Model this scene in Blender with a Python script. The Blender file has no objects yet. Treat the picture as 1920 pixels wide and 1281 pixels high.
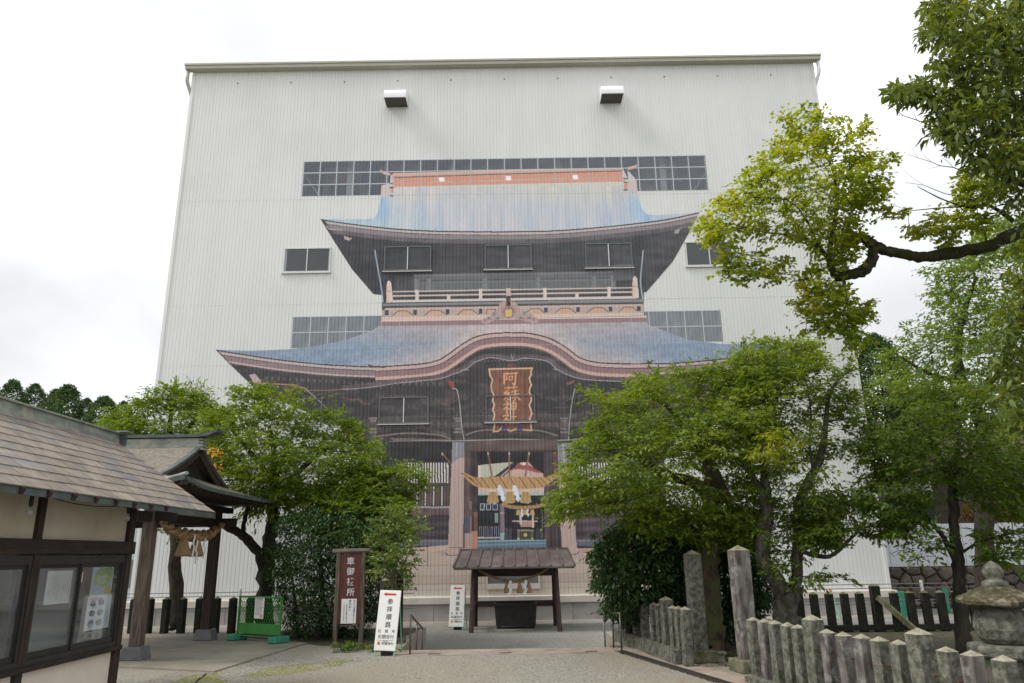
import bpy, math, random
import numpy as np
from mathutils import Vector, Matrix

rad = math.radians
SC = bpy.context.scene
COL = SC.collection
RNG = np.random.default_rng(7)
random.seed(7)

# ---------------------------------------------------------------- camera
FOC, PITCH, ROLL, EYE = 1382.0, rad(16.03), rad(0.9), 1.9
_cp, _sp, _cr, _sr = math.cos(PITCH), math.sin(PITCH), math.cos(ROLL), math.sin(ROLL)
FW = Vector((0, _cp, _sp)); _U0 = Vector((0, -_sp, _cp)); _R0 = Vector((1, 0, 0))
RT = _R0 * _cr - _U0 * _sr
UP = _U0 * _cr + _R0 * _sr
camd = bpy.data.cameras.new('camera'); cam = bpy.data.objects.new('camera', camd); COL.objects.link(cam)
camd.sensor_width = 36; camd.lens = 36 * FOC / 1920; camd.clip_end = 3000; camd.clip_start = 0.05
_m = Matrix((RT, UP, -FW)).transposed().to_4x4(); _m.translation = Vector((0, 0, EYE)); cam.matrix_world = _m
SC.camera = cam

# ---------------------------------------------------------------- light
SC.view_settings.view_transform = 'Standard'; SC.view_settings.look = 'None'
SC.view_settings.gamma = 1; SC.view_settings.use_curve_mapping = False
SC.view_settings.exposure = 0.48
SUN_EL, SUN_AZ = rad(50), rad(257)          # azimuth clockwise from +Y
wd = bpy.data.worlds.new('World'); SC.world = wd; wd.use_nodes = True
nt = wd.node_tree; nt.nodes.clear()
def wn(t, **k):
    n = nt.nodes.new(t)
    for a, b in k.items(): setattr(n, a, b)
    return n
wout = wn('ShaderNodeOutputWorld'); wbg = wn('ShaderNodeBackground')
sky = wn('ShaderNodeTexSky', sky_type='NISHITA', sun_disc=False, sun_elevation=SUN_EL, sun_rotation=SUN_AZ)
tc = wn('ShaderNodeTexCoord'); sep = wn('ShaderNodeSeparateXYZ'); nt.links.new(tc.outputs['Generated'], sep.inputs[0])
zz = wn('ShaderNodeMath', operation='ADD'); zz.inputs[1].default_value = 0.35; nt.links.new(sep.outputs[2], zz.inputs[0])
zm = wn('ShaderNodeMath', operation='MAXIMUM'); zm.inputs[1].default_value = 0.15; nt.links.new(zz.outputs[0], zm.inputs[0])
dx = wn('ShaderNodeMath', operation='DIVIDE'); dy = wn('ShaderNodeMath', operation='DIVIDE')
nt.links.new(sep.outputs[0], dx.inputs[0]); nt.links.new(zm.outputs[0], dx.inputs[1])
nt.links.new(sep.outputs[1], dy.inputs[0]); nt.links.new(zm.outputs[0], dy.inputs[1])
cmb = wn('ShaderNodeCombineXYZ'); nt.links.new(dx.outputs[0], cmb.inputs[0]); nt.links.new(dy.outputs[0], cmb.inputs[1])
ns = wn('ShaderNodeTexNoise'); ns.inputs['Scale'].default_value = 1.15; ns.inputs['Detail'].default_value = 7
ns.inputs['Roughness'].default_value = 0.5; ns.inputs['Distortion'].default_value = 0.3
cmb.inputs[2].default_value = 0.0
nt.links.new(cmb.outputs[0], ns.inputs['Vector'])
rp = wn('ShaderNodeValToRGB'); el = rp.color_ramp.elements
el[0].position = 0.34; el[0].color = (0.48, 0.485, 0.5, 1)
el[1].position = 0.64; el[1].color = (1.0, 1.0, 1.01, 1)
e = el.new(0.49); e.color = (0.62, 0.625, 0.635, 1)
nt.links.new(ns.outputs[0], rp.inputs[0])
skm = wn('ShaderNodeMixRGB', blend_type='MULTIPLY'); skm.inputs[0].default_value = 1; skm.inputs[2].default_value = (1, 1, 1, 1)
nt.links.new(sky.outputs[0], skm.inputs[1])
bgs = wn('ShaderNodeBackground'); bgs.inputs[1].default_value = 0.1; nt.links.new(skm.outputs[0], bgs.inputs[0])
nt.links.new(rp.outputs[0], wbg.inputs[0]); wbg.inputs[1].default_value = 1.30
mx = wn('ShaderNodeMixShader'); mx.inputs[0].default_value = 0.95
nt.links.new(bgs.outputs[0], mx.inputs[1]); nt.links.new(wbg.outputs[0], mx.inputs[2]); nt.links.new(mx.outputs[0], wout.inputs[0])

sl = bpy.data.lights.new('sun', 'SUN'); sl.energy = 1.9; sl.angle = rad(20); sl.color = (1.0, 0.96, 0.9)
so = bpy.data.objects.new('sun', sl); COL.objects.link(so)
_sd = Vector((math.sin(SUN_AZ) * math.cos(SUN_EL), math.cos(SUN_AZ) * math.cos(SUN_EL), math.sin(SUN_EL)))
so.rotation_euler = _sd.to_track_quat('Z', 'Y').to_euler(); so.location = (-6, -8, 30)
SC.cycles.max_bounces = 6; SC.cycles.transparent_max_bounces = 12
SC.cycles.diffuse_bounces = 3; SC.cycles.glossy_bounces = 3; SC.cycles.transmission_bounces = 4

# ---------------------------------------------------------------- photograph pixel -> place
def ray(px, py): return FW + RT * ((px - 960) / FOC) + UP * ((640.5 - py) / FOC)
def atY(px, py, Y): d = ray(px, py); t = Y / d.y; return Vector((d.x * t, Y, EYE + d.z * t))
def atZ(px, py, z=0.0): d = ray(px, py); t = (z - EYE) / d.z; return Vector((d.x * t, d.y * t, z))
def atX(px, py, X): d = ray(px, py); t = X / d.x; return Vector((X, d.y * t, EYE + d.z * t))

# ---------------------------------------------------------------- object helpers
def empty(name, loc, label=None, cat=None, group=None, rz=0):
    o = bpy.data.objects.new(name, None); COL.objects.link(o); o.location = loc; o.rotation_euler = (0, 0, rz)
    o.empty_display_size = 0.2
    return tag(o, label, cat, group)
def tag(o, label=None, cat=None, group=None, kind=None):
    if label: o['label'] = label
    if cat: o['category'] = cat
    if group: o['group'] = group
    if kind: o['kind'] = kind
    return o
def link(name, me, mat=None, parent=None, loc=None, rot=None):
    o = bpy.data.objects.new(name, me); COL.objects.link(o)
    if mat is not None and len(me.materials) == 0: me.materials.append(mat)
    if parent is not None: o.parent = parent
    if loc is not None: o.location = loc
    if rot is not None: o.rotation_euler = rot
    return o
class MB:
    def __init__(s): s.v = []; s.f = []; s.mi = []; s.cur = 0
    def add(s, vs, fs):
        n = len(s.v); s.v += [tuple(p) for p in vs]
        for f in fs: s.f.append([n + i for i in f]); s.mi.append(s.cur)
        return s
    def box(s, x0, x1, y0, y1, z0, z1, M=None):
        vs = [Vector((x, y, z)) for z in (z0, z1) for y in (y0, y1) for x in (x0, x1)]
        if M is not None: vs = [M @ p for p in vs]
        return s.add(vs, [(0, 2, 3, 1), (4, 5, 7, 6), (0, 1, 5, 4), (2, 6, 7, 3), (0, 4, 6, 2), (1, 3, 7, 5)])
    def bar(s, a, b, w, h, up=(0, 0, 1)):
        a = Vector(a); b = Vector(b); d = (b - a); L = d.length; d.normalize()
        x = d.cross(Vector(up)); 
        if x.length < 1e-4: x = d.cross(Vector((0, 1, 0)))
        x.normalize(); y = x.cross(d)
        vs = [p + x * (i * w / 2) + y * (j * h / 2) for p in (a, b) for (i, j) in ((-1, -1), (1, -1), (1, 1), (-1, 1))]
        return s.add(vs, [(3, 2, 1, 0), (4, 5, 6, 7), (0, 1, 5, 4), (1, 2, 6, 5), (2, 3, 7, 6), (3, 0, 4, 7)])
    def tube(s, pts, rs, n=8, cap=True):
        pts = [Vector(p) for p in pts]
        if not hasattr(rs, '__len__'): rs = [rs] * len(pts)
        rings = []; px = None
        for i, p in enumerate(pts):
            d = (pts[min(i + 1, len(pts) - 1)] - pts[max(i - 1, 0)])
            if d.length < 1e-9: d = Vector((0, 0, 1))
            d.normalize()
            x = (px - d * px.dot(d)) if px is not None else d.orthogonal()
            if x.length < 1e-5: x = d.orthogonal()
            x.normalize(); px = x; y = d.cross(x)
            rings.append([p + (x * math.cos(2 * math.pi * k / n) + y * math.sin(2 * math.pi * k / n)) * rs[i] for k in range(n)])
        fs = []
        for i in range(len(pts) - 1):
            for k in range(n):
                k2 = (k + 1) % n
                fs.append((i * n + k, i * n + k2, (i + 1) * n + k2, (i + 1) * n + k))
        if cap: fs.append(tuple(reversed(range(n)))); fs.append(tuple((len(pts) - 1) * n + k for k in range(n)))
        return s.add([q for r in rings for q in r], fs)
    def lathe(s, prof, c=(0, 0, 0), n=16, ph=0.0, flat=None):
        c = Vector(c); vs = []
        for r, z in prof:
            for k in range(n):
                a = 2 * math.pi * k / n + ph
                vs.append(c + Vector((r * math.cos(a), r * math.sin(a), z)))
        fs = []
        for i in range(len(prof) - 1):
            for k in range(n):
                k2 = (k + 1) % n
                fs.append((i * n + k, i * n + k2, (i + 1) * n + k2, (i + 1) * n + k))
        fs.append(tuple(reversed(range(n)))); fs.append(tuple((len(prof) - 1) * n + k for k in range(n)))
        return s.add(vs, fs)
    def prism(s, poly, ax, ay, az, o, d0, d1):
        """polygon in the plane (ax, ay) at o, extruded along az from d0 to d1"""
        ax, ay, az, o = Vector(ax), Vector(ay), Vector(az), Vector(o); n = len(poly)
        vs = [o + ax * p[0] + ay * p[1] + az * d for d in (d0, d1) for p in poly]
        fs = [tuple(reversed(range(n))), tuple(range(n, 2 * n))] + [(k, (k + 1) % n, n + (k + 1) % n, n + k) for k in range(n)]
        return s.add(vs, fs)
    def mesh(s, name='mesh', smooth=False):
        me = bpy.data.meshes.new(name); me.from_pydata(s.v, [], s.f)
        if any(s.mi): me.polygons.foreach_set('material_index', s.mi)
        if smooth: me.polygons.foreach_set('use_smooth', [True] * len(me.polygons))
        me.update(); return me
    def build(s, name, mat, parent=None, loc=None, rot=None, smooth=False, bevel=0.0):
        o = link(name, s.mesh(name, smooth), mat, parent, loc, rot)
        if bevel:
            b = o.modifiers.new('bevel', 'BEVEL'); b.width = bevel; b.segments = 1; b.limit_method = 'ANGLE'; b.angle_limit = rad(40)
        return o
def fastmesh(name, V, Fq):
    """V (N,3) floats, Fq (M,4) ints"""
    me = bpy.data.meshes.new(name); V = np.asarray(V, np.float32); Fq = np.asarray(Fq, np.int32); k = Fq.shape[1]
    me.vertices.add(len(V)); me.vertices.foreach_set('co', V.ravel())
    me.loops.add(Fq.size); me.loops.foreach_set('vertex_index', Fq.ravel())
    me.polygons.add(len(Fq)); me.polygons.foreach_set('loop_start', np.arange(0, Fq.size, k, dtype=np.int32))
    me.update(calc_edges=True); return me

# ---------------------------------------------------------------- materials
def s2l(c): return tuple(((v / 255) / 12.92 if v / 255 <= 0.04045 else ((v / 255 + 0.055) / 1.055) ** 2.4) for v in c)
def mat(name, c1, c2=None, scale=8.0, detail=4, rough=0.8, bump=0.0, bscale=None, metal=0.0, stretch=None, c3=None, s3=1.5, spec=0.3, t3=(0.5, 0.65), coat=0.0, rough_noise=0.0):
    """two-colour noise mix, optional third colour in larger patches, bump from a finer noise; object coordinates"""
    m = bpy.data.materials.new(name); m.use_nodes = True; n = m.node_tree; b = n.nodes['Principled BSDF']
    b.inputs['Roughness'].default_value = rough; b.inputs['Metallic'].default_value = metal
    b.inputs['Specular IOR Level'].default_value = spec; b.inputs['Coat Weight'].default_value = coat
    tcn = n.nodes.new('ShaderNodeTexCoord'); mp = n.nodes.new('ShaderNodeMapping'); n.links.new(tcn.outputs['Object'], mp.inputs[0])
    if stretch: mp.inputs['Scale'].default_value = stretch
    oi = n.nodes.new('ShaderNodeObjectInfo'); ml = n.nodes.new('ShaderNodeMath'); ml.operation = 'MULTIPLY'; ml.inputs[1].default_value = 61.0; n.links.new(oi.outputs['Random'], ml.inputs[0])
    va = n.nodes.new('ShaderNodeVectorMath'); va.operation = 'ADD'; n.links.new(tcn.outputs['Object'], va.inputs[0]); n.links.new(ml.outputs[0], va.inputs[1]); n.links.new(va.outputs[0], mp.inputs[0])
    if c2 is None: c2 = tuple(v * 0.82 for v in c1)
    nz = n.nodes.new('ShaderNodeTexNoise'); nz.inputs['Scale'].default_value = scale; nz.inputs['Detail'].default_value = detail
    n.links.new(mp.outputs[0], nz.inputs['Vector'])
    r = n.nodes.new('ShaderNodeValToRGB'); r.color_ramp.elements[0].position = 0.35; r.color_ramp.elements[1].position = 0.65
    r.color_ramp.elements[0].color = (*c2, 1); r.color_ramp.elements[1].color = (*c1, 1)
    n.links.new(nz.outputs[0], r.inputs[0]); out = r.outputs[0]
    if c3 is not None:
        n3 = n.nodes.new('ShaderNodeTexNoise'); n3.inputs['Scale'].default_value = s3; n3.inputs['Detail'].default_value = 6
        n3.inputs['Roughness'].default_value = 0.65
        n.links.new(va.outputs[0], n3.inputs['Vector'])
        r3 = n.nodes.new('ShaderNodeValToRGB'); r3.color_ramp.elements[0].position = t3[0]; r3.color_ramp.elements[1].position = t3[1]
        n.links.new(n3.outputs[0], r3.inputs[0])
        mm = n.nodes.new('ShaderNodeMixRGB'); n.links.new(r3.outputs[0], mm.inputs[0]); n.links.new(out, mm.inputs[1])
        mm.inputs[2].default_value = (*c3, 1); out = mm.outputs[0]
    n.links.new(out, b.inputs['Base Color'])
    if bump:
        nb = n.nodes.new('ShaderNodeTexNoise'); nb.inputs['Scale'].default_value = bscale or scale * 3; nb.inputs['Detail'].default_value = 5
        n.links.new(mp.outputs[0], nb.inputs['Vector'])
        bp = n.nodes.new('ShaderNodeBump'); bp.inputs['Strength'].default_value = bump; bp.inputs['Distance'].default_value = 0.02
        n.links.new(nb.outputs[0], bp.inputs['Height']); n.links.new(bp.outputs[0], b.inputs['Normal'])
    return m
def per_object(m, amt=0.25):
    """vary brightness of a material from object to object (each stone, tile, panel its own tone)"""
    n = m.node_tree; b = n.nodes['Principled BSDF']; lk = b.inputs['Base Color'].links[0]; src = lk.from_socket
    oi = n.nodes.new('ShaderNodeObjectInfo'); mr = n.nodes.new('ShaderNodeMapRange')
    mr.inputs['To Min'].default_value = 1 - amt; mr.inputs['To Max'].default_value = 1 + amt * 0.7
    n.links.new(oi.outputs['Random'], mr.inputs[0])
    hs = n.nodes.new('ShaderNodeHueSaturation'); n.links.new(mr.outputs[0], hs.inputs['Value']); n.links.new(src, hs.inputs['Color'])
    n.links.new(hs.outputs[0], b.inputs['Base Color']); return m
def wood(name, c1, c2, along='z', rough=0.75, bump=0.25):
    st = {'z': (14, 14, 1.2), 'x': (1.2, 14, 14), 'y': (14, 1.2, 14)}[along]
    return mat(name, c1, c2, scale=2.2, detail=8, rough=rough, bump=bump, bscale=4, stretch=st)
def leafmat(name, cols, trans=0.35, rough=0.45, spec=0.35, nscale=0.6):
    m = bpy.data.materials.new(name); m.use_nodes = True; n = m.node_tree; b = n.nodes['Principled BSDF']
    b.inputs['Roughness'].default_value = rough; b.inputs['Specular IOR Level'].default_value = spec
    g = n.nodes.new('ShaderNodeNewGeometry'); r = n.nodes.new('ShaderNodeValToRGB'); r.color_ramp.interpolation = 'LINEAR'
    e = r.color_ramp.elements
    while len(e) < len(cols): e.new(0.5)
    for i, c in enumerate(cols): e[i].position = i / (len(cols) - 1); e[i].color = (*c, 1)
    tcn = n.nodes.new('ShaderNodeTexCoord'); nz = n.nodes.new('ShaderNodeTexNoise'); nz.inputs['Scale'].default_value = nscale; nz.inputs['Detail'].default_value = 3
    n.links.new(tcn.outputs['Object'], nz.inputs['Vector'])
    a = n.nodes.new('ShaderNodeMath'); a.operation = 'MULTIPLY_ADD'; a.inputs[1].default_value = 1.5; a.inputs[2].default_value = -0.5
    n.links.new(nz.outputs[0], a.inputs[0])
    av = n.nodes.new('ShaderNodeMath'); av.operation = 'MULTIPLY_ADD'; av.inputs[1].default_value = 0.45
    n.links.new(g.outputs['Random Per Island'], av.inputs[0])
    h = n.nodes.new('ShaderNodeMath'); h.operation = 'MULTIPLY'; h.inputs[1].default_value = 0.9; n.links.new(a.outputs[0], h.inputs[0])
    n.links.new(h.outputs[0], av.inputs[2])
    n.links.new(av.outputs[0], r.inputs[0]); n.links.new(r.outputs[0], b.inputs['Base Color'])
    tr = n.nodes.new('ShaderNodeBsdfTranslucent'); br = n.nodes.new('ShaderNodeMixRGB'); br.blend_type = 'MULTIPLY'; br.inputs[0].default_value = 1
    br.inputs[2].default_value = (2.2, 1.9, 0.6, 1); n.links.new(r.outputs[0], br.inputs[1]); n.links.new(br.outputs[0], tr.inputs[0])
    ms = n.nodes.new('ShaderNodeMixShader'); ms.inputs[0].default_value = trans
    n.links.new(b.outputs[0], ms.inputs[1]); n.links.new(tr.outputs[0], ms.inputs[2])
    n.links.new(ms.outputs[0], n.nodes['Material Output'].inputs[0]); return m
def glassmat(name, tint, op=0.35, rough=0.05):
    m = bpy.data.materials.new(name); m.use_nodes = True; n = m.node_tree; n.nodes.remove(n.nodes['Principled BSDF'])
    t = n.nodes.new('ShaderNodeBsdfTransparent'); t.inputs[0].default_value = (0.85, 0.88, 0.9, 1)
    d = n.nodes.new('ShaderNodeBsdfDiffuse'); d.inputs[0].default_value = (*tint, 1)
    g = n.nodes.new('ShaderNodeBsdfGlossy'); g.inputs['Roughness'].default_value = rough; g.inputs[0].default_value = (1, 1, 1, 1)
    tcn = n.nodes.new('ShaderNodeTexCoord'); nz = n.nodes.new('ShaderNodeTexNoise'); nz.inputs['Scale'].default_value = 2.5; nz.inputs['Detail'].default_value = 4
    n.links.new(tcn.outputs['Object'], nz.inputs['Vector']); mr = n.nodes.new('ShaderNodeMapRange')
    mr.inputs['To Min'].default_value = op * 0.7; mr.inputs['To Max'].default_value = op * 1.3; n.links.new(nz.outputs[0], mr.inputs[0])
    m1 = n.nodes.new('ShaderNodeMixShader'); n.links.new(mr.outputs[0], m1.inputs[0]); n.links.new(t.outputs[0], m1.inputs[1]); n.links.new(d.outputs[0], m1.inputs[2])
    fr = n.nodes.new('ShaderNodeLayerWeight'); fr.inputs[0].default_value = 0.5
    pw = n.nodes.new('ShaderNodeMath'); pw.operation = 'POWER'; pw.inputs[1].default_value = 5; n.links.new(fr.outputs['Facing'], pw.inputs[0])
    ma = n.nodes.new('ShaderNodeMath'); ma.operation = 'MULTIPLY_ADD'; ma.inputs[1].default_value = 0.9; ma.inputs[2].default_value = 0.05; n.links.new(pw.outputs[0], ma.inputs[0])
    m2 = n.nodes.new('ShaderNodeMixShader'); n.links.new(ma.outputs[0], m2.inputs[0]); n.links.new(m1.outputs[0], m2.inputs[1]); n.links.new(g.outputs[0], m2.inputs[2])
    n.links.new(m2.outputs[0], n.nodes['Material Output'].inputs[0]); return m

def glyphs(body, size, line=1.0, bold=0.0, align='CENTER', extr=0.0008):
    """lettering mesh in its own x-y plane, built-in font"""
    c = bpy.data.curves.new('lettering', 'FONT'); c.body = body; c.size = size; c.space_line = line; c.align_x = align
    c.extrude = extr; c.offset = bold; c.resolution_u = 3
    o = bpy.data.objects.new('lettering', c); COL.objects.link(o)
    dg = bpy.context.evaluated_depsgraph_get(); me = bpy.data.meshes.new_from_object(o.evaluated_get(dg))
    bpy.data.objects.remove(o); bpy.data.curves.remove(c); return me
def lettering(body, size, m, parent, loc, rot, **k):
    me = glyphs(body, size, **k); me.materials.clear()
    return link('lettering', me, m, parent, loc, rot)

M = {}
M['wall'] = mat('painted_corrugated_steel', (0.715, 0.725, 0.71), (0.68, 0.69, 0.678), scale=0.7, detail=6, rough=0.5, spec=0.3, stretch=(2.2, 1, .12), c3=(0.63, 0.645, 0.62), s3=0.3, t3=(0.45, 0.8))
M['gutter'] = mat('gutter_paint', (0.42, 0.42, 0.34), (0.38, 0.38, 0.31), rough=0.5)
M['white'] = mat('white_paint', (0.75, 0.74, 0.72), (0.68, 0.67, 0.65), rough=0.5)
M['hood'] = mat('white_sheet_metal', (0.82, 0.82, 0.83), (0.78, 0.78, 0.8), rough=0.35)
M['hooddark'] = mat('hood_shade_dark', (0.12, 0.11, 0.1), (0.08, 0.075, 0.07), scale=60)
M['alu'] = mat('aluminium', (0.62, 0.62, 0.6), (0.55, 0.55, 0.53), rough=0.4, metal=0.3)
M['aludark'] = mat('dark_aluminium', (0.16, 0.16, 0.165), (0.13, 0.13, 0.135), rough=0.45)
M['winframe'] = mat('black_window_frame', (0.035, 0.034, 0.033), (0.025, 0.024, 0.023), rough=0.5)
M['mullion'] = mat('pale_mullion', (0.5, 0.54, 0.57), (0.46, 0.5, 0.53), rough=0.5)
M['concrete'] = mat('concrete', (0.42, 0.4, 0.37), (0.35, 0.33, 0.31), scale=2, detail=8, rough=0.9, bump=0.2, bscale=40, c3=(0.3, 0.28, 0.26), s3=0.8)
M['flange'] = mat('concrete_flange', (0.62, 0.57, 0.51), (0.55, 0.5, 0.45), scale=3, rough=0.9, bump=0.2, bscale=60)
M['gravel'] = mat('gravel', (0.39, 0.37, 0.32), (0.17, 0.162, 0.142), scale=24, detail=9, rough=0.95, bump=1.0, bscale=30, c3=(0.285, 0.255, 0.195), s3=0.4, t3=(0.44, 0.6))
M['gravelfar'] = mat('fine_gravel', (0.30, 0.295, 0.26), (0.15, 0.15, 0.13), scale=18, detail=8, rough=0.95, bump=0.9, bscale=30, c3=(0.27, 0.27, 0.24), s3=0.5)
M['soil'] = mat('soil', (0.12, 0.10, 0.075), (0.06, 0.05, 0.038), scale=10, detail=8, rough=1, bump=0.8, c3=(0.06, 0.085, 0.025), s3=1.2)
M['moss'] = mat('moss', (0.15, 0.165, 0.03), (0.2, 0.19, 0.07), scale=9, detail=8, rough=1, bump=0.9, bscale=50, c3=(0.27, 0.25, 0.2), s3=3.5, t3=(0.54, 0.62))
M['asphalt'] = mat('asphalt', (0.2, 0.2, 0.2), (0.16, 0.16, 0.16), scale=30, rough=0.95, bump=0.3)
M['slab'] = mat('slab_concrete', (0.30, 0.275, 0.225), (0.24, 0.22, 0.18), scale=1.6, detail=9, rough=0.85, bump=0.15, bscale=60, c3=(0.19, 0.185, 0.15), s3=1.1)
M['kerb'] = mat('pink_kerb_stone', (0.36, 0.29, 0.24), (0.28, 0.23, 0.19), scale=8, detail=8, rough=0.9, bump=0.4, c3=(0.2, 0.17, 0.14), s3=2)
M['grate'] = mat('iron_grate', (0.09, 0.08, 0.075), (0.06, 0.055, 0.05), scale=20, rough=0.6, metal=0.4)
M['stone'] = mat('weathered_granite', (0.19, 0.187, 0.155), (0.075, 0.075, 0.058), scale=13, detail=12, rough=0.95, bump=0.5, bscale=45, c3=(0.06, 0.064, 0.045), s3=11, t3=(0.52, 0.62))
M['stonecap'] = mat('pale_granite', (0.34, 0.32, 0.25), (0.24, 0.225, 0.17), scale=20, detail=8, rough=0.95, bump=0.4, c3=(0.14, 0.13, 0.08), s3=9)
M['stonered'] = mat('purple_lichened_granite', (0.185, 0.168, 0.155), (0.06, 0.05, 0.045), scale=9, detail=12, rough=0.95, bump=0.5, bscale=45, c3=(0.25, 0.25, 0.225), s3=6, stretch=(1, 1, .35))
M['stonemoss'] = mat('mossy_granite', (0.13, 0.13, 0.075), (0.07, 0.08, 0.03), scale=9, detail=8, rough=1, bump=0.7, c3=(0.19, 0.17, 0.13), s3=4)
M['stonedark'] = mat('dark_stained_post', (0.022, 0.021, 0.017), (0.011, 0.011, 0.008), scale=12, detail=8, rough=0.95, bump=0.5, c3=(0.03, 0.032, 0.016), s3=5)
M['rubble'] = per_object(mat('rubble_stone', (0.17, 0.135, 0.115), (0.09, 0.075, 0.065), scale=5, detail=9, rough=0.95, bump=0.8, bscale=14, c3=(0.085, 0.08, 0.045), s3=2.5), 0.3)
M['mortar'] = mat('dark_mortar', (0.03, 0.027, 0.024), rough=1)
M['panel'] = mat('white_hoarding', (0.6, 0.62, 0.66), (0.55, 0.57, 0.61), scale=1, rough=0.5)
M['timber'] = wood('dark_timber', (0.055, 0.036, 0.028), (0.02, 0.014, 0.012))
M['timberx'] = wood('dark_timber_beam', (0.045, 0.031, 0.025), (0.018, 0.013, 0.011), 'y')
M['greytimber'] = wood('weathered_post_timber', (0.17, 0.135, 0.105), (0.065, 0.05, 0.04))
M['greytimberx'] = wood('weathered_rail_timber', (0.16, 0.135, 0.11), (0.075, 0.06, 0.048), 'x')
M['boothwood'] = wood('booth_timber', (0.085, 0.056, 0.047), (0.04, 0.027, 0.024))
M['boothx'] = wood('booth_beam_timber', (0.08, 0.05, 0.043), (0.038, 0.025, 0.022), 'x')
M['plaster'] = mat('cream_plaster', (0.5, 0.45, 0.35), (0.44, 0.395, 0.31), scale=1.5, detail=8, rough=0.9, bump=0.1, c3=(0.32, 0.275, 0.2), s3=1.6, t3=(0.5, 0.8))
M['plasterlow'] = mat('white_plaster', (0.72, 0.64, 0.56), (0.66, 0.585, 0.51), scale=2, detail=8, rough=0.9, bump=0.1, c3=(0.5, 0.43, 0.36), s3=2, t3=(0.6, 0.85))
M['tile'] = per_object(mat('roof_shingle', (0.30, 0.25, 0.205), (0.2, 0.168, 0.142), scale=7, detail=9, rough=0.62, bump=0.25, bscale=50, c3=(0.19, 0.185, 0.19), s3=1.2, spec=0.4), 0.22)
M['copper'] = mat('verdigris_copper', (0.27, 0.3, 0.255), (0.15, 0.175, 0.16), scale=3, detail=8, rough=0.6, stretch=(1, 1, 4), c3=(0.36, 0.33, 0.26), s3=3)
M['copperdark'] = mat('dark_copper', (0.1, 0.12, 0.12), (0.06, 0.075, 0.075), scale=4, rough=0.55)
M['straw'] = mat('straw_rope', (0.36, 0.235, 0.115), (0.17, 0.105, 0.05), scale=12, detail=8, rough=0.95, bump=0.6)
M['strawlight'] = mat('straw_tassel', (0.4, 0.27, 0.14), (0.2, 0.13, 0.065), scale=30, rough=0.95, bump=0.5, stretch=(4, 4, .4))
M['paper'] = mat('white_paper', (0.78, 0.78, 0.78), (0.72, 0.72, 0.72), rough=0.8)
M['papercream'] = mat('aged_paper', (0.82, 0.8, 0.74), (0.76, 0.74, 0.68), rough=0.8)
M['bark'] = mat('bark', (0.055, 0.045, 0.036), (0.022, 0.018, 0.015), scale=14, detail=8, rough=1, bump=0.8, stretch=(1, 1, .35), c3=(0.045, 0.055, 0.022), s3=2.5)
M['barkgrey'] = mat('lichened_bark', (0.15, 0.14, 0.12), (0.05, 0.042, 0.034), scale=12, detail=9, rough=1, bump=0.7, stretch=(1, 1, .5), c3=(0.05, 0.06, 0.03), s3=3)
M['barkred'] = mat('mossy_red_bark', (0.13, 0.085, 0.06), (0.04, 0.028, 0.02), scale=7, detail=9, rough=1, bump=0.9, stretch=(1, 1, .3), c3=(0.075, 0.085, 0.035), s3=2.4, t3=(.42,.56))
M['green'] = mat('green_plastic', (0.045, 0.25, 0.04), (0.035, 0.2, 0.03), rough=0.5)
M['teal'] = mat('teal_plastic', (0.045, 0.25, 0.16), (0.035, 0.2, 0.13), rough=0.45)
M['steel'] = mat('brown_steel_pipe', (0.15, 0.13, 0.12), (0.11, 0.095, 0.09), rough=0.4, metal=0.5)
M['signwhite'] = mat('sign_face', (0.83, 0.83, 0.8), (0.8, 0.8, 0.77), rough=0.45)
M['signred'] = mat('sign_red', (0.68, 0.035, 0.035), rough=0.5)
M['signorange'] = mat('sign_orange', (0.75, 0.24, 0.06), rough=0.5)
M['ink'] = mat('ink_black', (0.03, 0.03, 0.03), rough=0.6)
M['inkblue'] = mat('ink_blue', (0.03, 0.04, 0.2), rough=0.6)
M['inkwhite'] = mat('white_lettering', (0.66, 0.67, 0.7), rough=0.6)
M['mintframe'] = mat('mint_frame', (0.25, 0.5, 0.36), rough=0.5)
M['redboard'] = wood('red_brown_board', (0.135, 0.045, 0.036), (0.085, 0.03, 0.026), rough=0.5, bump=0.05)
M['iron'] = mat('dark_iron_box', (0.045, 0.038, 0.036), (0.025, 0.022, 0.02), scale=6, rough=0.6)
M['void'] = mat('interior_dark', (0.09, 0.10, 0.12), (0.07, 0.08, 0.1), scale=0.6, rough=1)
M['beam_in'] = mat('interior_steel', (0.75, 0.77, 0.77), (0.7, 0.72, 0.72), rough=0.7)
M['wood_in'] = mat('interior_timber', (0.8, 0.5, 0.28), (0.65, 0.4, 0.22), scale=1.5, rough=0.8)
M['poly'] = glassmat('polycarbonate', (0.27, 0.31, 0.37), 0.36, 0.12)
M['poly2'] = glassmat('polycarbonate_low', (0.34, 0.38, 0.42), 0.6, 0.15)
M['glass'] = glassmat('window_glass', (0.3, 0.3, 0.3), 0.07, 0.02)
M['curtain'] = mat('grey_blind', (0.34, 0.33, 0.31), (0.3, 0.29, 0.275), scale=1.2, rough=0.9, stretch=(1, 1, 8))
M['cableblack'] = mat('black_cable', (0.02, 0.02, 0.02), rough=0.6)
M['bulb'] = glassmat('bulb_glass', (0.6, 0.6, 0.6), 0.3)

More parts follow.
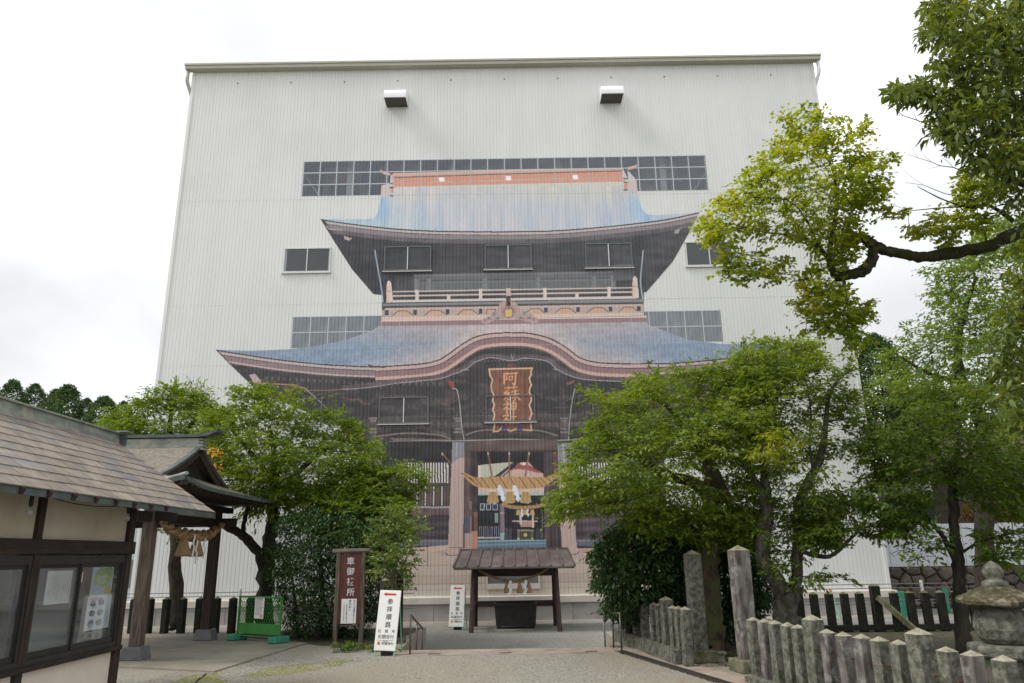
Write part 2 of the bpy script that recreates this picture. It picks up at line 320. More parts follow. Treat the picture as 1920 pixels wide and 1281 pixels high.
# ================================================================ ground
gm = MB(); gm.add([(-900, -300, -.41), (900, -300, -.41), (900, 1500, -.41), (-900, 1500, -.41)], [(0, 1, 2, 3)])
tag(gm.build('ground', M['gravelfar']), kind='structure')
NB = 16.35                                           # where the steps go down
t = MB(); L, R_, YL, YR = -60, 60, 21.4, 19.5
t.add([(L, -20, 0), (R_, -20, 0), (R_, NB, 0), (L, NB, 0)], [(0, 1, 2, 3)])
t.add([(L, NB, 0), (-2.45, NB, 0), (-2.45, YL, 0), (L, YL, 0)], [(0, 1, 2, 3)])
t.add([(2.2, NB, 0), (R_, NB, 0), (R_, YR, 0), (2.2, YR, 0)], [(0, 1, 2, 3)])
for a, b in (((-2.45, NB), (2.2, NB)), ((-2.45, YL), (-2.45, NB)), ((L, YL), (-2.45, YL)), ((2.2, NB), (2.2, YR)), ((2.2, YR), (R_, YR)), ((L, -20), (L, YL)), ((R_, -20), (R_, YR))):
    t.add([(a[0], a[1], 0), (b[0], b[1], 0), (b[0], b[1], -.41), (a[0], a[1], -.41)], [(0, 1, 2, 3)])
tag(t.build('gravel_terrace', M['gravel']), kind='structure')
st = MB(); st.box(-2.44, 2.19, NB + .002, NB + .6, -.405, -.137); st.box(-2.44, 2.19, NB + .602, NB + 1.2, -.405, -.273)
tag(st.build('steps', M['concrete']), kind='structure')
bd = MB(); xx = -2.4
tag(bd.box(-2.42, 2.1, 15.5, NB - .003, -.02, .012).build('threshold_band', M['kerb'], bevel=.004), kind='structure')
for bx in (-1.75, -.35, 1.35):
    tag(MB().box(bx, bx + .24, 15.62, 15.74, .008, .017).build('drain_slot', M['grate']), kind='structure')
def soil_patch(name, pts, m, z):
    n = len(pts); mb = MB(); mb.add([(p[0], p[1], z) for p in pts], [tuple(range(n))]); return tag(mb.build(name, m), kind='structure')
def wobble(pts, amp=.12, sub=6, seed=1):
    r = random.Random(seed); out = []
    for i in range(len(pts)):
        a, b = pts[i], pts[(i + 1) % len(pts)]
        for k in range(sub):
            u = k / sub; out.append((a[0] + (b[0] - a[0]) * u + r.uniform(-amp, amp), a[1] + (b[1] - a[1]) * u + r.uniform(-amp, amp)))
    return out
soil_patch('planting_bed', wobble([(-7.0, 19.4), (-5.0, 18.0), (-3.9, 17.2), (-2.75, 16.6), (-2.65, 21.2), (-7, 21.2)]), M['soil'], .005)
soil_patch('planting_bed', wobble([(4.2, 12.0), (3.5, 13.5), (2.9, 16.6), (2.5, 19.3), (30, 19.3), (30, 4), (5.2, 4)]), M['soil'], .005)
soil_patch('mossy_verge', wobble([(-5.45, 10.5), (-5.6, 13.3), (-5.3, 13.75), (-4.9, 13.2), (-4.5, 12.4), (-4.5, 11), (-4.9, 10.2)], .1, 6, 3), M['moss'], .006)
soil_patch('mossy_verge', wobble([(-4.6, 14.1), (-3.4, 15.2), (-2.9, 15.0), (-3.6, 13.6), (-4.6, 13.2)], .14, 6, 5), M['moss'], .005)
soil_patch('road', [(-60, 21.8), (-3.4, 21.8), (-3.4, 25.6), (-60, 25.6)], M['asphalt'], -.404)
soil_patch('road', [(3.4, 20.2), (60, 20.2), (60, 25.6), (3.4, 25.6)], M['asphalt'], -.404)
# drain along the path and its kerb
da, db = Vector((1.93, 15.75, 0)), Vector((3.1, 11.35, 0)); dd = (db - da).normalized(); dn = Vector((-dd.y, dd.x, 0))
if dn.x < 0: dn = -dn
g = MB(); kk = (db - da).length
gr = MB().prism([(0, 0), (kk, 0), (kk, .2), (0, .2)], dd, dn, (0, 0, 1), da, -.02, .006).build('drain_channel', M['ink']); tag(gr, kind='structure')
for i in range(int(kk / .05)):
    g.prism([(i * .05, 0.003), (i * .05 + .028, 0.003), (i * .05 + .028, .197), (i * .05, .197)], dd, dn, (0, 0, 1), da, .007, .014)
g.prism([(0, 0), (kk, 0), (kk, .02), (0, .02)], dd, dn, (0, 0, 1), da, .015, .02).prism([(0, .18), (kk, .18), (kk, .2), (0, .2)], dd, dn, (0, 0, 1), da, .015, .02)
o = g.build('drain_grating', M['grate'], gr); o['kind'] = 'stuff'
tag(MB().prism([(-.3, .205), (kk, .205), (kk, .62), (-.3, .55)], dd, dn, (0, 0, 1), da, -.02, .02).build('kerb', M['kerb'], bevel=.005), kind='structure')
tag(MB().prism([(0, -.02), (.6, -.02), (.6, .25), (0, .25)], (0, 1, 0), (1, 0, 0), (0, 0, 1), (1.95, 16.4, 0), -.02, .03).build('kerb', M['kerb'], bevel=.005), kind='structure')
# scattered small stones and dead leaves on the gravel
def scatter_bits(name, n, region, smin, smax, m, zf, flat=.6, seed=1, label=None):
    r = np.random.default_rng(seed); P = np.stack([r.uniform(region[0], region[1], n), r.uniform(region[2], region[3], n)], 1)
    s = r.uniform(smin, smax, n); a = r.uniform(0, 6.28, n)
    V = np.zeros((n, 4, 3), np.float32)
    for k in range(3):
        V[:, k, 0] = P[:, 0] + s * np.cos(a + k * 2.09 + r.uniform(-.4, .4, n)); V[:, k, 1] = P[:, 1] + s * np.sin(a + k * 2.09); V[:, k, 2] = zf + .001
    V[:, 3, 0] = P[:, 0]; V[:, 3, 1] = P[:, 1]; V[:, 3, 2] = zf + s * flat
    F = np.array([[0, 1, 3], [1, 2, 3], [2, 0, 3]]); F = (np.arange(n)[:, None, None] * 4 + F[None]).reshape(-1, 3)
    me = fastmesh(name, V.reshape(-1, 3), F); return tag(link(name, me, m), kind='stuff')
scatter_bits('loose_gravel', 45000, (-6, 4.5, 10, 15.4), .006, .024, M['gravel'], .001, seed=3)
scatter_bits('loose_gravel', 16000, (-2.4, 2.1, 17.6, 26.8), .008, .02, M['gravelfar'], -.41, seed=4)
scatter_bits('fallen_leaves', 90, (-5.4, 3.4, 11, 15.4), .02, .045, mat('dead_leaf', (.22, .1, .035), rough=.9), .001, flat=.25, seed=5)
scatter_bits('fallen_leaves', 50, (-6.8, -2.8, 14.5, 19), .02, .05, mat('dead_leaf_pale', (.3, .17, .06), rough=.9), .032, flat=.25, seed=6)

# ================================================================ the printed gate: a painted picture, flat print on the cladding
DW = 27.2
PXM = 60; CX0, CX1, CZ0, CZ1 = -11.6, 11.8, 0.2, 17.6
CW, CH = int((CX1 - CX0) * PXM), int((CZ1 - CZ0) * PXM)
_X = CX0 + (np.arange(CW) + .5) / PXM; _Z = CZ0 + (np.arange(CH) + .5) / PXM
XG, ZG = np.meshgrid(_X, _Z)
def _proj(X, Z):
    v = np.stack([X, np.full_like(X, DW), Z - EYE], -1)
    f = v @ np.array(FW); return 960 + FOC * (v @ np.array(RT)) / f, 640.5 - FOC * (v @ np.array(UP)) / f
PX, PY = _proj(XG, ZG)
IMG = np.zeros((CH, CW, 3), np.float32); IMG[:] = (200, 200, 198)
def _box(x0, y0, x1, y1):
    c = [atY(a, b, DW) for a in (x0, x1) for b in (y0, y1)]
    i0 = max(0, int((min(p.x for p in c) - CX0) * PXM) - 2); i1 = min(CW, int((max(p.x for p in c) - CX0) * PXM) + 3)
    j0 = max(0, int((min(p.z for p in c) - CZ0) * PXM) - 2); j1 = min(CH, int((max(p.z for p in c) - CZ0) * PXM) + 3)
    return slice(j0, max(j0, j1)), slice(i0, max(i0, i1))
def pg(pts, col, a=1.0):
    xs = [p[0] for p in pts]; ys = [p[1] for p in pts]; sl_ = _box(min(xs), min(ys), max(xs), max(ys))
    X, Y = PX[sl_], PY[sl_]; m = np.zeros(X.shape, bool)
    if m.size == 0: return
    for i in range(len(pts)):
        x0, y0 = pts[i]; x1, y1 = pts[(i + 1) % len(pts)]
        if y0 == y1: continue
        m ^= ((y0 <= Y) != (y1 <= Y)) & (X < x0 + (Y - y0) * (x1 - x0) / (y1 - y0))
    c = col(X, Y) if callable(col) else np.array(col, np.float32)
    c = np.broadcast_to(c, X.shape + (3,)); reg = IMG[sl_]; reg[m] = reg[m] * (1 - a) + c[m] * a
def ln(pts, w, col, a=1.0):
    for (x0, y0), (x1, y1) in zip(pts[:-1], pts[1:]):
        sl_ = _box(min(x0, x1) - w, min(y0, y1) - w, max(x0, x1) + w, max(y0, y1) + w); X, Y = PX[sl_], PY[sl_]
        L2 = max((x1 - x0) ** 2 + (y1 - y0) ** 2, 1e-6); u = np.clip(((X - x0) * (x1 - x0) + (Y - y0) * (y1 - y0)) / L2, 0, 1)
        d = np.hypot(X - x0 - u * (x1 - x0), Y - y0 - u * (y1 - y0)); k = (np.clip(w / 2 + .4 - d, 0, 1) * a)[..., None]
        IMG[sl_] = IMG[sl_] * (1 - k) + np.array(col, np.float32) * k
def rc(x0, y0, x1, y1, col, a=1.0): pg([(x0, y0), (x1, y0), (x1, y1), (x0, y1)], col, a)
def rcs(x0, y0, x1, y1, col, a=1.0):                    # follows the slight tilt of level lines
    k = -.0165; pg([(x0, y0 + k * (x0 - 953)), (x1, y0 + k * (x1 - 953)), (x1, y1 + k * (x1 - 953)), (x0, y1 + k * (x0 - 953))], col, a)
def lns(x0, x1, y, w, col, a=1.0): k = -.0165; ln([(x0, y + k * (x0 - 953)), (x1, y + k * (x1 - 953))], w, col, a)
def el(cx, cy, rx, ry, col, a=1.0, n=20): pg([(cx + rx * math.cos(i * 2 * math.pi / n), cy + ry * math.sin(i * 2 * math.pi / n)) for i in range(n)], col, a)
def smooth(pts, n=8):
    out = []; P = [pts[0]] + list(pts) + [pts[-1]]
    for i in range(1, len(P) - 2):
        for k in range(n):
            t_ = k / n; p0, p1, p2, p3 = [np.array(q, float) for q in P[i - 1:i + 3]]
            out.append(tuple(.5 * (2 * p1 + (p2 - p0) * t_ + (2 * p0 - 5 * p1 + 4 * p2 - p3) * t_ ** 2 + (3 * p1 - p0 - 3 * p2 + p3) * t_ ** 3)))
    return out + [tuple(pts[-1])]
def offs(pts, d):
    out = []
    for i in range(len(pts)):
        a, b = pts[max(0, i - 1)], pts[min(len(pts) - 1, i + 1)]; tx, ty = b[0] - a[0], b[1] - a[1]; l = math.hypot(tx, ty) or 1
        out.append((pts[i][0] - ty / l * d, pts[i][1] + tx / l * d))
    return out
def band(c, d0, d1, col, a=1.0): pg(offs(c, d0) + offs(c, d1)[::-1], col, a)
_nr = np.random.default_rng(11)
def vnoise(sx, sz, seed):                             # smooth value noise over the canvas, cell sizes in metres
    r = np.random.default_rng(seed); nx, nz_ = int((CX1 - CX0) / sx) + 3, int((CZ1 - CZ0) / sz) + 3
    g_ = r.random((nz_, nx)); fx = (XG - CX0) / sx; fz = (ZG - CZ0) / sz; ix, iz = fx.astype(int), fz.astype(int); ux, uz = fx - ix, fz - iz
    ux, uz = ux * ux * (3 - 2 * ux), uz * uz * (3 - 2 * uz)
    return (g_[iz, ix] * (1 - ux) + g_[iz, ix + 1] * ux) * (1 - uz) + (g_[iz + 1, ix] * (1 - ux) + g_[iz + 1, ix + 1] * ux) * uz
N1 = vnoise(.22, 1.6, 1); N2 = vnoise(1.4, .9, 2); N3 = vnoise(.1, .12, 3); N4 = vnoise(.6, .14, 4); N5 = vnoise(.09, 1.1, 5)
def mixc(a, b, t_): t_ = np.clip(t_, 0, 1)[..., None]; return np.array(a, np.float32) * (1 - t_) + np.array(b, np.float32) * t_
def sub(N, X): return N[_cursl]
# ---- main outlines in photograph coordinates
UE = smooth([(601, 411), (640, 417), (700, 424.5), (760, 430), (830, 433), (953, 434), (1040, 432), (1110, 427), (1180, 420), (1250, 411), (1311, 398)], 6)   # upper eave
LE = smooth([(404.7, 656), (456, 664), (512.5, 672.5), (568, 679), (625, 684), (690, 687), (717, 686.5), (760, 684), (794, 681), (820, 675), (838, 665), (863, 647), (889, 632), (915, 625.5), (941, 623.3), (960, 623),
      (991, 624), (1026, 632), (1051, 644), (1069, 656), (1086, 669), (1103, 675.5), (1129, 679.6), (1180, 681.5), (1222, 681), (1260, 680.5), (1330, 675), (1410, 666), (1470, 655), (1519, 644)], 5)
def LX(a, b_): return [p for p in LE if a <= p[0] <= b_]
# body darks
pg(UE + [(1290, 440), (1262, 490), (1212, 548), (1207, 548), (1207, 600), (716, 608), (716, 553), (700, 552), (660, 505), (628, 455)], lambda X, Y: mixc((64, 65, 70), (77, 77, 81), (X - 740) / 300) )
pg(LE + [(1500, 665), (1440, 730), (1290, 800), (1246, 850), (1246, 1120), (672, 1120), (672, 850), (640, 800), (485, 735), (432, 684)], (68, 65, 67))
pg(UE + [(1300, 430), (600, 440)], (66, 65, 70), .0)
# upper: eave layers, hint of structure
band(UE, 0, 2.2, (66, 64, 68)); band(UE, 2.2, 6.2, (196, 182, 182)); band(UE, 6.2, 8, (112, 102, 106)); band(UE, 8, 15, (142, 132, 138)); band(UE, 15, 22, (104, 99, 105))
band(UE, 22, 23.5, (128, 118, 122), .5)
pg([(601, 411), (610, 415), (700, 545), (690, 545)], (70, 68, 72)); ln([(612, 424), (618, 430), (640, 431)], 2.5, (185, 165, 165))
pg([(645, 442), (660, 447), (655, 452), (646, 449)], (190, 165, 165)); pg([(1265, 432), (1276, 428), (1272, 438), (1264, 438)], (165, 155, 158))
rcs(776, 512, 1150, 545, (108, 110, 113)); rcs(776, 512, 1150, 516, (122, 122, 126)); rcs(776, 523, 1150, 525, (92, 92, 96)); rcs(800, 527, 1150, 529, (124, 124, 128))
for x in (776, 800, 905, 1005, 1110, 1145): rcs(x, 520, x + 9, 546, (128, 128, 132))
for x in range(812, 1140, 17): rcs(x, 528, x + 2, 546, (118, 118, 122))
rcs(1150, 500, 1190, 530, (98, 98, 101)); rcs(740, 515, 776, 545, (80, 82, 86))
ln(smooth([(703, 470), (708, 500), (715, 540), (718, 566)]), 2.6, (160, 178, 198)); ln(smooth([(1206, 470), (1203, 500), (1201, 530), (1205, 560)]), 2.6, (165, 178, 192))
# upper roof skin
UR = [(715, 348), (738, 343), (738, 336), (953, 329), (1168, 324), (1176, 335), (1193, 337), (1197, 372), (1203, 392), (1213, 402), (1232, 404)] + UE[::-1] + [(640, 411.5), (700, 411), (707, 402), (713, 380)]
def roofcol(X, Y):
    v = np.clip((Y - 340) / 92, 0, 1); c = mixc((208, 206, 202), (196, 200, 212), v * 1.6)
    c = c * 1.0; lt = np.clip((870 - X) / 230, 0, 1) * np.clip((Y - 375) / 40, 0, 1)
    c = c * (1 - lt[..., None]) + np.array((176, 206, 218)) * lt[..., None]
    ed = np.clip((742 - X) / 26, 0, 1) * np.clip((Y - 352) / 25, 0, 1) * np.clip((420 - Y) / 20, 0, 1); c = c * (1 - .75 * ed[..., None]) + np.array((150, 192, 232)) * .75 * ed[..., None]
    er = np.clip(1 - abs(X - 1200 - (Y - 390) * .45) / 34, 0, 1) * np.clip((Y - 352) / 28, 0, 1); c = c * (1 - er[..., None]) + np.array((150, 190, 230)) * er[..., None]
    e2 = np.clip((X - 1120) / 120, 0, 1) * np.clip((Y - 395) / 20, 0, 1) * .8; c = c * (1 - e2[..., None]) + np.array((168, 196, 222)) * e2[..., None]
    e3 = np.clip((X - 640) / 100, 0, 1) * np.clip((392 - Y) / 40, 0, 1) * np.clip((X - 940) / 90, 0, 1) * .5; c = c * (1 - e3[..., None]) + np.array((206, 208, 192)) * e3[..., None]
    return c
pg(UR, roofcol)
_m = (PY < 432) & (PY > 350) & (IMG[..., 2] > 185); _k = ((N1 - .5) * 26 + (N5 - .5) * 16)[..., None] * np.array((1.0, .55, .15)); IMG[_m] = (IMG - _k)[_m]
for x in range(742, 1200, 9): ln([(x, 352), (x - 2 + (x - 953) * .03, 428)], 1.0, (205, 212, 222), .35)
ln([(716, 366), (1196, 362)], 1, (150, 150, 150), .5)
# ridge
pg([(712, 318), (722, 323), (740, 325), (953, 319), (1150, 316), (1176, 314), (1196, 308.5), (1190, 316), (1172, 321), (953, 329), (738, 336), (732, 329), (720, 327)], (224, 170, 152))
ln([(722, 324.5), (740, 326), (953, 320), (1168, 316), (1192, 311)], 1.6, (222, 190, 165))
pg([(738, 331), (1168, 318), (1168, 320.5), (738, 334)], (170, 150, 146)); ln([(738, 333.5), (953, 326.5), (1168, 321)], 1.5, (92, 82, 84))
pg([(738, 334.5), (953, 328), (1170, 322), (1172, 331), (953, 337), (738, 343)], (226, 150, 122)); ln([(738, 342), (953, 336.5), (1170, 331)], 1.6, (188, 160, 150))
pg([(738, 343), (953, 338), (1172, 332), (1172, 341), (953, 346), (738, 352)], (222, 152, 130)); ln([(738, 352), (953, 346.5), (1172, 342)], 3, (216, 210, 190), .8)
for x in (828, 953.5, 1079): rcs(x - 5, 330.5 - .0, x + 5, 338.5, (250, 246, 240))
pg([(731, 331), (738, 331), (738, 352), (732, 352)], (205, 190, 192)); pg([(1167, 321), (1176, 319), (1177, 338), (1168, 338)], (205, 200, 204))
for y in (343, 351, 366): rc(731, y, 738, y + 2.5, (80, 74, 76))
for y in (334, 341, 355): rc(1169, y, 1177, y + 2.5, (80, 74, 76))
rc(1170, 344, 1177, 354, (222, 150, 125)); rc(732, 354, 738, 362, (222, 160, 140)); pg([(1177, 338), (1192, 338), (1196, 362), (1179, 362)], (205, 190, 190)); pg([(716, 348), (731, 346), (731, 366), (714, 370)], (214, 192, 190))
# lower roof skin
LR = LE + [(1440, 646), (1350, 645), (1290, 637), (1250, 622), (1214, 609), (1212, 596), (716, 603), (712, 612), (695, 622), (650, 637), (600, 648), (545, 655), (470, 658)]
def roof2(X, Y):
    v = np.clip((Y - 612) / 62, 0, 1); side = np.clip((abs(X - 957) - 150) / 260, 0, 1); c = mixc((186, 176, 180), (140, 162, 190), np.clip(v * .9 + side * .75, 0, 1))
    cen = np.clip(1 - abs(X - 957) / 150, 0, 1); c = c * (1 - .5 * cen[..., None]) + np.array((202, 198, 206)) * .5 * cen[..., None]
    d_ = np.interp(X, [p[0] for p in LE], [p[1] for p in LE]) - Y; fx_ = np.clip((X - 655) / 110, 0, 1) * np.clip((1262 - X) / 90, 0, 1); pk = (np.clip(1 - d_ / 34, 0, 1) ** 1.1 * fx_ * .85)[..., None]
    return c * (1 - pk) + np.array((214, 194, 190)) * pk
pg(LR, roof2)
_m = (PY > 604) & (PY < 690) & (IMG.sum(-1) > 395); _s = 1 + .07 * (N3 - .5) + .07 * (np.sin(PY * 1.9 + PX * .02) > .2) * -1.0 + .08 * (N4 - .5); IMG[_m] = (IMG * _s[..., None])[_m]
_q = _m & (N3 > .93) & (abs(PX - 957) > 160) & (PY > 655); IMG[_q] = IMG[_q] * .75 + 58
# eave layers of the lower roof
band(LE, 0, 2.2, (72, 60, 64)); band(LE, 2.2, 7, (198, 178, 174)); band(LE, 7, 8.6, (96, 80, 84)); band(LE, 8.6, 17.5, (146, 124, 128)); band(LE, 17.5, 20.5, (204, 176, 172)); band(LE, 20.5, 23, (92, 82, 84))
band(LX(700, 1222), 2.2, 8.5, (208, 174, 168)); band(LX(700, 1222), 8.5, 10, (88, 70, 74)); band(LX(700, 1222), 10, 20, (152, 118, 122)); band(LX(700, 1222), 20, 26, (214, 172, 156)); band(LX(700, 1222), 26, 29, (104, 88, 88))
for i in range(len(LE)):
    if i % 2: ln([offs(LE, 8.6)[i], offs(LE, 17)[i]], 1.0, (112, 92, 96), .6)
pg([(690, 683), (700, 686), (725, 687), (722, 690), (692, 689)], (84, 70, 74)); pg([(1227, 674), (1214, 680), (1190, 682.5), (1205, 683.5), (1221, 681.5)], (84, 70, 74))
pg([(404.7, 656), (408, 657), (440, 690), (432, 684)], (70, 62, 66))
# balcony
for y, w, c in ((543.5, 2.6, (212, 194, 186)), (551.5, 3.2, (214, 196, 188)), (561.5, 5.0, (218, 204, 198))): lns(737, 1192, y, w, c)
lns(737, 1192, 545.6, 1, (120, 108, 106)); lns(737, 1192, 554, 1, (110, 102, 102))
for x in (781.8, 841, 901, 1021.6, 1081.8, 1142): rcs(x - 3.2, 541 if x < 1000 and x > 880 or x == 781.8 or x in (1021.6, 1142) else 553, x + 3.2, 563, (222, 206, 198))
for x0, yt in ((730, 528), (1191, 519.5)):
    pg([(x0 - 5.5, yt + 7), (x0 + 4, yt + 7), (x0 + 7.5, yt + 39), (x0 - 6, yt + 40)], (220, 202, 194)); pg([(x0 - 5.5, yt + 7), (x0 - 2.5, yt + 7), (x0 - 3, yt + 40), (x0 - 6, yt + 40)], (226, 172, 150)); el(x0 - .5, yt + 4.5, 4.4, 4, (224, 208, 200)); el(x0 - .5, yt + .5, 2.2, 2.4, (236, 224, 216)); ln([(x0 - 6, yt + 18), (x0 + 6, yt + 18)], 1.2, (150, 130, 128))
rcs(718, 565.5, 1206, 571, (138, 138, 142)); rcs(718, 570.5, 1206, 574, (84, 80, 82)); rcs(722, 574, 1206, 579, (206, 176, 162)); rcs(718, 579, 1208, 590.5, (190, 168, 160))
for x0, x1 in ((735, 775), (795, 838), (857, 898), (912, 930), (985, 1022), (1040, 1080), (1100, 1142), (1160, 1196)): pg([(x0 + 3, 590 - .0165 * (x0 - 953)), ((x0 + x1) / 2 - 8, 580 - .0165 * (x0 - 953)), ((x0 + x1) / 2 + 8, 580 - .0165 * (x0 - 953)), (x1 - 3, 590 - .0165 * (x1 - 953))], (214, 168, 142)); ln([(x0, 589 - .0165 * (x0 - 953)), ((x0 + x1) / 2 - 8, 579.5 - .0165 * (x0 - 953)), ((x0 + x1) / 2 + 8, 579.5 - .0165 * (x0 - 953)), (x1, 589 - .0165 * (x1 - 953))], 1.4, (96, 82, 84))
for x in (725, 778, 839, 901, 1023.7, 1084, 1144.8, 1197.7): rcs(x - 3.2, 577.5, x + 3.2, 587.5, (82, 72, 76)); rcs(x - 4, 574.5, x + 4, 578, (204, 190, 186))
rcs(714, 590.5, 1208, 598, (222, 194, 176)); rcs(712, 597.5, 1212, 599.5, (232, 222, 212)); rcs(712, 599.5, 1213, 608, (158, 122, 128))
pg([(712, 583), (722, 581), (722, 594), (714, 592)], (176, 158, 154)); pg([(1204, 572), (1213, 574), (1208, 580), (1213, 585), (1204, 588)], (188, 168, 164))
# crest ornament over the curved gable
pg(smooth([(900, 604), (912, 594), (922, 590), (934, 578), (938, 568), (952, 564), (968, 568), (973, 578), (986, 586), (998, 590), (1010, 602), (1000, 606), (978, 600), (957, 597), (930, 600), (912, 608)], 4), (190, 158, 152))
for sx in (-1, 1):
    for rr, cx, cy in ((6, 28, 588), (4, 38, 596), (3, 45, 601), (4, 22, 596)): 
        el(955 + sx * cx, cy - .0165 * sx * cx, rr, rr * .9, (168, 160, 156)); el(955 + sx * cx, cy - .0165 * sx * cx, rr * .5, rr * .45, (132, 118, 118))
el(954, 584, 15, 14, (182, 146, 142)); el(954, 585, 11, 10.5, (150, 122, 120))
for a_ in range(4): el(953.5 + 4 * math.cos(a_ * 1.57 + .78), 587 + 4 * math.sin(a_ * 1.57 + .78), 4, 4, (228, 190, 96))
rc(949, 541, 958, 557, (206, 178, 168)); rc(949.5, 555, 957.5, 574, (76, 56, 58)); rc(950, 541, 957, 543, (226, 208, 198))
# inner gable beam
IB = smooth([(640, 731), (690, 727), (743, 719), (783, 715), (826, 710), (852, 701), (866, 696), (880, 688), (890, 680), (905, 674), (921, 671), (946, 674.6), (960, 677), (983, 672), (1009, 674), (1029, 679), (1040, 689), (1052, 697), (1069, 705), (1095, 711.5), (1143, 714.6), (1200, 717)], 4)
band(IB, -8, 0, (104, 90, 95)); band(IB, -1, .8, (170, 156, 160)); ln([(958, 664), (961, 676), (964, 664)], 2, (150, 140, 146)); rc(952, 682, 966, 688, (110, 74, 70))
ln([(866, 694), (879, 693.5)], 2, (176, 168, 174)); ln([(1038, 692), (1048, 694)], 2, (176, 168, 174))
pg([(838, 715), (850, 714), (853, 727), (846, 728)], (160, 72, 66)); pg([(1062, 718), (1078, 712), (1075, 718), (1064, 723)], (150, 92, 84))
# under-eave marks on the left, rafter ends
for i in range(30): x = 498 + i * 11.2; y = 706 + i * .66 - max(0, i - 20) * .9; rc(x, y, x + 3.6, y + 5.5, (112, 104, 106), .8)
pg([(467, 703), (478, 701), (492, 716), (476, 719), (472, 712)], (190, 170, 170)); ln([(478, 718), (552, 722), (571, 728)], 2.4, (206, 138, 120)); ln([(563, 725), (536, 736)], 1.8, (190, 128, 114)); ln([(575, 732), (620, 732), (650, 729)], 1.8, (176, 118, 106)); ln([(571, 728), (600, 753), (640, 792)], 2.2, (168, 160, 162))
ln([(640, 792), (672, 835)], 2, (120, 110, 112)); ln([(558, 745), (610, 739)], 1.4, (140, 116, 112), .8); ln([(560, 758), (700, 722)], 1, (120, 104, 104), .6); ln([(640, 745), (660, 750), (672, 748), (682, 758), (694, 757)], 3.5, (128, 96, 90), .8)
rc(640, 796, 650, 836, (60, 50, 52)); rc(650, 800, 656, 834, (140, 60, 52)); pg([(656, 800), (667, 808), (666, 836), (656, 834)], (176, 170, 166)); ln([(658, 806), (665, 832)], 1, (110, 100, 100))
# brackets, beams between the columns
band(smooth([(690, 800), (760, 790), (800, 800), (846, 816)], 4), 0, 8, (110, 96, 92), .7); band(smooth([(700, 818), (760, 811), (820, 814), (846, 822)], 4), 0, 3, (142, 126, 118)); band(smooth([(872, 815), (900, 806), (955, 804), (1010, 806), (1046, 816)], 4), 0, 3, (138, 122, 116)); band(smooth([(872, 822), (900, 812), (955, 809), (1010, 812), (1046, 822)], 4), 0, 8, (84, 74, 74))
rcs(700, 779, 1100, 791, (92, 84, 84), .6); lns(690, 1105, 778.5, 1.2, (120, 108, 106), .8); rcs(700, 792, 1100, 802, (104, 92, 90), .45)
for x in range(796, 1100, 13):
    if not 915 < x < 1002: el(x, 796, 4, 4, (116, 110, 108), .7); el(x, 797, 2, 2, (86, 78, 78), .8)
for x in (700, 859, 1058): 
    for y, w in ((783, 8), (788, 6), (803, 7), (809, 8)): rc(x - w, y, x + w * .8, y + 3, (168, 158, 158), .85)
    rc(x - 7, 783, x + 6, 826, (116, 104, 106), .45)
for x, y in ((835, 755), (1050, 752)): 
    ln([(x - 18, y - 6), (x + 2, y + 5), (x + 22, y - 5)], 2.4, (112, 96, 94), .8); rc(x - 2, y - 25, x + 9, y + 22, (98, 84, 84), .6); ln([(x - 10, y + 12), (x + 16, y + 12)], 2, (120, 110, 112), .7)
ln(smooth([(848, 729), (857, 732), (862, 760), (866, 800), (870, 824)]), 2, (182, 176, 176)); ln(smooth([(1078, 729), (1073, 750), (1068, 790), (1066, 826)]), 2, (172, 168, 170))
ln([(698, 829), (760, 828), (800, 826), (850, 827), (958, 823.5), (1040, 826), (1100, 824)], 2, (184, 178, 178)); pg([(730, 821), (848, 824), (848, 827), (740, 828)], (150, 128, 122), .7)
rcs(872, 826, 1046, 846, (104, 86, 82)); rcs(872, 845, 1046, 848, (70, 60, 60))
# outer column far left
pg([(691, 826), (716, 828), (712, 1028), (686, 1026)], (176, 148, 146)); pg([(691, 826), (716, 828), (716, 870), (690, 870)], (136, 128, 132)); rc(716, 828, 848, 866, (58, 56, 58)); rc(1072, 828, 1245, 866, (58, 56, 58))
# lattice bays
for x0, x1 in ((762, 845), (1082, 1170)):
    rc(x0, 866, x1, 950, (88, 76, 76)); n_ = int((x1 - x0) / 5.2)
    for i in range(n_):
        x = x0 + 3 + i * 5.2; rc(x, 868, x + 2.6, 909 + (i % 3) * 2, (226, 224, 220)); rc(x, 909, x + 2.6, 948, (112, 92, 88) if i % 3 else (190, 196, 200)); rc(x + 2.6, 866, x + 5.2, 950, (84, 66, 64))
    rc(x0, 906, x1, 912, (80, 66, 64)); rc(x0 - 2, 949.5, x1, 953, (172, 168, 172)); rc(x0 - 2, 953, x1, 966, (118, 92, 96)); rc(x0 - 2, 966, x1, 970, (78, 62, 66))
rc(742, 866, 762, 950, (74, 64, 66))
def pan(X, Y): return mixc((98, 84, 92), (72, 64, 74), .5 + .5 * np.sin(Y * .38 + X * .01))
rc(718, 970, 842, 1016, pan); rc(1080, 970, 1245, 1016, pan); rc(718, 1012, 842, 1016, (132, 124, 134)); rc(1080, 1012, 1245, 1016, (132, 124, 134)); rc(718, 1016, 840, 1026, (110, 114, 130)); rc(1080, 1016, 1245, 1027, (104, 106, 122)); rc(718, 1024, 840, 1029, (66, 60, 66)); rc(1080, 1024, 1245, 1029, (66, 60, 66))
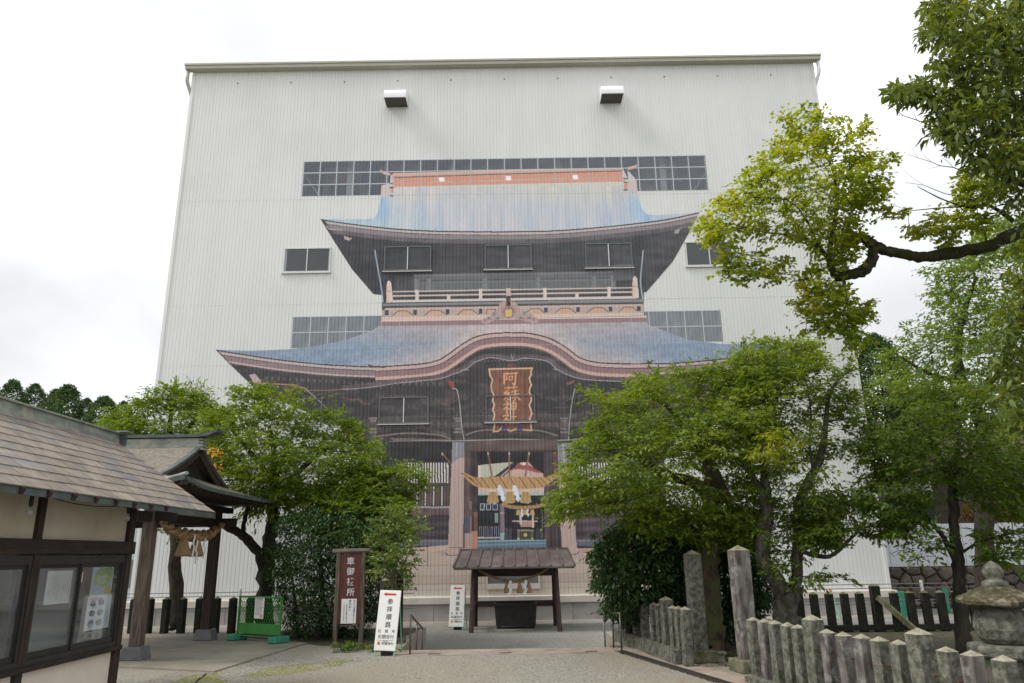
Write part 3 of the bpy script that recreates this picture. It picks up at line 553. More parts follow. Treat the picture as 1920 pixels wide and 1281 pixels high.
# ground in the picture
rc(660, 1028, 1250, 1120, lambda X, Y: mixc((206, 180, 166), (196, 184, 170), (Y - 1030) / 80)); rc(660, 1028, 1250, 1036, (192, 152, 134), .7)
pg([(740, 1030), (842, 1022), (842, 1032), (760, 1040)], (214, 184, 166)); lns(760, 1246, 1058, 1.2, (150, 132, 124)); lns(760, 1246, 1078, 3, (178, 158, 146), .7); rcs(660, 1080, 1250, 1092, (190, 170, 156), .8); lns(660, 1246, 1093, 1.2, (142, 126, 118)); lns(660, 1246, 1104, 1, (160, 144, 134))
for x in (802,): ln([(x, 1014), (x, 1062)], 1.2, (120, 106, 104))
rc(826, 1032, 860, 1042, (186, 164, 158)); rc(1068, 1034, 1094, 1046, (190, 168, 160))
# frames beside the opening
rc(871, 848, 883, 1030, (104, 84, 82)); rc(883, 848, 896, 1014, (72, 62, 64)); rc(880, 940, 884, 1036, (166, 118, 108)); rc(888, 960, 896, 1034, (134, 92, 82)); rc(871, 1000, 884, 1030, (190, 160, 150)); rc(884, 996, 895.5, 1034, (202, 138, 114)); rc(871, 955, 884, 968, (104, 82, 84)); rc(871, 968, 881, 1000, (92, 96, 112))
rc(1020, 848, 1046, 1034, (84, 70, 76)); rc(1023, 900, 1029, 1032, (112, 88, 90)); rc(1030, 952, 1046, 960, (104, 84, 88)); rc(1038, 850, 1046, 890, (110, 70, 62))
# columns
def colm(X, Y): return mixc((206, 178, 170), (196, 164, 158), .5 + .5 * np.sin(X * 1.3 + np.sin(Y * .05) * 2))
pg([(848, 829), (871, 829), (868.5, 1027), (840, 1027)], colm); pg([(848, 829), (871, 829), (870.5, 858), (858, 860), (849, 868), (846.5, 872)], (146, 146, 154)); ln([(856, 830), (855, 856)], 2, (176, 176, 182))
pg([(1045, 832), (1070, 829), (1081, 1026), (1053, 1027)], colm); pg([(1045, 832), (1070, 829), (1072, 888), (1064, 878), (1054, 878), (1047.5, 890)], (144, 142, 152)); ln([(1056, 832), (1058, 872)], 3, (186, 184, 190))
for x in (851, 858, 863): ln([(x, 880), (x - 4, 1025)], .9, (170, 138, 134), .7)
for x in (1056, 1062, 1068): ln([(x - 4, 892), (x + 4, 1025)], .9, (170, 138, 134), .7)
rc(840, 1026.5, 868, 1028, (120, 98, 96)); rc(1053, 1026, 1081, 1027.5, (120, 98, 96)); el(851, 1034, 18.5, 7, (204, 174, 162)); pg([(838, 1028), (868, 1028), (866, 1036), (838, 1036)], (204, 174, 162)); ln(smooth([(835, 1037), (842, 1041), (858, 1041), (868, 1037)]), 1.2, (96, 78, 78)); el(1068, 1032, 19.5, 7.5, (206, 174, 162)); ln(smooth([(1050, 1036), (1060, 1039.5), (1078, 1039.5), (1086, 1034)]), 1.2, (96, 78, 78))
# view through the opening
rc(896, 848, 1020, 1014, (46, 44, 47)); pg([(896, 873), (908, 871), (963, 866), (948, 878), (928, 893), (896, 897)], (196, 200, 176)); pg([(930, 895), (962, 867), (966, 868), (938, 896)], (90, 66, 66)); ln([(940, 893), (955, 880)], 2.4, (214, 190, 180)); pg([(896, 873), (902, 873), (902, 896), (896, 896)], (226, 214, 200))
pg([(940, 897), (955, 884), (970, 872), (976, 867), (992, 867), (1003, 880), (1019, 888), (1019, 900), (930, 900)], (216, 176, 164)); pg([(962, 879), (972, 868), (978, 872), (990, 872), (1000, 877), (1015, 887), (1005, 886), (985, 881), (970, 880)], (176, 92, 88)); el(982, 870, 3, 3, (236, 228, 224)); ln([(960, 881), (975, 874), (993, 875), (1012, 884)], 1.6, (122, 62, 64))
rc(896, 898, 1020, 925, (220, 190, 178)); rc(896, 900, 1020, 904, (190, 150, 146), .6); rc(896, 925, 1020, 929, (172, 196, 190)); rc(896, 929, 1020, 1012, (44, 45, 50))
for x, w in ((900, 9), (911, 10), (923, 11)): rc(x, 944, x + w, 957, (168, 176, 190)); rc(x + 2, 946, x + w - 2, 955, (66, 74, 88))
for x in range(898, 940, 4): rc(x, 990, x + 1.6, 1007, (120, 128, 158)); rc(x, 987, x + 1.2, 990, (200, 180, 160))
rc(896, 1007, 938, 1010, (206, 188, 178)); rc(937.5, 944, 946, 1012, (138, 120, 132)); rc(937.5, 961, 946, 963, (214, 180, 172)); rc(938, 1000, 946, 1012, (160, 184, 196)); rc(928, 962, 934, 980, (140, 170, 160)); rc(960, 976, 1008, 979, (204, 176, 166)); rc(976, 979, 1002, 988, (198, 150, 134)); rc(974, 966, 978, 984, (214, 204, 196)); rc(997, 966, 1001, 990, (214, 190, 178)); rc(946, 990, 960, 1010, (70, 72, 84)); rc(1004, 990, 1018, 1010, (70, 72, 84)); rc(1016, 962, 1018, 1008, (104, 104, 104))
rc(969, 993, 1001, 996, (150, 146, 132)); rc(970, 996, 1000, 1012, (80, 76, 70)); rc(970, 996, 974, 1012, (120, 114, 96)); rc(996, 996, 1000, 1012, (120, 114, 96)); el(985, 1003, 3.6, 3.6, (214, 196, 110)); el(972, 1010, 2.6, 2, (206, 186, 110)); el(998, 1010, 2.6, 2, (206, 186, 110))
rc(896, 1012, 1024, 1035, lambda X, Y: mixc((122, 158, 172), (92, 122, 142), .5 + .5 * np.sin(Y * .9 + X * .03))); lns(896, 1024, 1014, 1.4, (170, 200, 208)); lns(896, 1024, 1027, 1.6, (70, 92, 108)); rc(1024, 1028, 1048, 1033, (130, 168, 190))
for a_, b_ in (((915, 849), (923, 898)), ((954.5, 849), (955.5, 898)), ((992, 849), (984, 898)), ((829, 850), (844, 868))): ln([a_, b_], 3.2, (156, 96, 76)); ln([a_, (a_[0] + .5, a_[1] + 3)], 3, (206, 186, 176))
# rope, tassels, folded paper
RPE = smooth([(869, 889), (878, 896), (890, 903), (906, 905), (930, 905), (957, 905), (985, 905), (1008, 905), (1022, 903), (1036, 896), (1049, 889)], 6)
nR = len(RPE)
pg([(x, y - 4 - 7.5 * math.sin(math.pi * i / (nR - 1))) for i, (x, y) in enumerate(RPE)] + [(x, y + 4 + 7.5 * math.sin(math.pi * i / (nR - 1))) for i, (x, y) in enumerate(RPE)][::-1], (204, 156, 100))
for i in range(3, nR - 2, 4):
    x, y = RPE[i]; h = 4 + 7.5 * math.sin(math.pi * i / (nR - 1)); d_ = 7 if x < 957 else 7
    ln(smooth([(x - d_, y - h + 1), (x, y - 1), (x + d_, y + h - 1)], 3), 1.7, (136, 88, 52)); ln([(x - d_ + 3, y - h + 1), (x + d_ + 3, y + h - 2)], 1, (226, 186, 134), .7)
for x in (924, 955.5, 985.5):
    pg([(x - 5.5, 918), (x + 5.5, 918), (x + 11.5, 941), (x + 6, 944), (x - 6, 944), (x - 11.5, 941)], (216, 176, 114)); rc(x - 6, 919, x + 6, 921.5, (236, 220, 196))
    for k in range(-4, 5): ln([(x + k * 1.1, 923), (x + k * 2.3, 942)], .9, (158, 116, 66), .8)
for x in (940.5, 968.5): 
    for k, dx_ in enumerate((-3, 0, 3)): pg([(x + dx_ - 4, 911 + k * 9), (x + dx_ + 1, 909 + k * 9), (x + dx_ + 5, 917 + k * 9), (x + dx_, 924 + k * 9), (x + dx_ - 5, 918 + k * 9)], (226, 236, 248))
ln(smooth([(944, 945), (955, 950), (980, 952), (1005, 950), (1021, 946)]), 6.5, (190, 148, 94)); 
for k in range(8): ln([(948 + k * 9, 946), (955 + k * 9, 954)], 1, (130, 90, 54), .8)
for x in (972, 984, 998): pg([(x - 3, 956), (x + 3, 956), (x + 5, 966), (x - 5, 966)], (206, 168, 106))
for x in (979, 990): pg([(x - 2, 954), (x + 2, 956), (x, 961), (x + 3, 965), (x, 970), (x - 3, 962)], (222, 232, 242))
# name plaque
PL = [(917, 692.5), (998, 690.5), (995.5, 697), (996.5, 703), (992.5, 708), (994, 716), (996.5, 722), (993, 729), (992.5, 736), (996, 744), (996, 752), (992.5, 760), (995, 768), (997, 776), (993, 786), (995, 792), (996.5, 807.5), (981, 806), (974, 801.5), (966, 805.5), (957, 808.5), (949, 804.5), (941, 802.5), (934, 808.5), (925, 809.5), (927.5, 796), (925, 789), (927.5, 778), (924, 768), (927, 760), (923.5, 751), (926, 741), (922, 733), (921, 722), (923.5, 712), (919, 704)]
pg(PL, lambda X, Y: mixc((146, 84, 66), (122, 88, 74), .5 + .5 * np.sin(X * .55 + np.sin(Y * .08) * 1.5)))
ln([(930, 705), (928, 735)], 1.2, (196, 150, 128), .7); ln([(938, 712), (934, 760)], 1, (96, 56, 44), .8); ln([(978, 705), (980, 790)], 1.5, (166, 112, 92), .7); ln([(971, 730), (969, 795)], 1.2, (92, 60, 48), .7)
ln(PL + [PL[0]], 3.2, (232, 184, 140)); 
for x in (945.5, 974.5): pg([(x, 796), (x + 3, 800), (x + 6, 804), (x + 4, 806.5), (x, 804.5), (x - 4, 806.5), (x - 6, 804), (x - 3, 800)], (74, 66, 156))
BR = (238, 168, 112)
def stroke(pts, w, cx, cy, s): ln(smooth([(cx + p[0] * s, cy + p[1] * s) for p in pts], 4), w, BR)
A_ = (957, 709, 13.0); S_ = (959, 738, 13.5); K_ = (957.5, 764, 11.5); Y_ = (957.5, 785, 12)
for p_, w_ in (([(-.9, -.55), (-.9, .8)], 3.2), ([(-.95, -.6), (-.45, -.72), (-.6, -.2), (-.45, .1), (-.7, .3)], 2.4), ([(-.3, -.6), (1.0, -.75)], 2.8), ([(-.15, -.2), (-.12, .35)], 2.2), ([(-.15, -.2), (.3, -.25), (.25, .25), (-.1, .28)], 2.0), ([(.78, -.7), (.72, .2), (.62, .95), (.35, .75)], 3.0)): stroke(p_, w_, *A_)
for p_, w_ in (([(-.9, -.75), (.85, -.9)], 2.2), ([(-.4, -1.0), (-.35, -.6)], 2), ([(.35, -1.1), (.25, -.65)], 2), ([(-.55, -.4), (-1.0, 0), (-.3, -.1), (-.9, .35)], 2.6), ([(-.5, .1), (-.1, .2), (-.5, .5)], 2), ([(-1.0, .85), (-.75, .6), (-.4, .9), (-.1, .6)], 2.2), ([(.0, -.2), (.95, -.45)], 2.2), ([(.1, .2), (1.0, .05)], 2.4), ([(.5, -.5), (.5, .95)], 3.0), ([(.5, .2), (.1, .7)], 2.2), ([(.55, .25), (1.2, .9)], 2.8)): stroke(p_, w_, *S_)
for p_, w_ in (([(-.7, -1.0), (-.5, -.75)], 2.4), ([(-1.1, -.4), (-.3, -.6), (-1.1, .35)], 2.4), ([(-.6, -.1), (-.62, 1.0)], 2.6), ([(-.5, .1), (-.2, .35)], 2), ([(.05, -.55), (.1, .35)], 2.2), ([(.05, -.55), (.85, -.7), (.8, .25), (.1, .3)], 2.4), ([(.1, -.12), (.8, -.2)], 1.8), ([(.45, -1.05), (.45, 1.15)], 3)): stroke(p_, w_, *K_)
for p_, w_ in (([(-.7, -1.0), (-.5, -.75)], 2.4), ([(-1.2, -.35), (-.35, -.55), (-1.1, .35)], 2.4), ([(-.65, -.05), (-.7, .9)], 2.6), ([(-.5, .1), (-.2, .3)], 2), ([(.45, -.95), (.42, .75)], 2.8), ([(.05, -.2), (.9, -.3)], 2.4), ([(-.2, .78), (1.25, .7)], 3.2)): stroke(p_, w_, *Y_)
# printing grain and rust streaks in the dark parts
_m = (IMG.sum(-1) < 330); IMG[_m] = (IMG * (1 + .22 * (N4 - .5) + .14 * (N5 - .5))[..., None])[_m] + ((N2 - .5) * 10)[_m][:, None] * np.array((1.2, .8, .8))
_m = (PY > 700) & (PY < 826) & (PX > 640) & (IMG.sum(-1) < 300) & (N3 * N4 > .42); IMG[_m] = IMG[_m] * .85 + np.array((25, 19, 18))
for x in range(620, 1260, 11):
    for y in (455, 477, 500, 705, 748, 776, 836, 880, 965):
        if 1: el(x, y - .0165 * (x - 953), .8, .8, (150, 148, 150), .35, 6)
IMG += (N3 - .5)[..., None] * 6
_g = IMG.mean(-1, keepdims=True); IMG = _g + (IMG - _g) * .82; IMG = IMG * .95 + 10  # print desaturated and lifted, a haze veil put into its colours
im = bpy.data.images.new('gate_print', CW, CH); buf = np.ones((CH, CW, 4), np.float32); buf[..., :3] = np.clip(IMG / 255, 0, 1)
im.pixels.foreach_set(buf.ravel()); im.update(); im.pack()
mm_ = bpy.data.materials.new('gate_print_vinyl'); mm_.use_nodes = True; n = mm_.node_tree; b = n.nodes['Principled BSDF']; b.inputs['Roughness'].default_value = .5; b.inputs['Specular IOR Level'].default_value = .3
tcn = n.nodes.new('ShaderNodeNewGeometry'); sp_ = n.nodes.new('ShaderNodeSeparateXYZ'); n.links.new(tcn.outputs['Position'], sp_.inputs[0])
def _mr(a, b_): 
    q = n.nodes.new('ShaderNodeMapRange'); q.clamp = False; q.inputs['From Min'].default_value = a; q.inputs['From Max'].default_value = b_; return q
qx, qz = _mr(CX0, CX1), _mr(CZ0, CZ1); n.links.new(sp_.outputs[0], qx.inputs[0]); n.links.new(sp_.outputs[2], qz.inputs[0])
cb = n.nodes.new('ShaderNodeCombineXYZ'); n.links.new(qx.outputs[0], cb.inputs[0]); n.links.new(qz.outputs[0], cb.inputs[1])
it = n.nodes.new('ShaderNodeTexImage'); it.image = im; it.extension = 'EXTEND'; n.links.new(cb.outputs[0], it.inputs[0]); n.links.new(it.outputs[0], b.inputs['Base Color'])
M['print'] = mm_

# ================================================================ the shroud building
WX0, PIT, NR, WTOP, WBOT = -13.45, .138, 192, 21.98, .47
WX1 = WX0 + PIT * NR
OFF = ((0, 0), (.098, 0), (.108, .013), (.125, .013), (.138, 0))
hall = empty('storage_hall', (0, DW, -.41), 'huge pale grey corrugated hall printed with a picture of a two-storey shrine gate', 'building')
HM = hall
def kid(mb, name, m, par=hall, **k):                   # parts of the hall are modelled in world coordinates
    o = mb.build(name, m, par, **k)
    if par is hall: o.matrix_parent_inverse = Matrix.Translation((0, -DW, .41))
    return o
def zline(px0, py0, px1, py1): return (atY(px0, py0, DW).z + atY(px1, py1, DW).z) / 2
uz1, uz0 = zline(567, 303, 1328, 291), zline(563, 369, 1335, 357)
lz1, lz0 = zline(547, 595, 1360, 581), zline(545, 654, 1363, 641)
ur0 = round((atY(565, 336, DW).x - WX0) / PIT); ur1 = ur0 + 120
lr0 = round((atY(546, 620, DW).x - WX0) / PIT); lr1 = round((atY(1362, 610, DW).x - WX0) / PIT)
ls = (lr1 - lr0) // 5; lr1 = lr0 + ls * 5
BX = [atY(957 + 200 * k, 770 - 3.3 * k, DW).x for k in (-2, -1, 0, 1, 2)]
wz1, wz0 = zline(764, 462, 1142, 457), zline(764, 508, 1142, 503)
vz1, vz0 = zline(757, 745, 957, 741), zline(757, 795, 957, 791)
WW = atY(806, 485, DW).x - atY(718, 485, DW).x
openings = [(ur0, ur1, uz0, uz1), (lr0, lr1, lz0, lz1)]
side = [(BX[0], wz0, wz1), (BX[4], wz0, wz1)]
for x, z0, z1 in side: openings.append((int(math.floor((x - WW / 2 - WX0) / PIT)) + 1, int((x + WW / 2 - WX0) / PIT), z0 + .02, z1 - .02))
w = MB()
for i in range(NR):
    cuts = sorted((z0, z1) for a, b_, z0, z1 in openings if a <= i < b_); zs = WBOT
    segs = []
    for z0, z1 in cuts: segs.append((zs, z0)); zs = z1
    segs.append((zs, WTOP))
    for (xa, ya), (xb, yb) in zip(OFF[:-1], OFF[1:]):
        x0, x1 = WX0 + i * PIT + xa, WX0 + i * PIT + xb
        for z0, z1 in segs: w.add([(x0, DW + ya, z0), (x1, DW + yb, z0), (x1, DW + yb, z1), (x0, DW + ya, z1)], [(0, 1, 2, 3)])
kid(w, 'front_cladding', M['wall'])
s = MB()
for X in (WX0, WX1): s.add([(X, DW, -.41), (X, DW + 24, -.41), (X, DW + 24, WTOP), (X, DW, WTOP)], [(0, 1, 2, 3)])
s.add([(WX0, DW + 24, -.41), (WX1, DW + 24, -.41), (WX1, DW + 24, WTOP), (WX0, DW + 24, WTOP)], [(0, 1, 2, 3)])
kid(s, 'side_cladding', M['wall'])
r_ = MB(); cxm = (WX0 + WX1) / 2
r_.add([(WX0 - .2, DW - .2, WTOP + .14), (WX1 + .2, DW - .2, WTOP + .14), (WX1 + .2, DW + 12, WTOP + .9), (WX0 - .2, DW + 12, WTOP + .9), (WX1 + .2, DW + 24.2, WTOP + .14), (WX0 - .2, DW + 24.2, WTOP + .14)], [(0, 1, 2, 3), (3, 2, 4, 5)])
kid(r_, 'roof', M['gutter'])
q = MB(); q.box(WX0 - .3, WX1 + .3, DW - .3, DW - .02, WTOP - .03, WTOP + .12); q.box(WX0 - .32, WX1 + .32, DW - .34, DW - .02, WTOP + .12, WTOP + .2)
kid(q, 'gutter', M['gutter'])
for sx, X in ((-1, WX0), (1, WX1)):
    q = MB(); q.tube([(X + sx * .22, DW - .15, WTOP), (X + sx * .22, DW - .15, WTOP - .5), (X + sx * .2, DW - .12, WTOP - .62), (X + sx * .05, DW + .3, WTOP - 1.3), (X + sx * .08, DW + .35, WTOP - 1.5), (X + sx * .08, DW + .35, 0)], .075, 10)
    kid(q, 'downpipe', M['gutter'] if sx < 0 else M['white'], smooth=True)
    kid(MB().box(X - .05, X + .07, DW - .035, DW + .1, WBOT, WTOP - .05) if sx > 0 else MB().box(X - .07, X + .05, DW - .035, DW + .1, WBOT, WTOP - .05), 'corner_trim', M['wall'])
q = MB(); q.box(WX0 - .15, WX1 + .15, DW - .28, DW + .1, .24, WBOT + .01); kid(q, 'base_flange', M['flange'], bevel=.02)
q = MB(); q.box(WX0 - .13, WX1 + .13, DW - .22, DW + .1, -.41, .235); kid(q, 'concrete_base', M['concrete'])
q = MB(); q.box(WX0 - .13, WX1 + .13, DW - .30, DW - .2, -.41, -.33); kid(q, 'plinth_step', M['flange'])
for i in range(11): kid(MB().box(WX0 + 2.4 * i + 1, WX0 + 2.4 * i + 1.012, DW - .224, DW - .2, -.33, .236), 'formwork_joint', M['grate'])

for zz_ in (uz0 - .12, (lz1 + uz0) / 2 - 2.05, 8.95): kid(MB().box(WX0 + .1, WX1 - .1, DW - .004, DW + .01, zz_, zz_ + .012), 'sheet_lap', M['wall'])
q = MB(); r_ = random.Random(3)
for i in range(11): X = WX0 + 1.9 + i * 2.28; q.box(X - .03, X + .03, DW - .012, DW + .005, WTOP - .62, WTOP - .56)
o = kid(q, 'cladding_screws', M['aludark']); o['kind'] = 'stuff'
# glazing strips: every panel its own piece
def corr_panel(cols, h, d=-.0):
    m_ = MB()
    for i in range(cols):
        for (xa, ya), (xb, yb) in zip(OFF[:-1], OFF[1:]): m_.add([(i * PIT + xa, ya + d, 0), (i * PIT + xb, yb + d, 0), (i * PIT + xb, yb + d, h), (i * PIT + xa, ya + d, h)], [(0, 1, 2, 3)])
    return m_.mesh('pane')
def glaz(name, r0, ncol, z0, z1, rows, m, skip=None):
    fr = kid(MB(), name, M['mullion']); h = (z1 - z0) / rows; me = corr_panel(5, h - .05); me.materials.append(m); f_ = MB()
    for c in range(ncol):
        for r in range(rows):
            if skip and skip(c, r): continue
            o = link('pane', me, None, fr, (WX0 + (r0 + 5 * c) * PIT, DW + .004, z0 + r * h + .025))
    for c in range(ncol + 1):
        if not (skip and c not in (0, ncol) and skip(c, 0) and skip(c - 1, 0)): X = WX0 + (r0 + 5 * c) * PIT; f_.box(X - .02, X + .02, DW + .0, DW + .06, z0, z1)
    for r in range(rows + 1): f_.box(WX0 + r0 * PIT, WX0 + (r0 + ncol * 5) * PIT, DW + .001, DW + .07, z0 + r * h - .022, z0 + r * h + .022)
    me2 = f_.mesh(name); me2.materials.append(M['mullion']); fr.data = me2
glaz('glazing_strip', ur0, 24, uz0, uz1, 3, M['poly'])
glaz('glazing_strip', lr0, ls, lz0, lz1, 2, M['poly2'], skip=lambda c, r: WX0 + (lr0 + 5 * c) * PIT > atY(718, 610, DW).x and WX0 + (lr0 + 5 * c + 5) * PIT < atY(1204, 605, DW).x)
def sliding(X, z0, z1, printed):
    f_ = MB(); h = WW / 2; t_ = .045
    f_.box(X - h, X + h, DW - .05, DW - .002, z1 - t_, z1); f_.box(X - h - .04, X + h + .04, DW - .075, DW - .002, z0 - .03, z0 + t_)
    f_.box(X - h, X - h + t_, DW - .048, DW - .002, z0, z1); f_.box(X + h - t_, X + h, DW - .048, DW - .002, z0, z1)
    fr = kid(f_, 'window', M['aludark'] if printed else M['alu'])
    kid(MB().box(X - .018, X + .018, DW - .058, DW - .004, z0 + t_, z1 - t_), 'meeting_stile', M['alu'], fr)
    kid(MB().box(X - h - .045, X + h + .045, DW - .085, DW - .004, z0 - .045, z0 - .02), 'sill', M['alu'], fr)
    for a, b_, d in ((X - h + t_, X, -.02), (X, X + h - t_, -.03)): kid(MB().box(a, b_, DW + d, DW + d + .008, z0 + t_, z1 - t_), 'pane', M['print'] if printed else M['glass'], fr)
    return fr
for k in (1, 2, 3): sliding(BX[k], wz0, wz1, True)
for k in (0, 4): sliding(BX[k], wz0, wz1, False)
for k in (0, 1, 2, 3): sliding(BX[k], vz0, vz1, True)
# the small low window behind the offering shelter
bw0, bw1 = atY(912, 1095, DW), atY(1012, 1083, DW)
q = MB(); q.box(bw0.x, bw1.x, DW - .05, DW - .002, bw0.z - .18, bw0.z); q.box(bw0.x, bw1.x, DW - .05, DW - .002, bw1.z + .3, bw1.z + .36); q.box(bw0.x, bw0.x + .05, DW - .046, DW - .004, bw0.z, bw1.z + .3); q.box(bw1.x - .05, bw1.x, DW - .046, DW - .004, bw0.z, bw1.z + .3)
fr = kid(q, 'window', M['flange']); kid(MB().box(bw0.x + .05, bw1.x - .05, DW - .02, DW - .01, bw0.z, bw1.z + .3), 'pane', M['aludark'], fr)
# the print, a vinyl skin that follows the ribs
def poly_xz(pts): a = [atY(x, y, DW) for x, y in pts]; a.sort(key=lambda p: p.x); return np.array([p.x for p in a]), np.array([p.z for p in a])
pieces = []
pieces.append(([(601, 410.5), (640, 411.5), (700, 411), (707, 402), (713, 380), (715.2, 347.8), (731, 344.5), (732.2, 329.5), (738, 325), (953, 319), (1150, 316), (1168, 315.3), (1176.5, 319), (1177.5, 336.5), (1193, 337), (1197, 372), (1203, 392), (1213, 402), (1232, 404), (1311, 398)],
               [(601, 411.5), (628, 455), (660, 505), (700, 551.5), (716, 553.5), (717, 602), (953, 598.5), (1207, 593), (1208, 548), (1212, 548), (1262, 490), (1290, 440), (1311, 399)]))
pieces.append(([(712, 318), (722, 323), (732, 325.5)], [(712, 319), (720, 327.5), (732, 329.5)]))
pieces.append(([(1177, 313.8), (1187, 311.5), (1196, 308.5)], [(1177, 319.5), (1190, 316), (1196, 309.5)]))
pieces.append(([(404.7, 655.3), (470, 658), (545, 655), (600, 648), (650, 637), (695, 622), (712, 611), (713, 602), (953, 598), (1212, 592), (1214, 609), (1250, 622), (1290, 637), (1350, 645), (1440, 646), (1519, 643.5)],
               [(404.7, 656.5), (432, 684.5), (485, 735), (560, 776), (640, 806), (671, 850), (672, 1117), (953, 1116), (1245, 1110), (1246, 850), (1290, 800), (1440, 730), (1500, 665), (1519, 645)]))
mu = MB()
for top, bot in pieces:
    tx, tz = poly_xz(top); bx_, bz = poly_xz(bot); xa, xb = max(tx[0], bx_[0]), min(tx[-1], bx_[-1])
    for i in range(NR):
        for (oa, ya), (ob, yb) in zip(OFF[:-1], OFF[1:]):
            x0, x1 = WX0 + i * PIT + oa, WX0 + i * PIT + ob
            if x1 <= xa or x0 >= xb: continue
            parts_ = [x0] + [v for v in list(tx) + list(bx_) if x0 + 1e-4 < v < x1 - 1e-4] + [x1]; parts_ = sorted(min(max(v, xa), xb) for v in parts_)
            for u, v in zip(parts_[:-1], parts_[1:]):
                if v - u < 1e-4: continue
                e_ = 1e-5; yy0 = DW - .005 + ya + (yb - ya) * (u - x0) / (x1 - x0); yy1 = DW - .005 + ya + (yb - ya) * (v - x0) / (x1 - x0)
                zt0, zt1, zb0, zb1 = np.interp(u + e_, tx, tz), np.interp(v - e_, tx, tz), max(WBOT, np.interp(u + e_, bx_, bz)), max(WBOT, np.interp(v - e_, bx_, bz))
                if zt0 <= zb0 and zt1 <= zb1: continue
                mu.add([(u, yy0, zb0), (v, yy1, zb1), (v, yy1, max(zt1, zb1 + .001)), (u, yy0, max(zt0, zb0 + .001))], [(0, 1, 2, 3)])
o = kid(mu, 'printed_gate_picture', M['print']); o['label'] = 'life-size printed picture of a two-storey shrine gate with blue roofs, rope and name plaque'
# inside, seen through the glazing
q = MB()
for px in (457, 650, 846, 1050, 1250, 1446): X = atY(px, 330, DW).x; q.box(X - .12, X + .12, DW + .6, DW + .85, -.4, WTOP - .1)
q.box(WX0 + .1, WX1 - .1, DW + .9, DW + 1.05, 11.9, 12.15); q.box(WX0 + .1, WX1 - .1, DW + .9, DW + 1.05, 7.9, 8.1)
kid(q, 'inner_column', M['beam_in'])
q = MB()
for k, px in enumerate((457, 650, 846, 1050, 1250, 1446)):
    X = atY(px, 330, DW).x
    for s_ in (-1, 1): q.bar((X, DW + .95, 14.6), (X + s_ * 2.1, DW + .95, 17.6), .08, .08); q.bar((X, DW + .95, 9.0), (X + s_ * 2.1, DW + .95, 12.8), .08, .08)
kid(q, 'inner_brace', M['beam_in'])
q = MB()
for px, py, w_, h_ in ((628, 345, 1.0, 1.6), (664, 340, .5, 2.2), (652, 362, 1.6, .8), (755, 315, 1.8, .4), (1222, 322, .7, 1.3), (1258, 318, .6, .8), (1222, 352, .9, .7), (900, 318, 1.4, .35)):
    p = atY(px, py, DW + 1.9); q.box(p.x - w_ / 2, p.x + w_ / 2, DW + 1.9, DW + 2.4, p.z - h_ / 2, p.z + h_ / 2)
kid(q, 'stored_timber', M['wood_in'])
kid(MB().box(WX0 + .2, WX1 - .2, DW + 6, DW + 6.1, -.4, WTOP - .1), 'dark_backdrop', M['void'])  # added dark sheet, stands in for the unlit depth of the hall
# vent hoods
for px, py in ((745, 187), (1145, 180)):
    c = atY(px, py + 18, DW); d_, h_ = .72, .62
    prof = [(0, 0), (-d_, 0), (-d_, .12)] + [(-d_ + .5 * (1 - math.cos(a)) , .12 + .45 * math.sin(a)) for a in [k * math.pi / 2 / 8 for k in range(1, 9)]] + [(0, h_ - .05)]
    hd = kid(MB().prism(prof, (0, 1, 0), (0, 0, 1), (1, 0, 0), (c.x - .46, DW - .004, c.z + .1), 0, .92), 'vent_hood', M['hood'])
    kid(MB().box(c.x - .44, c.x + .44, DW - d_ + .03, DW - .02, c.z + .088, c.z + .098), 'hood_shade_plate', M['hooddark'], hd)  # dark plate, its colour stands in for shade under the open hood

# ================================================================ helper: parts given in world coordinates under an Empty
def wkid(mb, name, m, par, **k):
    o = mb.build(name, m, par, **k)
    if par.parent is None and par.type == 'EMPTY': o.matrix_parent_inverse = par_inv(par)
    return o
def par_inv(par): return (Matrix.Translation(par.location) @ Matrix.Rotation(par.rotation_euler.z, 4, 'Z')).inverted()

# ================================================================ office by the path
OX = -5.5; YC = 10.9; YN = 4.0
off = empty('office_building', (OX, YC, 0), 'low plaster and dark timber office with shingled roof, papers in its sliding windows', 'building')
K = lambda mb, name, m, par=off, **k: wkid(mb, name, m, par, **k)
ym = atX(66, 1040, OX).y; ym2 = ym - (YC - ym)
zs_, zh = .80, 1.93
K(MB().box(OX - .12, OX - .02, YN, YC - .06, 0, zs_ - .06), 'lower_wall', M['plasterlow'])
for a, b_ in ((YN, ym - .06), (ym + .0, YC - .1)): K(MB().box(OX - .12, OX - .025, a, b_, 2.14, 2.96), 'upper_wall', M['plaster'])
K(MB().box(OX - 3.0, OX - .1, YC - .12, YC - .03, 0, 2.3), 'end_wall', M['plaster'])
K(MB().box(OX - 3.0, OX - 2.9, YN, YC - .1, 0, 2.4), 'rear_wall', M['plaster'])
K(MB().box(OX - .13, OX + .035, YC - .12, YC + .02, 0, 2.96), 'corner_post', M['timber'])
for y in (ym, ym2): 
    K(MB().box(OX - .13, OX + .03, y - .06, y + .06, 0, 2.0), 'post', M['timber'])
K(MB().box(OX - .12, OX + .015, ym - .05, ym + .06, 2.12, 2.96), 'post', M['timber'])
K(MB().box(OX - .12, OX + .055, YN, YC + .06, 1.97, 2.14), 'head_beam', M['timberx'], bevel=.006)
K(MB().box(OX - .12, OX + .06, YN, YC + .01, zs_ - .09, zs_ - .03), 'sill_beam', M['timberx'])
K(MB().box(OX - 2.9, OX - .15, YN, YC - .15, -.05, .05), 'floor', M['timberx'])
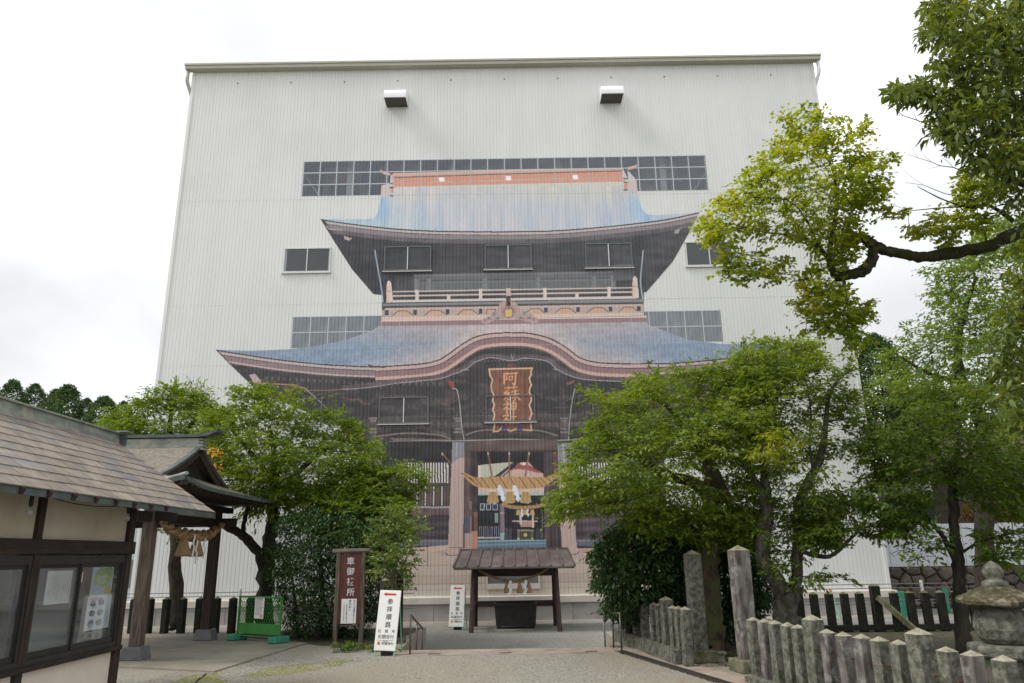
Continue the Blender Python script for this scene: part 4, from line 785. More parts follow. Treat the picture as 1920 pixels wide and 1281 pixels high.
def office_window(y0, y1, split):
    f_ = MB(); f_.box(OX - .06, OX + .022, y0, y1, zh - .075, zh + .03); f_.box(OX - .06, OX + .028, y0, y1, zs_ - .035, zs_ + .03)
    f_.box(OX - .06, OX + .02, y0, y0 + .045, zs_, zh); f_.box(OX - .06, OX + .02, y1 - .045, y1, zs_, zh)
    fr = K(f_, 'window', M['winframe'])
    for k, (a, b_, d) in enumerate(((y0 + .045, split + .03, -.025), (split - .03, y1 - .045, -.004))):
        s_ = MB(); s_.box(OX + d - .022, OX + d, a, b_, zs_ + .03, zs_ + .1); s_.box(OX + d - .022, OX + d, a, b_, zh - .12, zh - .075); s_.box(OX + d - .022, OX + d, a, a + .035, zs_ + .1, zh - .12); s_.box(OX + d - .022, OX + d, b_ - .035, b_, zs_ + .1, zh - .12)
        wkid(s_, 'sash', M['winframe'], fr); wkid(MB().box(OX + d - .014, OX + d - .008, a + .035, b_ - .035, zs_ + .1, zh - .12), 'pane', M['glass'], fr)
    wkid(MB().box(OX + .001, OX + .006, split - .01, split + .01, zh - .3, zh - .18), 'latch', M['alu'], fr)
ysp = atX(158, 1050, OX).y
office_window(ym + .06, YC - .12, ysp); office_window(ym2 + .06, ym - .06, ym2 + 1.15)
cu = tag(K(MB().box(OX - .30, OX - .28, ym + .1, YC - .5, .3, 2.1), 'blind', M['curtain']))
K(MB().box(OX - 1.6, OX - 1.55, YN + .2, ym - .2, .3, 2.1), 'inner_screen', M['curtain'])
K(MB().box(OX - .8, OX - .72, ym - .62, ym - .5, .3, 2.0), 'inner_post', mat('red_lacquer', (.22, .03, .02)))
K(MB().box(OX - .32, OX - .22, YC - .45, YC - .3, .3, 2.0), 'inner_post', M['timber'])
# papers behind the glass
def sheet(name, label, cat, c0, c1, X, m):              # px corners -> rectangle on the plane X
    a, b_ = atX(*c0, X), atX(*c1, X); z0, z1 = min(a.z, b_.z), max(a.z, b_.z); y0, y1 = min(a.y, b_.y), max(a.y, b_.y)
    o = MB().box(0, .003, 0, y1 - y0, 0, z1 - z0).build(name, m, None, (X, y0, z0)); tag(o, label, cat); return o, y1 - y0, z1 - z0
po, pw, ph = sheet('handwritten_notice', 'aged sheet of faint brush writing in the left sash of the office window', 'notice', (90, 1071), (128, 1130), OX - .05, M['papercream'])
wr = MB(); r_ = random.Random(4)
for c in range(11):
    y = pw - .03 - c * (pw - .06) / 11; z = ph - .05
    while z > .07 + (.05 if c % 3 else 0): h = r_.uniform(.008, .02); wr.box(.0035, .0045, y - r_.uniform(.006, .011), y, z - h, z); z -= h + .009
o = wr.build('brush_writing', mat('faint_ink', (.36, .36, .34), rough=.9), po); o['kind'] = 'stuff'
po, pw, ph = sheet('area_map_poster', 'green and yellow area map poster in the right sash, above the photo sheet', 'poster', (175, 1064), (207, 1116), OX - .028, M['paper'])
def patch(par, name, c, pts, d=.0036): MB().prism([(p[0] * pw, p[1] * ph) for p in pts], (0, 1, 0), (0, 0, 1), (1, 0, 0), (0, 0, 0), d, d + .0006).build(name, mat(name, c, tuple(v * .8 for v in c), scale=30), par)
patch(po, 'map_sea', (.5, .66, .72), [(.03, .04), (.97, .04), (.97, .96), (.03, .96)], .0032)
patch(po, 'map_land', (.42, .55, .2), wobble([(.3, .98), (.95, .97), (.96, .6), (.85, .5), (.8, .3), (.7, .35), (.5, .3), (.3, .4), (.12, .4), (.1, .7)], .03, 3, 2), .004)
patch(po, 'map_fields', (.62, .66, .3), wobble([(.3, .75), (.55, .8), (.75, .7), (.75, .5), (.6, .4), (.4, .4), (.25, .5)], .04, 3, 8), .0048)
patch(po, 'map_legend', (.75, .5, .05), [(.65, .07), (.95, .07), (.95, .3), (.65, .3)], .0056)
patch(po, 'map_lake', (.45, .55, .6), wobble([(.45, .65), (.6, .68), (.68, .55), (.55, .5), (.42, .56)], .03, 3, 5), .0062)
po, pw, ph = sheet('photo_sheet', 'white sheet with six small round grey pictures under the map poster', 'poster', (165, 1120), (202, 1176), OX - .028, M['paper'])
pm = mat('small_picture', (.3, .33, .4), (.05, .05, .07), scale=24, detail=6)
for i in range(2):
    for j in range(3):
        MB().prism([((.23 + .33 * i + .13 * math.cos(a)) * pw, (.8 - .3 * j + .1 * math.sin(a)) * ph) for a in [k * .52 for k in range(12)]], (0, 1, 0), (0, 0, 1), (1, 0, 0), (0, 0, 0), .0036, .0042).build('small_picture', pm, po)
patch(po, 'map_outline', (.62, .68, .78), wobble([(.72, .5), (.92, .5), (.95, .2), (.75, .15)], .03, 3, 5))
# roof
EX, RX, EZ, RZ = -4.9, -6.7, 2.62, 3.82; YE = 12.27
sl_len = math.hypot(EX - RX, RZ - EZ); ncr = 10; cs = sl_len / ncr; sd = Vector((EX - RX, 0, EZ - RZ)).normalized(); sn = Vector((-sd.z, 0, sd.x)) if -sd.z > 0 else Vector((sd.z, 0, -sd.x))
if sn.z < 0: sn = -sn
def prism_y(poly, y0, y1): return MB().prism(poly, (1, 0, 0), (0, 0, 1), (0, 1, 0), (0, 0, 0), y0, y1)
K(prism_y([(RX, RZ - .02), (EX, EZ - .02), (EX, EZ - .07), (RX, RZ - .12)], YN - 1, YE - .01), 'roof_deck', M['timber'])
K(prism_y([(RX, RZ - .02), (2 * RX - EX, EZ - .02), (2 * RX - EX, EZ - .07), (RX, RZ - .12)], YN - 1, YE - .01), 'roof_deck', M['tile'])
K(MB().box(EX - .015, EX + .01, YN - 1, YE, EZ - .085, EZ - .012), 'eave_flashing', M['copperdark'])
K(MB().prism([(0, 0), (sl_len, 0), (sl_len, -.09), (0, -.09)], sd, sn, (0, 1, 0), (RX, 0, RZ), YE - .012, YE + .012), 'barge_board', M['copperdark'])
# gable infill under the verge
K(prism_y([(RX, RZ - .2), (OX - .02, EZ + .25), (OX - .02, 2.2), (-7.95, 2.2), (-7.95, EZ + .2)], YC - .1, YC - .05), 'gable_wall', M['plaster'])
tl = .46; tme = MB(); tme.prism([(0, 0), (cs * 1.12, 0), (cs * 1.12, .014), (0, .004)], (1, 0, 0), (0, 0, 1), (0, 1, 0), (0, 0, 0), .007, tl - .007); tm = tme.mesh('shingle'); tm.materials.append(M['tile'])
ry = math.atan2(-sd.z, sd.x); r_ = random.Random(2)
roofp = K(MB().prism([(0, -.004), (sl_len, -.004), (sl_len, -.016), (0, -.016)], sd, sn, (0, 1, 0), (RX, 0, RZ), YN - .98, YE - .015), 'roof', M['timber'])
for i in range(ncr):
    y = YE - tl - (tl / 2 if i % 2 else 0); yy = YE - tl / 2 if i % 2 else None
    p0 = Vector((RX, 0, RZ)) + sd * (cs * i) + sn * .004
    ys = []
    while y > 5.6: ys.append(y); y -= tl
    for y in ys: link('shingle', tm, None, roofp, (p0.x, y, p0.z + .0), (0, ry + r_.uniform(-.004, .004), r_.uniform(-.003, .003)))
    if i % 2: hm = link('shingle', tm, None, roofp, (p0.x, YE - tl / 2, p0.z), (0, ry, 0)); hm.scale = (1, .5, 1)
K(prism_y([(RX - .11, RZ - .06), (RX + .12, RZ - .08), (RX + .1, RZ + .09), (RX + .14, RZ + .095), (RX + .14, RZ + .12), (RX - .14, RZ + .12), (RX - .14, RZ + .095), (RX - .09, RZ + .09)], YN - 1, YE + .0), 'ridge_cap', M['copper'])
K(MB().box(RX - .17, RX + .2, YE + .002, YE + .07, RZ - .1, RZ + .1), 'ridge_end', M['copperdark'])
K(MB().box(RX - .2, RX + .28, YE - .1, YE + .1, RZ + .121, RZ + .14), 'ridge_end_cap', M['copper'])
for i in range(14): K(MB().bar((OX - .05, YC - .35 - i * .45, EZ + .28), (EX + .04, YC - .35 - i * .45, EZ - .055), .05, .06), 'rafter', M['timber'])
# two bare bulbs on their wire
for px, py, lb in ((62, 922, 'clear light bulb hanging under the eave beside the short post'), (243, 940, 'clear light bulb hanging at the office corner post')):
    p = atX(px, py, OX + .22)
    e_ = empty('light_bulb', p, lb, 'light bulb', 'bulbs under the office eave')
    MB().lathe([(.05, 0), (.05, .03), (.02, .05)], (0, 0, 0), 10).build('ceiling_rose', M['ink'], e_); MB().lathe([(.018, -.16), (.024, -.1), (.02, 0)], (0, 0, 0), 10).build('socket', M['ink'], e_)
    MB().lathe([(.012, -.16), (.03, -.2), (.034, -.225), (.025, -.255), (.005, -.268)], (0, 0, 0), 12).build('bulb', M['bulb'], e_, smooth=True)
w0, w1 = atX(20, 905, OX + .2), atX(243, 948, OX + .2); pts = [w0 + (w1 - w0) * (k / 12) - Vector((0, 0, .10 * math.sin(math.pi * k / 12))) for k in range(13)]
o = MB().tube(pts, .006, 5).build('electric_wire', M['cableblack']); tag(o, 'thin black wire strung under the office eave between the bulbs', 'wire')

# ================================================================ the rest pavilion with the hipped-and-gabled roof
PC = Vector((-8.9, 17.15, 0))
pav = empty('open_pavilion', PC, 'open timber pavilion with curved brown hip-and-gable roof and copper ridge', 'pavilion')
K = lambda mb, name, m, par=pav, **k: wkid(mb, name, m, par, **k)
PY0, PY1, PX0, PX1 = 15.42, 18.8, -10.6, -7.42
for x in (PX0, PX1):
    for y in (PY0, PY1):
        K(MB().box(x - .11, x + .11, y - .11, y + .11, .22, 3.1), 'post', M['greytimber'] if y == PY0 else M['timber'], bevel=.012)
        K(MB().prism([(-.23, 0), (.23, 0), (.17, .24), (-.17, .24)], (1, 0, 0), (0, 0, 1), (0, 1, 0), (x, y, .03), -.2, .2), 'post_base', M['aludark'], bevel=.01)
for x in (PX0, PX1): K(MB().box(x - .07, x + .07, PY0 - .7, PY1 + .75, 2.62, 2.82), 'tie_beam', M['timberx'], bevel=.01)
for y in (PY0, PY1): K(MB().box(PX0 - .5, PX1 + .5, y - .07, y + .07, 2.64, 2.84), 'tie_beam', M['timberx'], bevel=.01)
for x in (PX0, PX1): K(MB().box(x - .08, x + .08, PY0 - .9, PY1 + .9, 3.0, 3.14), 'wall_plate', M['timberx'])
K(MB().box(PX1 - .02, PX1 + .03, PY0 + .13, PY1 - .13, 2.82, 3.0), 'plaster_infill', M['plaster'])
PEX, PWX = -6.2, -11.8; PH = 3.1; YM = 17.15
def za(y): t_ = min(abs(y - YM) / PH, 1); return 3.27 + 1.12 * (1 - t_) ** 1.55
def zb(x): 
    d = PEX - x if x > (PEX + PWX) / 2 else x - PWX
    return 3.27 + .42 * (max(d, 0) / 1.3) ** 1.35
def zlift(x, y):                                       # corners sweep upward
    u = max(0, (abs(y - YM) / PH - .45) / .55); v = max(0, (abs(x - (PEX + PWX) / 2) / ((PEX - PWX) / 2) - .5) / .5); return .13 * u * u * v * v
GX = -7.6
def hipz(x, y): return min(za(y), zb(x)) + zlift(x, y)
def surf(xs, ys, zf, th):
    m_ = MB(); nx, ny = len(xs), len(ys); top = [(x, y, zf(x, y)) for y in ys for x in xs]; bot = [(x, y, zf(x, y) - th) for y in ys for x in xs]
    fs = [(j * nx + i, j * nx + i + 1, (j + 1) * nx + i + 1, (j + 1) * nx + i) for j in range(ny - 1) for i in range(nx - 1)]
    n_ = nx * ny; fs2 = [(n_ + d, n_ + c, n_ + b_, n_ + a) for a, b_, c, d in fs]; ed = []
    for i in range(nx - 1): ed += [(i, n_ + i, n_ + i + 1, i + 1), ((ny - 1) * nx + i + 1, n_ + (ny - 1) * nx + i + 1, n_ + (ny - 1) * nx + i, (ny - 1) * nx + i)]
    for j in range(ny - 1): ed += [(j * nx + nx, n_ + j * nx + nx, n_ + j * nx, j * nx), (j * nx + nx - 1, n_ + j * nx + nx - 1, n_ + (j + 1) * nx + nx - 1, (j + 1) * nx + nx - 1)]
    return m_.add(top + bot, fs + fs2 + ed)
lin = lambda a, b_, n_: [a + (b_ - a) * i / (n_ - 1) for i in range(n_)]
shing = mat('fine_wood_shingles', (.25, .225, .18), (.15, .135, .105), scale=14, detail=8, rough=.85, c3=(.13, .12, .085), s3=2)
n = shing.node_tree; wv = n.nodes.new('ShaderNodeTexWave'); wv.wave_type = 'BANDS'; wv.bands_direction = 'Z'; wv.wave_profile = 'SAW'; wv.inputs['Scale'].default_value = 7.5; wv.inputs['Distortion'].default_value = .6; wv.inputs['Detail Scale'].default_value = 3
tcn = n.nodes.new('ShaderNodeTexCoord'); n.links.new(tcn.outputs['Object'], wv.inputs[0]); bp = n.nodes.new('ShaderNodeBump'); bp.inputs['Distance'].default_value = .03; bp.inputs['Strength'].default_value = .9
n.links.new(wv.outputs[1], bp.inputs['Height']); n.links.new(bp.outputs[0], n.nodes['Principled BSDF'].inputs['Normal'])
ysr = sorted(set(lin(YM - PH, YM + PH, 49))); 
K(surf(lin(PWX, GX + .0, 20) + lin(GX + .06, PEX, 16), ysr, hipz, .05), 'lower_roof', shing)
K(surf([PWX + .9, GX + .34], lin(YM - 2.08, YM + 2.08, 27), lambda x, y: za(y) + .045, .07), 'upper_roof', shing)
gp = [(YM - 1.8 + i * .15, za(YM - 1.8 + i * .15) - .04) for i in range(25)]
K(MB().prism([(p[0], p[1]) for p in gp] + [(YM + 1.8, 3.6), (YM - 1.8, 3.6)], (0, 1, 0), (0, 0, 1), (1, 0, 0), (0, 0, 0), GX - .02, GX + .02), 'gable_board', M['greytimber'])
for s_ in (-1, 1):
    e1 = [(YM + s_ * (.0 + i * .13), za(YM + s_ * i * .13) + .0) for i in range(17)]; e2 = [(y, z - .2) for y, z in e1][::-1]
    K(MB().prism(e1 + e2, (0, 1, 0), (0, 0, 1), (1, 0, 0), (0, 0, 0), GX + .26, GX + .31), 'barge_board', M['timber'])
    K(MB().prism([(y, z + .05) for y, z in e1] + [(y, z + .0) for y, z in e1][::-1], (0, 1, 0), (0, 0, 1), (1, 0, 0), (0, 0, 0), GX + .25, GX + .36), 'barge_flashing', M['copperdark'])
K(MB().prism([(YM, 4.12), (YM - .55, 3.7), (YM + .75, 3.66)], (0, 1, 0), (0, 0, 1), (1, 0, 0), (0, 0, 0), GX + .02, GX + .06), 'gable_vent', M['ink'])
K(MB().box(PWX + 1.0, GX + .3, YM - .11, YM + .11, 4.3, 4.58), 'ridge', M['copper'])
K(MB().box(PWX + 1.0, GX + .38, YM - .15, YM + .15, 4.3, 4.36), 'ridge_foot', M['copper'])
cap = [(PWX + .9, 4.6), (GX + .28, 4.6), (GX + .5, 4.63), (GX + .72, 4.72), (GX + .74, 4.78), (GX + .45, 4.69), (GX + .25, 4.67), (PWX + .9, 4.67)]
K(MB().prism(cap, (1, 0, 0), (0, 0, 1), (0, 1, 0), (0, 0, 0), YM - .17, YM + .17), 'ridge_cap', M['copperdark'])
for k in range(4): K(MB().box(GX + .28, GX + .42 - .01 * k, YM - .14 + .01 * k, YM + .14 - .01 * k, 4.3 + .075 * k, 4.36 + .075 * k), 'ridge_ornament', M['copper'], bevel=.012)
# eave edge strip + rafters
m_ = MB(); ys2 = lin(YM - PH, YM + PH, 30); tops = [(PEX + .012, y, hipz(PEX, y) + .01) for y in ys2]
for i in range(29): a, b_ = Vector(tops[i]), Vector(tops[i + 1]); m_.add([a, b_, b_ - Vector((0, 0, .075)), a - Vector((0, 0, .075)), a - Vector((.05, 0, 0)), b_ - Vector((.05, 0, 0)), b_ - Vector((.05, 0, .075)), a - Vector((.05, 0, .075))], [(0, 1, 2, 3), (4, 7, 6, 5), (3, 2, 6, 7)])
xs2 = lin(PWX, PEX, 26); 
for i in range(25):
    a = Vector((xs2[i], YM - PH - .012, hipz(xs2[i], YM - PH) + .01)); b_ = Vector((xs2[i + 1], YM - PH - .012, hipz(xs2[i + 1], YM - PH) + .01)); m_.add([a, b_, b_ - Vector((0, 0, .075)), a - Vector((0, 0, .075))], [(0, 1, 2, 3)])
K(m_, 'eave_strip', M['copperdark'])
for i in range(26):
    y = YM - PH + .2 + i * .235; K(MB().bar((PX1 - .6, y, 3.26), (PEX - .06, y, hipz(PEX, y) - .085), .05, .06), 'rafter', M['timber'])
hc = Vector((PEX, YM - PH, hipz(PEX, YM - PH))); K(MB().bar((PX1 - .3, PY0 - .3, 3.3), hc - Vector((.03, -.03, .1)), .1, .12), 'hip_rafter', M['timber'])
K(MB().tube([(GX + .1, YM - 1.9, 3.66), (-6.85, YM - 2.45, 3.42), (PEX + .03, YM - PH - .03, hc.z + .05)], .035, 8), 'hip_roll', M['copper'])
slab = MB().prism([(-7.28, 14.55), (-5.22, 13.75), (-4.75, 17.9), (-6.8, 19.3), (-11.8, 19.9), (-11.8, 14.9)], (1, 0, 0), (0, 1, 0), (0, 0, 1), (0, 0, 0), -.03, .028).build('concrete_slab', M['slab']); tag(slab, kind='structure')
ls_ = MB().prism([(-7.3, 15.02), (-6.35, 14.92), (-6.35, 14.96), (-7.3, 15.06)], (1, 0, 0), (0, 1, 0), (0, 0, 1), (0, 0, 0), .029, .033).build('painted_line', M['plaster']); tag(ls_, kind='structure')

# ropes
def rope(path, r, name, m, par, turns=7, strands=3, taper=True, n=60):
    P = [Vector(p) for p in path]; cum = [0]
    for a, b_ in zip(P[:-1], P[1:]): cum.append(cum[-1] + (b_ - a).length)
    def at(u):
        s_ = u * cum[-1]
        for i in range(len(P) - 1):
            if s_ <= cum[i + 1] + 1e-9: return P[i] + (P[i + 1] - P[i]) * ((s_ - cum[i]) / max(cum[i + 1] - cum[i], 1e-9)), (P[i + 1] - P[i]).normalized()
        return P[-1], (P[-1] - P[-2]).normalized()
    mb = MB()
    for k in range(strands):
        pts, rs = [], []
        for i in range(n + 1):
            u = i / n; c, d = at(u); x = d.cross(Vector((0, 0, 1))).normalized(); y = x.cross(d); w_ = (.45 + .55 * math.sin(math.pi * u) ** .7) if taper else 1; a = 2 * math.pi * (turns * u + k / strands)
            pts.append(c + (x * math.cos(a) + y * math.sin(a)) * r * .52 * w_); rs.append(r * .56 * w_)
        mb.tube(pts, rs, 7)
    o = mb.build(name, m, par, smooth=True)
    if par is not None and par.parent is None and par.type == 'EMPTY': o.matrix_parent_inverse = par_inv(par)
    return o
def tassel(p, h, r, par): 
    o = MB().lathe([(r * .5, 0), (r * .38, -h * .15), (r * .55, -h * .3), (r, -h * .92), (r * .8, -h)], p, 14).build('straw_tassel', M['strawlight'], par)
    o.matrix_parent_inverse = par_inv(par); return o
def shide(p, h, w_, par, axis=(1, 0, 0)):
    ax = Vector(axis); mb = MB(); p = Vector(p)
    for k in range(4):
        x0 = (-.5 if k % 2 else -.15) * w_; z0 = -h * k / 4
        mb.prism([(x0, z0), (x0 + w_ * .65, z0 - h * .04), (x0 + w_ * .5, z0 - h * .3), (x0 - w_ * .12, z0 - h * .26)], ax, (0, 0, 1), ax.cross(Vector((0, 0, 1))), p, .004 * k, .004 * k + .002)
    o = mb.build('folded_paper_streamer', M['paper'], par); o.matrix_parent_inverse = par_inv(par); return o
rx = -7.2
a, b_ = atX(303, 978, rx), atX(418, 982, rx); md = atX(365, 1006, rx)
rp_ = empty('straw_rope', (rx, (a.y + b_.y) / 2, md.z), 'thick twisted straw rope with tassels hanging between the pavilion posts', 'rope')
path = [a, atX(322, 994, rx), atX(340, 1000, rx), md, atX(392, 1003, rx), b_]
rope(path, .135, 'twisted_rope', M['straw'], rp_, turns=5, strands=2, n=70)
for px, py in ((346, 1006), (370, 1008)): tassel(atX(px, py, rx), .42, .17, rp_)
for px, py in ((357, 1000), (362, 1012), (377, 1004)): shide(atX(px, py, rx) + Vector((.1, 0, 0)), .5, .13, rp_, (0, 1, 0))
for q_ in (a, b_): o = MB().tube([q_ + Vector((0, 0, -.02)), Vector((q_.x, q_.y, 2.66))], .01, 5).build('cord', M['paper'], rp_); o.matrix_parent_inverse = par_inv(rp_)

# ================================================================ offering shelter, box and its rope
BZ = -.41
bx0, bx1, by0, by1 = -1.36, 1.3, 24.0, 25.95
bo = empty('offering_shelter', ((bx0 + bx1) / 2, (by0 + by1) / 2, BZ), 'small brown shelter with seamed metal roof in front of the printed gate', 'shelter')
K = lambda mb, name, m, par=bo, **k: wkid(mb, name, m, par, **k)
ez = atY(960, 1064, by0 - .3).z; rz_ = atY(960, 1037, (by0 + by1) / 2).z
for x in (bx0, bx1):
    K(MB().bar((x - (.02 if x < 0 else -.02), by0, BZ), (x * .96, by0 + .12, ez + .05), .105, .105), 'post', M['boothwood']); K(MB().bar((x, by1, BZ), (x * .98, by1 - .05, ez + .05), .12, .12), 'post', M['boothwood'])
    K(MB().box(x - .04, x + .04, by0 + .05, by1 - .05, BZ + .62, BZ + .78), 'side_rail', M['boothwood'])
    K(MB().box(x * .97 - .05, x * .97 + .05, by0, by1, ez - .0, ez + .12), 'side_beam', M['boothwood'])
K(MB().box(bx0 + .05, bx1 - .05, by1 - .1, by1, BZ + .62, BZ + .8), 'back_rail', M['boothx'])
K(MB().box(bx0 - .02, bx1 + .02, by1 - .12, by1 - .02, ez - .32, ez - .12), 'back_beam', M['boothx'])
K(MB().box(bx0 + .04, bx1 - .04, by0 + .14, by0 + .22, ez - .12, ez + .02), 'front_beam', M['boothx'])
K(MB().bar((-.03, by0 + .2, ez - .1), (-.03, by0 + .2, ez - .28), .08, .08), 'hanging_block', M['boothwood'])
yf, yr, ybk = by0 - .4, (by0 + by1) / 2, by1 + .4; xa_, xb_ = atY(850, 1060, yf).x, atY(1078, 1056, yf).x
for (y0, z0, y1, z1) in ((yf, ez + .02, yr, rz_ + .12), (ybk, ez + .02, yr, rz_ + .12)):
    rf = K(MB().add([(xa_, y0, z0), (xb_, y0, z0), (xb_ - .12, y1, z1), (xa_ + .12, y1, z1), (xa_, y0, z0 - .05), (xb_, y0, z0 - .05), (xb_ - .12, y1, z1 - .05), (xa_ + .12, y1, z1 - .05)], [(0, 1, 2, 3), (7, 6, 5, 4), (0, 4, 5, 1), (1, 5, 6, 2), (3, 7, 4, 0)]), 'metal_roof', M['roofmetal'] if 'roofmetal' in M else M.setdefault('roofmetal', mat('brown_seamed_roof', (.15, .122, .115), (.095, .078, .075), scale=3, detail=8, rough=.42, metal=.25, c3=(.19, .165, .155), s3=1.2)))
    for k in range(11):
        u = k / 10; x0 = xa_ + (xb_ - xa_) * u; x1 = xa_ + .12 + (xb_ - xa_ - .24) * u; wkid(MB().bar((x0, y0 - .01 * (1 if y0 < yr else -1), z0 + .02), (x1, y1, z1 + .02), .045, .045), 'seam', M['roofmetal'], rf)
K(MB().box(xa_ + .1, xb_ - .1, yr - .08, yr + .08, rz_ + .09, rz_ + .15), 'ridge_cap', M['roofmetal'])
K(MB().box(xa_ + .02, xb_ - .02, yf + .02, yf + .06, ez - .05, ez - .03), 'eave_board', M['boothx'])
ob = empty('offering_box', (-.02, 25.4, BZ), 'dark iron offering box standing under the small shelter', 'box')
K = lambda mb, name, m, par=ob, **k: wkid(mb, name, m, par, **k)
o0, o1 = atZ(930, 1177, BZ).x, atZ(1005, 1177, BZ).x
K(MB().add([(o0 + .02, 25.0, BZ + .08), (o1 - .02, 25.0, BZ + .08), (o1 - .02, 25.7, BZ + .08), (o0 + .02, 25.7, BZ + .08), (o0 - .03, 24.96, BZ + .72), (o1 + .03, 24.96, BZ + .72), (o1 + .03, 25.74, BZ + .72), (o0 - .03, 25.74, BZ + .72)], [(3, 2, 1, 0), (0, 1, 5, 4), (1, 2, 6, 5), (2, 3, 7, 6), (3, 0, 4, 7)]), 'box_body', M['iron'])
q = MB(); q.box(o0 - .06, o1 + .06, 24.93, 24.99, BZ + .7, BZ + .77).box(o0 - .06, o1 + .06, 25.71, 25.77, BZ + .7, BZ + .77).box(o0 - .06, o0, 24.99, 25.71, BZ + .7, BZ + .77).box(o1, o1 + .06, 24.99, 25.71, BZ + .7, BZ + .77)
K(q, 'rim', M['iron'])
for k in range(8): K(MB().box(o0 + .1 + k * .16, o0 + .14 + k * .16, 24.99, 25.71, BZ + .69, BZ + .72), 'slat', M['iron'])
for x in (o0 + .1, o1 - .1):
    for y in (25.08, 25.62): K(MB().box(x - .06, x + .06, y - .06, y + .06, BZ, BZ + .08), 'foot', M['iron'])
r2 = empty('straw_rope', (0, by0 - .02, ez - .2), 'thin sagging straw rope with paper streamers under the shelter roof', 'rope')
P0, P1 = Vector((bx0 + .1, by0 - .03, ez + .0)), Vector((bx1 - .15, by0 - .03, ez + .04)); pth = [P0 + (P1 - P0) * u - Vector((0, 0, .42 * (1 - (2 * u - 1) ** 2) ** 1.0)) for u in [k / 12 for k in range(13)]]
rope(pth, .045, 'twisted_rope', M['straw'], r2, turns=14, strands=2, n=90)
for x in (-.28, .12, .4): tassel((x, by0 - .03, ez - .42), .34, .1, r2)
for x in (-.18, .3): shide((x, by0 - .09, ez - .38), .45, .12, r2)

# ================================================================ boards and signs
def a_sign(px0, px1, pyb, zg, label, lean):
    a_, c_ = atZ(px0, pyb, zg), atZ(px1, pyb, zg); w_ = (c_ - a_).length * .93; H = 1.49 * w_ / .53
    e_ = empty('standing_sign', (a_ + c_) / 2, label, 'sign', 'route signs on the path', rz=math.atan2((c_ - a_).y, (c_ - a_).x)); h0 = .1
    T = Matrix.Rotation(rad(-9), 4, 'X') @ Matrix.Rotation(lean, 4, 'Y')
    bd_ = link('sign_board', MB().box(-w_ / 2, w_ / 2, -.012, .012, h0, H).mesh(), M['signwhite'], e_); bd_.matrix_local = T
    b_ = bd_.modifiers.new('b', 'BEVEL'); b_.width = .01; b_.segments = 2
    f_ = MB(); 
    for x in (-w_ / 2 + .03, w_ / 2 - .03): f_.bar((x, .02, 0), (x, .02, H - .03), .024, .024)
    f_.bar((-w_ / 2 + .02, .02, .2), (w_ / 2 - .02, .02, .2), .02, .02)
    fo = link('front_leg_frame', f_.mesh(), M['mintframe'], e_); fo.matrix_local = T
    f_ = MB()
    for x in (-w_ / 2 + .03, w_ / 2 - .03): f_.bar((x, .62, 0), (x + (.03 if lean else 0), .22, H * .93), .022, .022)
    f_.bar((-w_ / 2 + .02, .58, .14), (w_ / 2 - .02, .58, .14), .02, .02); f_.build('back_leg_frame', M['mintframe'], e_)
    MB().box(-.1, .12, .1, .3, 0, .09).build('weight', M['ink'], e_, bevel=.01)
    k = w_ / .53; R90 = (rad(90), 0, 0)
    def put(me, m, x, z): o_ = link('lettering', me, m, bd_, (x, -.0135, z), R90); return o_
    ar = MB().prism([(-.17, 0), (-.09, .045), (-.09, .022), (.15, .022), (.15, -.022), (-.09, -.022), (-.09, -.045)], (k, 0, 0), (0, 0, k), (0, 1, 0), (0, -.0145, H - .095 * k), 0, .002); ar.build('red_arrow', M['signred'], bd_)
    for i, ch in enumerate('参拝順路'): me = glyphs(ch, .145 * k, bold=.001); put(me, M['ink'], .02 * k, H - (.315 + .175 * i) * k)
    for i, ch in enumerate('社務所'): put(glyphs(ch, .085 * k), M['ink'], (-.17 + .17 * i) * k, H - .965 * k)
    put(glyphs('祈願受付', .1 * k), M['ink'], 0, H - 1.095 * k)
    MB().box(-.2 * k, .2 * k, -.0145, -.0125, H - 1.142 * k, H - 1.136 * k).build('rule_line', M['ink'], bd_)
    put(glyphs('阿蘇神社', .075 * k), M['ink'], .06 * k, H - 1.235 * k); put(glyphs('肥後一の宮', .02 * k), M['ink'], .0, H - 1.17 * k)
    cr = MB(); cx_, cz_ = -.16 * k, H - 1.205 * k
    for a2 in range(4): 
        ca, sa = math.cos(a2 * math.pi / 2 + .785), math.sin(a2 * math.pi / 2 + .785); cr.prism([(cx_ + .024 * k * ca + .022 * k * math.cos(t_), cz_ + .024 * k * sa + .022 * k * math.sin(t_)) for t_ in [q2 * .785 for q2 in range(8)]], (1, 0, 0), (0, 0, 1), (0, 1, 0), (0, -.0145, 0), 0, .002 + a2 * .0001)
    cr.build('orange_crest', M['signorange'], bd_)
    for o_ in bd_.children:
        for me in [o_.data]: me.materials.clear() if False else None
    return e_
a_sign(698, 742, 1231, 0, 'larger white route sign with red arrow, leaning at the left edge of the path', rad(2.2))
a_sign(840, 870, 1182, BZ, 'smaller white route sign with red arrow, beside the offering shelter', rad(.4))

